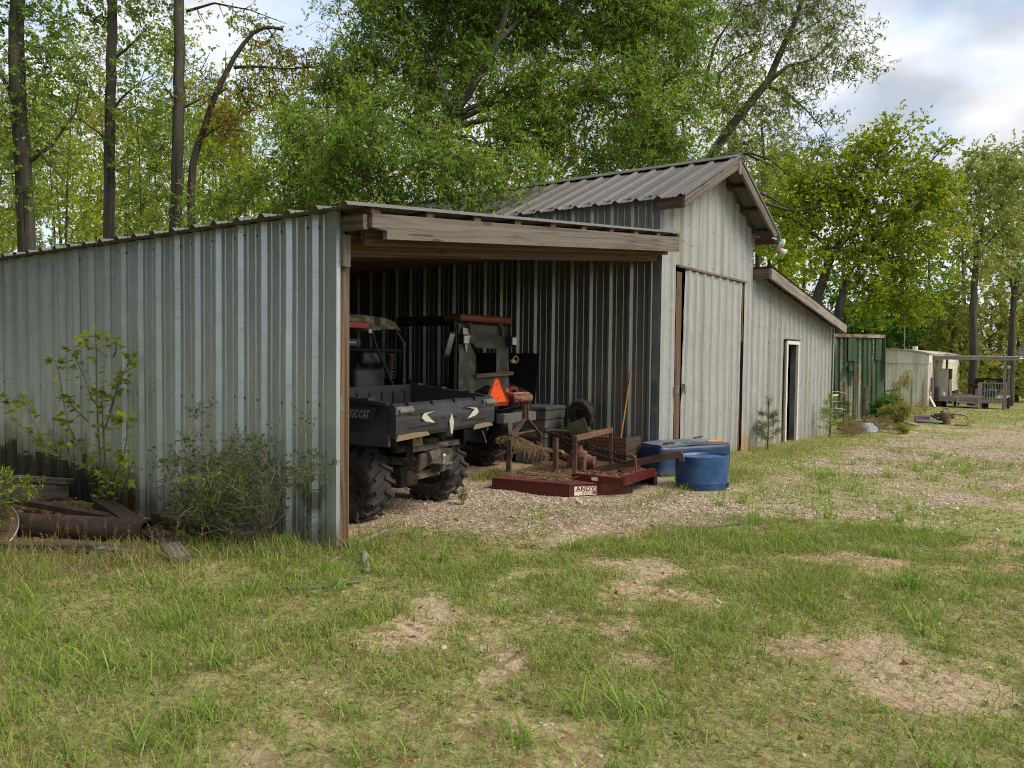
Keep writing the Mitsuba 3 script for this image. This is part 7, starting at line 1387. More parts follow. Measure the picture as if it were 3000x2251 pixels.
('forest_tree', 'tree behind the big oak and the barn, second from the left', 'trees behind the barn', '19.35,11.44,-0.53,0.1;19.45,11.56,5.64,0.087;19.66,11.44,8.12,0.062;19.64,11.6,9.97,0.037', '18.99,10.71,10.72,1,1;19.89,13.03,10.35,1.19,1.19;20.62,11.32,9.2,0.97,0.97;19.66,12.73,8.14,1.07,1.07;19.7,12.98,7.11,0.95,0.95;19.07,10.33,5.74,0.95,0.95', 130, (0.17, 0.1), 22, 'bright', 0.8, 0),
('forest_tree', 'tree behind the big oak and the barn, leftmost', 'trees behind the barn', '17.55,12.23,-0.5,0.096;17.65,12.35,5.48,0.084;17.85,12.23,7.87,0.06;17.82,12.39,9.65,0.036', '15.68,11.98,10.03,1,1;17.77,11.44,9.55,1,1;18.55,13.68,9.08,0.96,0.96;18.39,12.75,7.89,1.03,1.03;19.09,13.26,7.04,0.96,0.96;16.88,11.62,5.55,0.83,0.83', 130, (0.17, 0.1), 22, 'bright', 0.8, 0)]
# ------------------------------------------------------------------ plants
PAL = {'oak': [(.05, .105, .018), (.11, .20, .034), (.18, .26, .055)], 'maple': [(.06, .13, .03), (.12, .20, .045), (.18, .24, .06)], 'lime': [(.11, .17, .03), (.19, .25, .05), (.25, .29, .07)], 'olive': [(.10, .13, .035), (.16, .19, .05), (.21, .21, .07)],
       'willow': [(.06, .11, .025), (.125, .185, .045), (.19, .23, .07)], 'bright': [(.075, .13, .012), (.15, .215, .022), (.225, .28, .036)], 'pale': [(.10, .155, .04), (.17, .22, .065), (.23, .26, .09)], 'yellow': [(.10, .14, .03), (.16, .19, .05), (.21, .22, .07)],
       'dark': [(.025, .07, .014), (.05, .12, .022), (.08, .16, .03)], 'rust': [(.09, .115, .025), (.15, .14, .035), (.17, .10, .03)], 'tan': [(.10, .085, .05), (.15, .12, .07), (.19, .15, .09)], 'thorn': [(.02, .045, .015), (.05, .085, .025), (.09, .12, .04)], 'lemon': [(.07, .12, .02), (.12, .17, .035), (.18, .20, .05)]}


def leaves(P, D, U, L, W, cols, rs, fold=.16):
    """diamond leaves: bases P, axes D (unit), normals U; lengths L, widths W; one colour each"""
    S = np.cross(D, U); S /= np.linalg.norm(S, axis=1, keepdims=True) + 1e-9; U2 = np.cross(S, D)
    L = np.broadcast_to(L, (len(P),))[:, None]; W = np.broadcast_to(W, (len(P),))[:, None]
    m = P + D * L * .45
    V = np.stack([P, m + S * W * .5 + U2 * W * fold, P + D * L - U2 * L * .06, m - S * W * .5 + U2 * W * fold], 1).reshape(-1, 3)
    k = np.arange(len(P))[:, None] * 4
    return V, np.vstack([k + [0, 1, 2], k + [0, 2, 3]]), np.repeat(cols, 4, axis=0)


def pal_cols(pal, n, rs, shift=None):
    a, b, c = (np.array(x) for x in PAL[pal]); t = np.clip(rs.beta(2, 2, n) + (0 if shift is None else shift), 0, 1)[:, None]
    col = np.where(t < .5, a + (b - a) * t * 2, b + (c - b) * (t * 2 - 1))
    col = np.minimum(col * 1.85 * np.array([1.10, 1.0, .85]), .66)
    return col * rs.uniform(.85, 1.15, (n, 1))


def unit(v):
    return v / (np.linalg.norm(v, axis=-1, keepdims=True) + 1e-9)


def crown(axes, blobs, tips, per, leaf, pal, spread, rs, twig_r=.004, min_r=.006, twigs=True, shell=.5, droop=.15, sides=4):
    """branches reaching from the trunk and limbs to points in the crown's volume, and leaves around their ends"""
    nodes, rad = [], []
    for A in axes:
        A = np.array(A)
        for p, q in zip(A[:-1], A[1:]):
            n = max(2, int(np.linalg.norm(q[:3] - p[:3]) / .35)); t = np.linspace(0, 1, n, endpoint=False)[:, None]
            s = p + (q - p) * t; nodes.append(s[:, :3]); rad.append(s[:, 3])
        nodes.append(A[-1:, :3]); rad.append(A[-1:, 3])
    N = np.vstack(nodes); R = np.concatenate(rad)
    B = np.array(blobs); w = B[:, 3] ** 2 * B[:, 4]; w = w ** .8; k = rs.choice(len(B), tips, p=w / w.sum())
    d = unit(rs.normal(size=(tips, 3))) * rs.uniform(0, 1, (tips, 1)) ** shell
    P = B[k, :3] + d * np.stack([B[k, 3], B[k, 3], B[k, 4]], 1)
    P = P[P[:, 2] > zg(P[:, 0], P[:, 1]) + .1 * spread]
    order = np.argsort([np.min(((N - p) ** 2).sum(1)) for p in P])
    NN = np.zeros((len(N) + 2 * len(P), 3)); RR = np.zeros(len(NN)); NN[:len(N)] = N; RR[:len(N)] = R; c = len(N)
    g = G(); ends, dirs = [], []
    for i in order:
        p = P[i]; dd = ((NN[:c] - p) ** 2).sum(1) * (1 + .25 * (NN[:c, 2] > p[2] + .3)) + .05 / (RR[:c] * 40 + .2)
        j = int(np.argmin(dd)); a = NN[j]; L = np.linalg.norm(p - a)
        if L < 1e-3:
            continue
        r0 = min(RR[j] * .6, .006 + .011 * L); r0 = max(r0, min_r); side = rs.normal(size=3) * .10 * L; mid = (a + p) / 2 + side + [0, 0, .06 * L]
        g.tube([a, mid, p], [r0, max(r0 * .7, min_r * .8), max(min_r * .5, twig_r)], sides, False)
        NN[c] = mid; RR[c] = r0 * .7; NN[c + 1] = p; RR[c + 1] = r0 * .45; c += 2
        ends.append(p); dirs.append(unit(p - mid))
    E = np.array(ends); Dn = np.array(dirs); nt = max(2, per // 8); n = len(E)
    td = unit(np.repeat(Dn, nt, 0) * .55 + rs.normal(size=(n * nt, 3)) * [.8, .8, .55] + [0, 0, .1]); tl = spread * rs.uniform(.45, 1.15, n * nt); tb = np.repeat(E, nt, 0) + rs.normal(size=(n * nt, 3)) * spread * .12
    if twigs:
        tt = tb + td * tl[:, None]; s_ = unit(np.cross(td, [0, 0, 1.0])) * twig_r; u_ = np.cross(td, s_)
        V = np.stack([tb + s_, tb - s_ * .5 + u_, tb - s_ * .5 - u_, tt], 1).reshape(-1, 3); q = np.arange(len(tb))[:, None] * 4
        g.add(V, np.vstack([q + [0, 1, 3], q + [1, 2, 3], q + [2, 0, 3]]))
    m = max(1, per // nt); t = rs.uniform(.15, 1.05, (n * nt, m)); base = (tb[:, None] + td[:, None] * (t * tl[:, None])[..., None]).reshape(-1, 3)
    ax = np.repeat(td, m, 0); ld = unit(ax * .5 + rs.normal(size=ax.shape) * .62 + [0, 0, -droop]); up = unit(rs.normal(size=ax.shape) * .55 + [0, 0, 1.0])
    sc = rs.uniform(.65, 1.2, len(base)); shift = np.repeat(np.repeat(rs.normal(size=n) * .24, nt), m)
    return g, leaves(base, ld, up, leaf[0] * sc, leaf[1] * sc, pal_cols(pal, len(base), rs, shift), rs)


def plant_tree(t, seed):
    name, lab, grp, ax, bb, tips, leaf, per, pal, spread, fine = t
    rs = np.random.RandomState(seed)
    axes = [[tuple(float(v) for v in p.split(',')) for p in a.split(';')] for a in ax.split('|')]
    blobs = [tuple(float(v) for v in p.split(',')) for p in bb.split(';')]
    key = thing(name, lab, 'tree', grp)
    g = G()
    for i, A in enumerate(axes):
        A = np.array(A)
        n = max(4, int(np.linalg.norm(A[-1, :3] - A[0, :3]) / .5)); s = np.linspace(0, len(A) - 1, n); k = np.arange(len(A))
        C = np.stack([np.interp(s, k, A[:, q]) for q in range(4)], 1); C[1:-1, :3] += rs.normal(size=(n - 2, 3)) * C[1:-1, 3:] * (.05 if i == 0 else .12)
        if i:
            C[:, 3] *= np.linspace(1, .3, n) ** .8
        g.tube(C[:, :3], C[:, 3], 9 if C[0, 3] > .06 else 6, False)
    far = tips * per < 6000
    obj('trunk', g, 'm_bark', key, smooth=True)
    b, (V, F, C) = crown(axes, blobs, tips, per, leaf, pal, spread, rs, twigs=not far, sides=3 if far else 4, min_r=.012 if far else .006)
    obj('branches', b, 'm_bark_dark', key)
    gl = G(); gl.add(V, F, None, C); obj('crown', gl, 'm_leaf_gloss' if fine else 'm_leaf', key)


for i_, t in enumerate(TREES):
    plant_tree(t, 100 + i_)


# the wood goes on along the left of the shed, beyond the frame; it shades the side wall
for q, (x, y, h) in enumerate(((-8.5, 2.0, 13), (-10.5, 6.0, 15), (-9.0, 10.5, 14), (-10.5, -2.0, 13), (-14, 2, 16), (-14, 9, 16), (-6.0, 12.5, 14), (-3.0, 15.5, 14), (-8.5, 16, 16), (-12.5, 13, 16), (-6.5, 6.5, 11))):
    z = float(zg(x, y)) - .1
    plant_tree(('woodland_tree', 'leafy tree standing left of the shed at the edge of the wood', 'trees left of the shed', f'{x},{y},{z},.16;{x + .2},{y},{z + h * .6},.10;{x},{y + .3},{z + h * .9},.04',
                ';'.join(f'{x + dx},{y + dy},{z + h * f},{r},{r * .9}' for dx, dy, f, r in ((0, 0, .15, 1.7), (.6, 1.2, .3, 1.8), (-.5, -1.2, .3, 1.8), (.5, -.8, .5, 1.9), (-.4, 1.0, .5, 1.9), (0, 0, .7, 2.2), (.3, .3, .9, 1.8), (.9, .2, .62, 2.0), (-.8, -.4, .78, 2.0))), 300, (.32, .19), 22, 'dark', .8, 0), 900 + q)


def bush(name, lab, cat, base, blobs, tips, per, leaf, pal, spread, seed, stem_r=.012, twig='m_twig', grp=None, droop=.0):
    key = thing(name, lab, cat, grp); rs = np.random.RandomState(seed); base = [np.array(b, float) for b in base]
    axes = []
    for b in base:
        for q in range(3):
            e = b + [rs.uniform(-.1, .1), rs.uniform(-.1, .1), rs.uniform(.1, .25)]; axes.append([(*b, stem_r), (*e, stem_r * .8)])
    b, (V, F, C) = crown(axes, blobs, tips, per, leaf, pal, spread, rs, twig_r=.0016, min_r=.0035, shell=.4, droop=droop)
    obj('branches', b, twig, key, kind='stuff'); gl = G(); gl.add(V, F, None, C); obj('leaves', gl, 'm_leaf', key, kind='stuff')
    return key


# thorny shrub against the bay wall
tb_ = [(-.30, 1.2, .45, .35, .30), (-.32, .75, .52, .35, .32), (-.35, .35, .55, .32, .25), (-.28, 1.65, .45, .25, .22), (-.35, .75, .25, .40, .22), (-.33, 1.25, .22, .3, .2), (-.3, .05, .62, .18, .16), (-.28, 1.45, .80, .12, .14), (-.30, 1.25, .95, .10, .12), (-.3, -.02, .92, .06, .14), (-.34, -.16, .66, .12, .12), (-.3, .55, .80, .22, .08)]
bush('thorn_bush', 'tangled thorny shrub with small dark leaves against the bay wall', 'shrub', [(-.18, .95, -.04), (-.22, .6, -.03), (-.15, 1.25, -.06)], tb_, 520, 16, (.026, .012), 'thorn', .10, 31, .010)
bush('lime_shrub', 'low shrub with bright yellow green leaves growing through the thorny shrub', 'shrub', [(-.34, 1.0, -.05)], [(-.42, 1.05, .42, .22, .12), (-.45, .8, .34, .2, .12), (-.42, 1.2, .30, .14, .1), (-.44, .75, .52, .2, .08), (-.42, .95, .16, .25, .10)], 46, 14, (.036, .019), 'lemon', .09, 33, .008)
bush('leafy_shrub', 'narrow leaved yellow green shrub at the left edge in front of the grey frame', 'shrub', [(-1.32, 2.66, -.08)], [(-1.2, 2.57, .31, .14, .12), (-1.1, 2.46, .38, .12, .06), (-1.26, 2.62, .12, .12, .12), (-1.28, 2.66, .38, .10, .08)], 42, 14, (.065, .017), 'lemon', .12, 35, .006)

# maple sapling by the wall: every leaf its own piece
MAPLE = [[(-0.18, 3.13, 0.01), (-0.18, 3.16, 0.19), (-0.18, 3.13, 0.35), (-0.18, 3.15, 0.64), (-0.18, 3.17, 0.87), (-0.18, 3.18, 1.11), (-0.18, 3.17, 1.39), (-0.18, 3.19, 1.61)], [(-0.23, 3.06, 0.18), (-0.23, 2.99, 0.43), (-0.23, 2.98, 0.68), (-0.23, 2.95, 0.88), (-0.23, 2.96, 1.02), (-0.23, 3.02, 1.08)], [(-0.28, 2.96, 0.17), (-0.28, 3.14, 0.33), (-0.28, 3.22, 0.48), (-0.28, 3.39, 0.56), (-0.28, 3.58, 0.93), (-0.28, 3.64, 1.19), (-0.28, 3.76, 1.35)], [(-0.33, 2.89, 0.21), (-0.33, 3.1, 0.3), (-0.33, 3.35, 0.37), (-0.33, 3.72, 0.46), (-0.33, 3.89, 0.55), (-0.33, 4.18, 0.81), (-0.33, 4.36, 0.94)], [(-0.18, 4.06, 0.42), (-0.18, 4.43, 0.49), (-0.18, 4.86, 0.62), (-0.18, 5.1, 0.75), (-0.18, 5.27, 0.88)], [(-0.23, 3.08, 0.86), (-0.23, 3.26, 1.01), (-0.23, 3.31, 1.18), (-0.23, 3.45, 1.35), (-0.23, 3.54, 1.46)], [(-0.28, 2.98, 1.39), (-0.28, 3.12, 1.48), (-0.28, 3.24, 1.56)], [(-0.33, 2.86, 1.39), (-0.33, 2.68, 1.47), (-0.33, 2.64, 1.55)], [(-0.18, 3.07, 0.67), (-0.18, 2.9, 0.88), (-0.18, 2.81, 1.12), (-0.18, 2.69, 1.24), (-0.18, 2.54, 1.38)], [(-0.23, 2.95, 0.87), (-0.23, 2.77, 1.08), (-0.23, 2.62, 1.21)], [(-0.28, 2.86, 0.28), (-0.28, 2.65, 0.44), (-0.28, 2.48, 0.66), (-0.28, 2.41, 0.86)], [(-0.33, 2.73, 0.27), (-0.33, 2.56, 0.25), (-0.33, 2.36, 0.38), (-0.33, 2.28, 0.51)], [(-0.18, 3.08, 0.17), (-0.18, 3.04, 0.05), (-0.18, 3.07, 0.03)], [(-0.23, 3.71, 0.37), (-0.23, 3.74, 0.5), (-0.23, 3.72, 0.53)], [(-0.28, 3.35, 0.76), (-0.28, 3.58, 0.9), (-0.28, 3.6, 0.97)], [(-0.33, 3.62, 0.57), (-0.33, 3.63, 0.73), (-0.33, 3.64, 0.79)]]
sap = thing('maple_sapling', 'young maple sapling with bright lobed leaves growing by the bay wall', 'sapling')
rs = np.random.RandomState(41); g = G(); spots = []
for k, S in enumerate(MAPLE):
    S = np.array(S); S[:, 0] = -.18 - .06 * (k % 4) * np.minimum(1, np.arange(len(S)) / 3.0); S[0, 1] += 0
    if k < 4 or k in (10, 11, 12):
        S = np.vstack([[-.17, 3.12, -.08], S]) if k else np.vstack([[-.17, 3.12, -.12], S])
    n = len(S) * 4; s = np.linspace(0, len(S) - 1, n); C = np.stack([np.interp(s, np.arange(len(S)), S[:, q]) for q in range(3)], 1)
    C = np.vstack([C[:1], (C[:-2] + C[1:-1] + C[2:]) / 3, C[-1:]]); g.tube(C, np.linspace(.011 if k < 4 else .007, .003, n), 6, False)
    L = np.concatenate([[0], np.cumsum(np.linalg.norm(np.diff(C, axis=0), axis=1))]); dirs = np.gradient(C, axis=0)
    for q in np.arange(.30 if k < 3 else .14, L[-1], .085):
        i = int(np.searchsorted(L, q)); spots.append((C[min(i, n - 1)], unit(dirs[min(i, n - 1)]), 1.0))
    for _ in range(5):
        spots.append((C[-1], unit(dirs[-1]), 1.1))
obj('stems', g, 'm_twig', sap, smooth=True)
half = [(0, 0), (.10, -.04), (.32, -.10), (.46, .02), (.30, .14), (.60, .30), (.64, .48), (.36, .44), (.20, .50), (.24, .76), (0, 1.05)]
star = np.array(half + [(-x, y) for x, y in half[-2:0:-1]]); ns_ = len(star)
for P, D, sc in spots:
    for sgn in (-1, 1):
        side = unit(np.cross(D, [0, 0, 1.0]) + [1e-4, 0, 0]) * sgn; out = unit(side + rs.normal(size=3) * .5 + [-.25, 0, .1]); L = rs.uniform(.04, .075) * sc
        up = unit(np.array([-.25, 0, 1.0]) + rs.normal(size=3) * .35); s_ = unit(np.cross(out, up)); up = np.cross(s_, out); b0 = P + out * rs.uniform(.02, .05)
        v = b0 + star[:, :1] * L * s_ + star[:, 1:] * L * out + (-.35 * np.abs(star[:, :1]) ** 1.5 + .05 * star[:, 1:] ** 2 * -2) * L * up
        v = np.vstack([v, b0 + out * L * .4 + up * L * .03]); f = np.array([[i, (i + 1) % ns_, ns_] for i in range(ns_)])
        gl = G(); gl.add(v, f, None, pal_cols('bright' if rs.rand() < .7 else 'lime', 1, rs) * .85); obj('leaf', gl, 'm_leaf', sap)

# pine seedlings at the foot of the low lean-to
for k, (x, y, h, lab) in enumerate(((9.22, -.26, .86, 'pine seedling with a dead brown top left of the small doorway'), (13.15, -.32, .92, 'tall thin pine seedling at the corner of the low lean-to'), (14.9, -.2, .85, 'bushy pine seedling in front of the loose fence wire'))):
    key = thing('pine_seedling', lab, 'seedling'); rs = np.random.RandomState(60 + k); z0 = zq(x, y) - .03; g = G(); P, D = [], []
    g.tube([[x, y, z0], [x + .02, y, z0 + h * .5], [x + .01, y + .01, z0 + h]], [.016, .011, .005], 6, False)
    for q in range(26):
        zz = z0 + h * rs.uniform(.18, .92 if k else .78); th = rs.uniform(0, 2 * PI); l_ = .26 * (1.05 - (zz - z0) / h) + .05; e = np.array([x + l_ * math.cos(th), y + l_ * math.sin(th), zz + l_ * .35]); g.tube([[x, y, zz], e], [.004, .0025], 4, False)
        for w in range(46):
            P.append(np.array([x, y, zz]) + (e - [x, y, zz]) * rs.uniform(.3, 1.0)); D.append(unit((e - [x, y, zz]) / l_ * .7 + rs.normal(size=3) * .55))
    for w in range(160 if k else 40):
        P.append(np.array([x, y, z0 + h * rs.uniform(.8, 1.0)])); D.append(unit(rs.normal(size=3) * .5 + [0, 0, 1.1]))
    obj('stem', g, 'm_wood_post', key); P, D = np.array(P), np.array(D)
    V, F, C = leaves(P, D, unit(rs.normal(size=P.shape)), rs.uniform(.07, .13, len(P)), .0045, pal_cols('thorn' if k != 1 else 'willow', len(P), rs) * 1.25, rs); gl = G(); gl.add(V, F, None, C); obj('needles', gl, 'm_leaf', key, kind='stuff')
    if k == 0:
        P = np.array([x, y, z0 + h]) + rs.normal(size=(90, 3)) * [.035, .035, .06]; V, F, C = leaves(P, unit(rs.normal(size=P.shape) + [0, 0, .5]), unit(rs.normal(size=P.shape)), .05, .006, np.tile([[.13, .075, .045]], (90, 1)), rs); gl = G(); gl.add(V, F, None, C); obj('dead_needles', gl, 'm_leaf', key, kind='stuff')

zb2 = lambda x, y, h: (x, y, zq(x, y) + h)
bush('feathery_bush', 'dense feathery dark green bush in front of the mobile home', 'shrub', [zb2(17.85, -.93, -.05)], [(*zb2(17.85, -.93, .30), .30, .28), (*zb2(18.0, -.80, .52), .26, .16), (*zb2(17.8, -1.05, .5), .16, .2), (*zb2(18.1, -.6, .45), .22, .16)], 230, 20, (.06, .012), 'olive', .17, 71, .012, 'm_bark_dark')
bush('dark_bush', 'round dark bush between the container and the feathery bush', 'shrub', [zb2(20.6, .0, -.05)], [(*zb2(20.6, .0, .35), .34, .30), (*zb2(20.3, -.25, .6), .3, .16)], 300, 20, (.06, .025), 'dark', .16, 72, .014, 'm_bark_dark')
bush('bright_tuft', 'bright green tuft on the gravel in front of the feathery bush', 'plant', [zb2(16.4, -1.2, -.02)], [(*zb2(16.4, -1.2, .10), .13, .10)], 60, 16, (.07, .012), 'lemon', .08, 73, .004)
bush('weed_clump', 'tan dry weed clump in front of the mobile home', 'weeds', [zb2(23.2, -.7, -.02)], [(*zb2(23.2, -.7, .35), .25, .3), (*zb2(22.6, -.35, .3), .25, .25)], 130, 14, (.06, .008), 'tan', .18, 74, .005, 'm_broom_straw')
bush('container_shrub', 'thin spotted shrub growing up along the edge of the green container', 'shrub', [zb2(23.5, .0, -.02)], [(*zb2(23.5, .1, .7), .16, .55), (*zb2(23.7, -.1, 1.25), .14, .3)], 150, 14, (.055, .02), 'olive', .16, 75, .008)
bush('gravel_weed', 'small fresh green weed in the gravel by the tyre of the utility vehicle', 'weed', [zb2(1.95, .42, -.01)], [(*zb2(1.95, .42, .10), .05, .09)], 22, 12, (.030, .009), 'lemon', .05, 76, .003)
for k, (x, y) in enumerate(((14.2, -.55), (15.3, -.35), (16.0, -.1), (17.0, -.2), (18.9, -.2), (16.6, -.75))):
    bush('dry_brush', f'low brown dry brush by the scrap heap, {["nearest to the barn corner", "second from the barn corner", "in the middle behind the pale blue tub", "behind the feathery bush", "farthest, beside the feathery bush", "in front of the pale blue tub"][k]}', 'brush', [zb2(x, y, -.02)], [(*zb2(x, y, .14), .35, .14)], 110, 9, (.05, .009), 'tan', .12, 80 + k, .004, 'm_twig', grp='dry brush by the scrap heap')

# ------------------------------------------------------------------ grass, weeds, stones, dead leaves
rs = np.random.RandomState(7)


def blocked(x, y):
    inb = (y > .06) & (x > -.02) & (x < 14.7)
    mow_ = (x > 2.9) & (x < 4.95) & (y > -.65) & (y < .85)
    return inb & ~((x > .1) & (x < 5.3) & (y < 1.0)) | mow_ | ((x - 4.47) ** 2 + (y + 1.0) ** 2 < .075)


def scatter(n, rmin, rmax, power):
    """points over the yard, thinning out with the distance from its near corner"""
    r = rmin + (rmax - rmin) * rs.uniform(0, 1, n) ** power; a = rs.uniform(math.radians(-8), math.radians(80), n)
    return CAM[0] + r * np.cos(a), CAM[1] + r * np.sin(a), r


bl_V, bl_F, bl_C, nb = [], [], [], 0


def blades(x, y, h, w, lean, cols, seg=3):
    """bent tapering blades"""
    n = len(x); z = zbump(x, y) - .01; th = rs.uniform(0, 2 * PI, n); fa = th + PI / 2 + rs.normal(size=n) * .5
    d = np.stack([np.cos(th), np.sin(th)], 1); f = np.stack([np.cos(fa), np.sin(fa), 0 * fa], 1)
    V = []
    for k in range(seg):
        t = k / seg; c = np.stack([x + d[:, 0] * lean * h * t ** 1.7, y + d[:, 1] * lean * h * t ** 1.7, z + h * t * (1 - .28 * lean * t)], 1); hw = (w * .5 * (1 - t * .62))[:, None]
        V += [c - f * hw, c + f * hw]
    V.append(np.stack([x + d[:, 0] * lean * h, y + d[:, 1] * lean * h, z + h * (1 - .28 * lean)], 1)); m = 2 * seg + 1
    V = np.stack(V, 1).reshape(-1, 3); k = np.arange(n)[:, None] * m; F = []
    for q in range(seg - 1):
        F += [k + [2 * q, 2 * q + 1, 2 * q + 3], k + [2 * q, 2 * q + 3, 2 * q + 2]]
    F.append(k + [2 * seg - 2, 2 * seg - 1, 2 * seg])
    return V, np.vstack(F), np.repeat(cols, m, axis=0)


GREEN = np.array([(.20, .31, .05), (.27, .37, .072), (.36, .42, .11), (.22, .34, .08)]); STRAW = np.array([(.46, .39, .23), (.38, .30, .17), (.54, .46, .30), (.30, .22, .13)])


def pick(A, n):
    return A[rs.randint(0, len(A), n)] * rs.uniform(.8, 1.2, (n, 1))


gg = G()
for (n, r0, r1, pw, hs, ws) in ((210000, 2.2, 7.5, .62, (.015, .085), .0040), (105000, 6.0, 16.0, .62, (.02, .09), .006), (75000, 14, 48, .6, (.03, .10), .020)):
    x, y, r = scatter(n, r0, r1, pw); gc, gv, sd, ms, ins = masks(x, y, NP)
    tuft = np_fbm(x * 2.3 + 9, y * 2.3, 0.0, 3); fine = np_noise(x * 9, y * 9)
    keep = rs.uniform(0, 1, n) < np.clip(gc * (.35 + 1.5 * np.clip(tuft - .25, 0, 1)) * (.6 + .8 * fine) + .25 * ms * (r > 9), .012, 1); keep &= ~blocked(x, y)
    x, y, r, tuft, gc = x[keep], y[keep], r[keep], tuft[keep], gc[keep]; m = len(x)
    h = rs.uniform(hs[0], hs[1], m) * (.55 + 1.0 * np.clip(tuft, 0, 1)) * (.6 + .5 * gc)
    dry = rs.uniform(0, 1, m) < .30 - .12 * (tuft > .55)
    cols = np.where(dry[:, None], pick(STRAW, m), pick(GREEN, m))
    V, F, C = blades(x, y, np.where(dry, h * .8, h), ws * rs.uniform(.6, 1.5, m) * (1 + r / r1 * .5), rs.uniform(.2, 1.0, m) + dry * .3, cols, 3 if r1 < 10 else 2); gg.add(V, F, None, C)
# coarse tufts of longer, wider blades
x0, y0, r = scatter(620, 2.4, 15, .75); gc, *_ = masks(x0, y0, NP); ok = (rs.uniform(0, 1, 620) < gc * 1.1) & ~blocked(x0, y0); x0, y0 = x0[ok], y0[ok]
for a, b in zip(x0, y0):
    m = rs.randint(6, 26); x = a + rs.normal(size=m) * .035; y = b + rs.normal(size=m) * .035
    V, F, C = blades(x, y, rs.uniform(.08, .22, m), rs.uniform(.006, .011, m), rs.uniform(.3, 1.1, m), pick(GREEN, m) * [.95, 1.05, 1.0], 3); gg.add(V, F, None, C)
# grass left standing along the wall foot, by the post and in the bay mouth
for (cx, cy, sx, sy, n) in ((-.35, .55, .35, .55, 1500), (-.9, 1.1, .3, .6, 1500), (-1.5, 1.9, .3, .7, 1500), (.12, -.12, .15, .14, 260), (3.5, 1.15, .35, .16, 900), (4.3, .95, .2, .2, 400), (3.4, -.95, .8, .12, 260), (9.0, -.6, 2.6, .35, 1600), (5.6, -1.0, .5, .3, 700)):
    x = cx + rs.normal(size=n) * sx * .6; y = cy + rs.normal(size=n) * sy * .6; ok = ~((x > -.03) & (y > .05) & (x < .14)) & ~((x > 5.3) & (y > -.1)); x, y = x[ok], y[ok]; m = len(x)
    V, F, C = blades(x, y, rs.uniform(.04, .17, m), rs.uniform(.004, .008, m), rs.uniform(.2, .9, m), np.where((rs.uniform(0, 1, m) < .35)[:, None], pick(STRAW, m), pick(GREEN, m)), 3); gg.add(V, F, None, C)
obj('grass', gg, 'm_grass'); tag('grass', 'short patchy green grass over the yard', kind='stuff')

# thatch: dead blades lying flat
gg = G()
for (n, r0, r1, l) in ((85000, 2.2, 7.5, .045), (26000, 7, 20, .09)):
    x, y, r = scatter(n, r0, r1, .62); gc, gv, sd, ms, ins = masks(x, y, NP); keep = (rs.uniform(0, 1, n) < (.45 + .5 * gc) * (1 - .75 * sd) * (1 - .6 * ins)) & ~blocked(x, y); x, y = x[keep], y[keep]; m = len(x); th = rs.uniform(0, 2 * PI, m); L = rs.uniform(.4, 1.6, m) * l
    D = unit(np.stack([np.cos(th), np.sin(th), rs.normal(size=m) * .12], 1)); P = np.stack([x, y, zbump(x, y) + .002 + rs.uniform(0, .014, m)], 1)
    V, F, C = leaves(P, D, unit(rs.normal(size=P.shape) * .5 + [0, 0, 1.0]), L, l * .055 + .0005, pick(STRAW, m), rs); gg.add(V, F, None, C)
obj('thatch', gg, 'm_grass'); tag('thatch', 'dead grass blades lying flat between the living grass', kind='stuff')

# broad leaved ground weeds
x, y, r = scatter(9500, 2.3, 9, .62); gc, gv, sd, ms, ins = masks(x, y, NP); keep = (rs.uniform(0, 1, len(x)) < gc * .9) & ~blocked(x, y); x, y = x[keep], y[keep]; k = 5; m = len(x) * k
P = np.repeat(np.stack([x, y, zbump(x, y) + .004], 1), k, 0) + rs.normal(size=(m, 3)) * [.010, .010, .004]; th = rs.uniform(0, 2 * PI, m); D = unit(np.stack([np.cos(th), np.sin(th), rs.uniform(.1, .8, m)], 1))
V, F, C = leaves(P, D, np.tile([[0, 0, 1.0]], (m, 1)) + rs.normal(size=(m, 3)) * .2, rs.uniform(.012, .04, m), rs.uniform(.007, .015, m), pick(GREEN * [.9, 1.0, 1.2], m), rs); gg = G(); gg.add(V, F, None, C)
obj('low_weeds', gg, 'm_grass'); tag('low_weeds', 'tiny broad leaved weeds growing flat in the grass', kind='stuff')

# reddish seed stalks standing in front of the scrap
gg = G()
for q in range(240):
    x, y = (rs.uniform(-2.6, -.9), rs.uniform(.3, 2.4)) if q < 190 else (rs.uniform(-.9, .6), rs.uniform(-.9, .5))
    if x > -.15 and y > 0: continue
    if x > -.55 and y > .55: continue
    h = rs.uniform(.12, .34); z = float(zbump(np.array(x), np.array(y))); le = rs.normal(size=2) * .05; col = np.array([(.28, .15, .08), (.34, .24, .12), (.22, .19, .08)][rs.randint(3)])
    p = np.array([[x, y, z], [x + le[0] * .5, y + le[1] * .5, z + h * .6], [x + le[0], y + le[1], z + h]]); g1 = G(); g1.tube(p, [.0014, .0012, .0008], 3, False); gg.add(np.vstack(g1.v), np.vstack(g1.f), None, col * .8)
    m = rs.randint(16, 50); t = rs.uniform(.45, 1, m)[:, None]; P = p[1] + (p[2] - p[1]) * t + rs.normal(size=(m, 3)) * .003; V, F, C = leaves(P, unit(rs.normal(size=(m, 3)) + [0, 0, .6]), unit(rs.normal(size=(m, 3))), .008, .005, np.tile(col, (m, 1)) * rs.uniform(.8, 1.3, (m, 1)), rs); gg.add(V, F, None, C)
obj('seed_stalks', gg, 'm_grass'); tag('seed_stalks', 'reddish brown seed stalks standing in front of the scrap', kind='stuff')

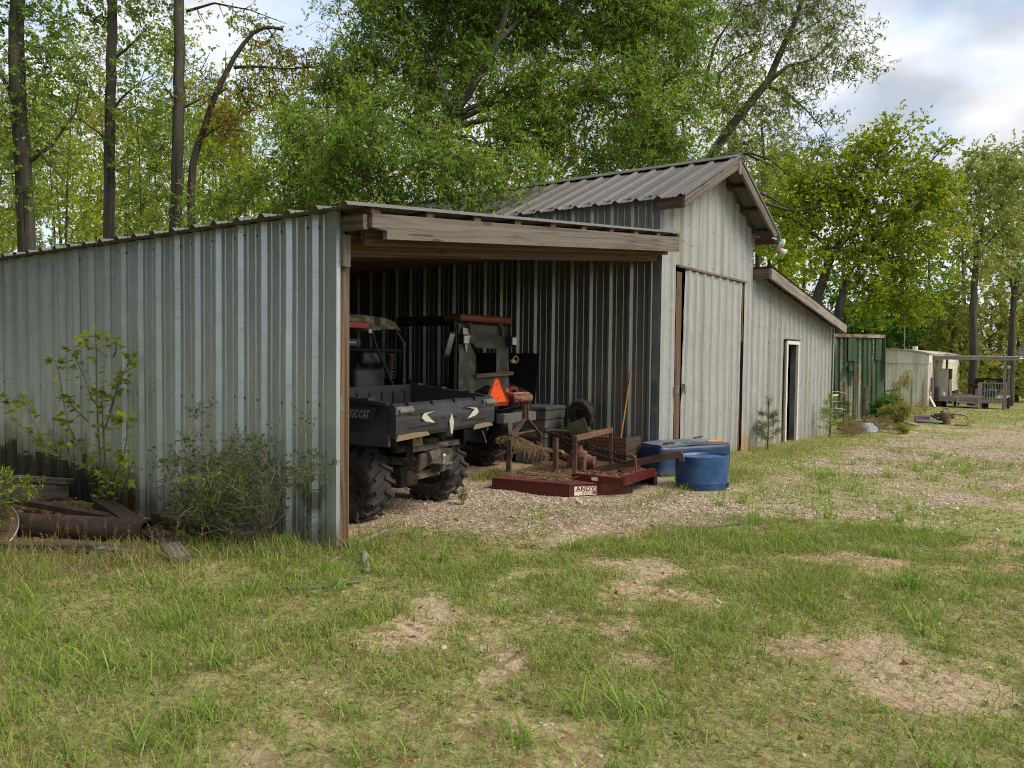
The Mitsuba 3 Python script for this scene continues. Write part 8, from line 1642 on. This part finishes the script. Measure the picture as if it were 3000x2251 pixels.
# gravel: loose stones on the drive
oc = trimesh.creation.icosphere(0, 1.0); ov, of = np.array(oc.vertices), np.array(oc.faces); STONE = np.array([(.42, .36, .29), (.34, .28, .22), (.50, .46, .41), (.30, .25, .21), (.46, .38, .28), (.27, .26, .26)])
gg = G()
for (n, r0, r1, s) in ((34000, 2.4, 8.5, .0085), (24000, 7.5, 18, .014)):
    x, y, r = scatter(n, r0, r1, .8); gc, gv, sd, ms, ins = masks(x, y, NP); inb = (x > .1) & (x < 5.2) & (y < 3.2)
    keep = (rs.uniform(0, 1, n) < (gv * (.5 + 1.0 * np_fbm(x * 2, y * 2)) + .10 * (1 - gc) + .02)) & (~blocked(x, y) | inb & (y > .06)) & ~((y > .06) & ~inb & (x > -.05)); x, y = x[keep], y[keep]; m = len(x)
    sz = s * rs.lognormal(0, .38, m); R = rs.normal(size=(m, 3)); A = unit(R); B = unit(np.cross(A, rs.normal(size=(m, 3)))); Cx = np.cross(A, B)
    S = np.stack([np.ones(m), rs.uniform(.6, 1, m), rs.uniform(.45, .8, m)], 1)
    q = (ov[None] * S[:, None]) * sz[:, None, None] * rs.uniform(.8, 1.2, (m, 12, 1)); V = q[..., :1] * A[:, None] + q[..., 1:2] * B[:, None] + q[..., 2:] * Cx[:, None]; V[..., 2] *= .7
    V += np.stack([x, y, zbump(x, y) + sz * .12], 1)[:, None]; gg.add(V.reshape(-1, 3), (of[None] + np.arange(m)[:, None, None] * 12).reshape(-1, 3), None, np.repeat(pick(STONE, m), 12, axis=0))
obj('gravel', gg, 'm_stone'); tag('gravel', 'loose tan gravel on the drive and the floor of the bay', kind='stuff')

# dead leaves: on the scrap by the wall and a few over the yard
DEAD = np.array([(.28, .13, .06), (.36, .23, .14), (.20, .10, .06), (.42, .33, .26), (.32, .15, .07)])
x = np.concatenate([rs.uniform(-1.7, -.06, 1700), scatter(260, 2.4, 10, .8)[0]]); yy = scatter(260, 2.4, 10, .8); x[1700:] = yy[0]; y = np.concatenate([rs.uniform(.9, 4.6, 1700), yy[1]])
ok = np.ones(len(x), bool); ok[:1700] = (x[:1700] > -.25 - .45 * (y[:1700] - .9) * .85) & (x[:1700] < -.05); ok &= ~((x > -.04) & (y > .05)); x, y = x[ok], y[ok]; m = len(x); th = rs.uniform(0, 2 * PI, m)
D = unit(np.stack([np.cos(th), np.sin(th), rs.normal(size=m) * .35], 1)); P = np.stack([x, y, zbump(x, y) + .008 + rs.uniform(0, .05, m) * (np.arange(m) < 1500)], 1)
V, F, C = leaves(P, D, unit(rs.normal(size=P.shape) * .45 + [0, 0, 1.0]), rs.uniform(.025, .065, m), rs.uniform(.014, .034, m), pick(DEAD, m), rs, .3); gg = G(); gg.add(V, F, None, C)
obj('dead_leaves', gg, 'm_leaf'); tag('dead_leaves', 'brown dead leaves lying among the scrap and in the grass', kind='stuff')
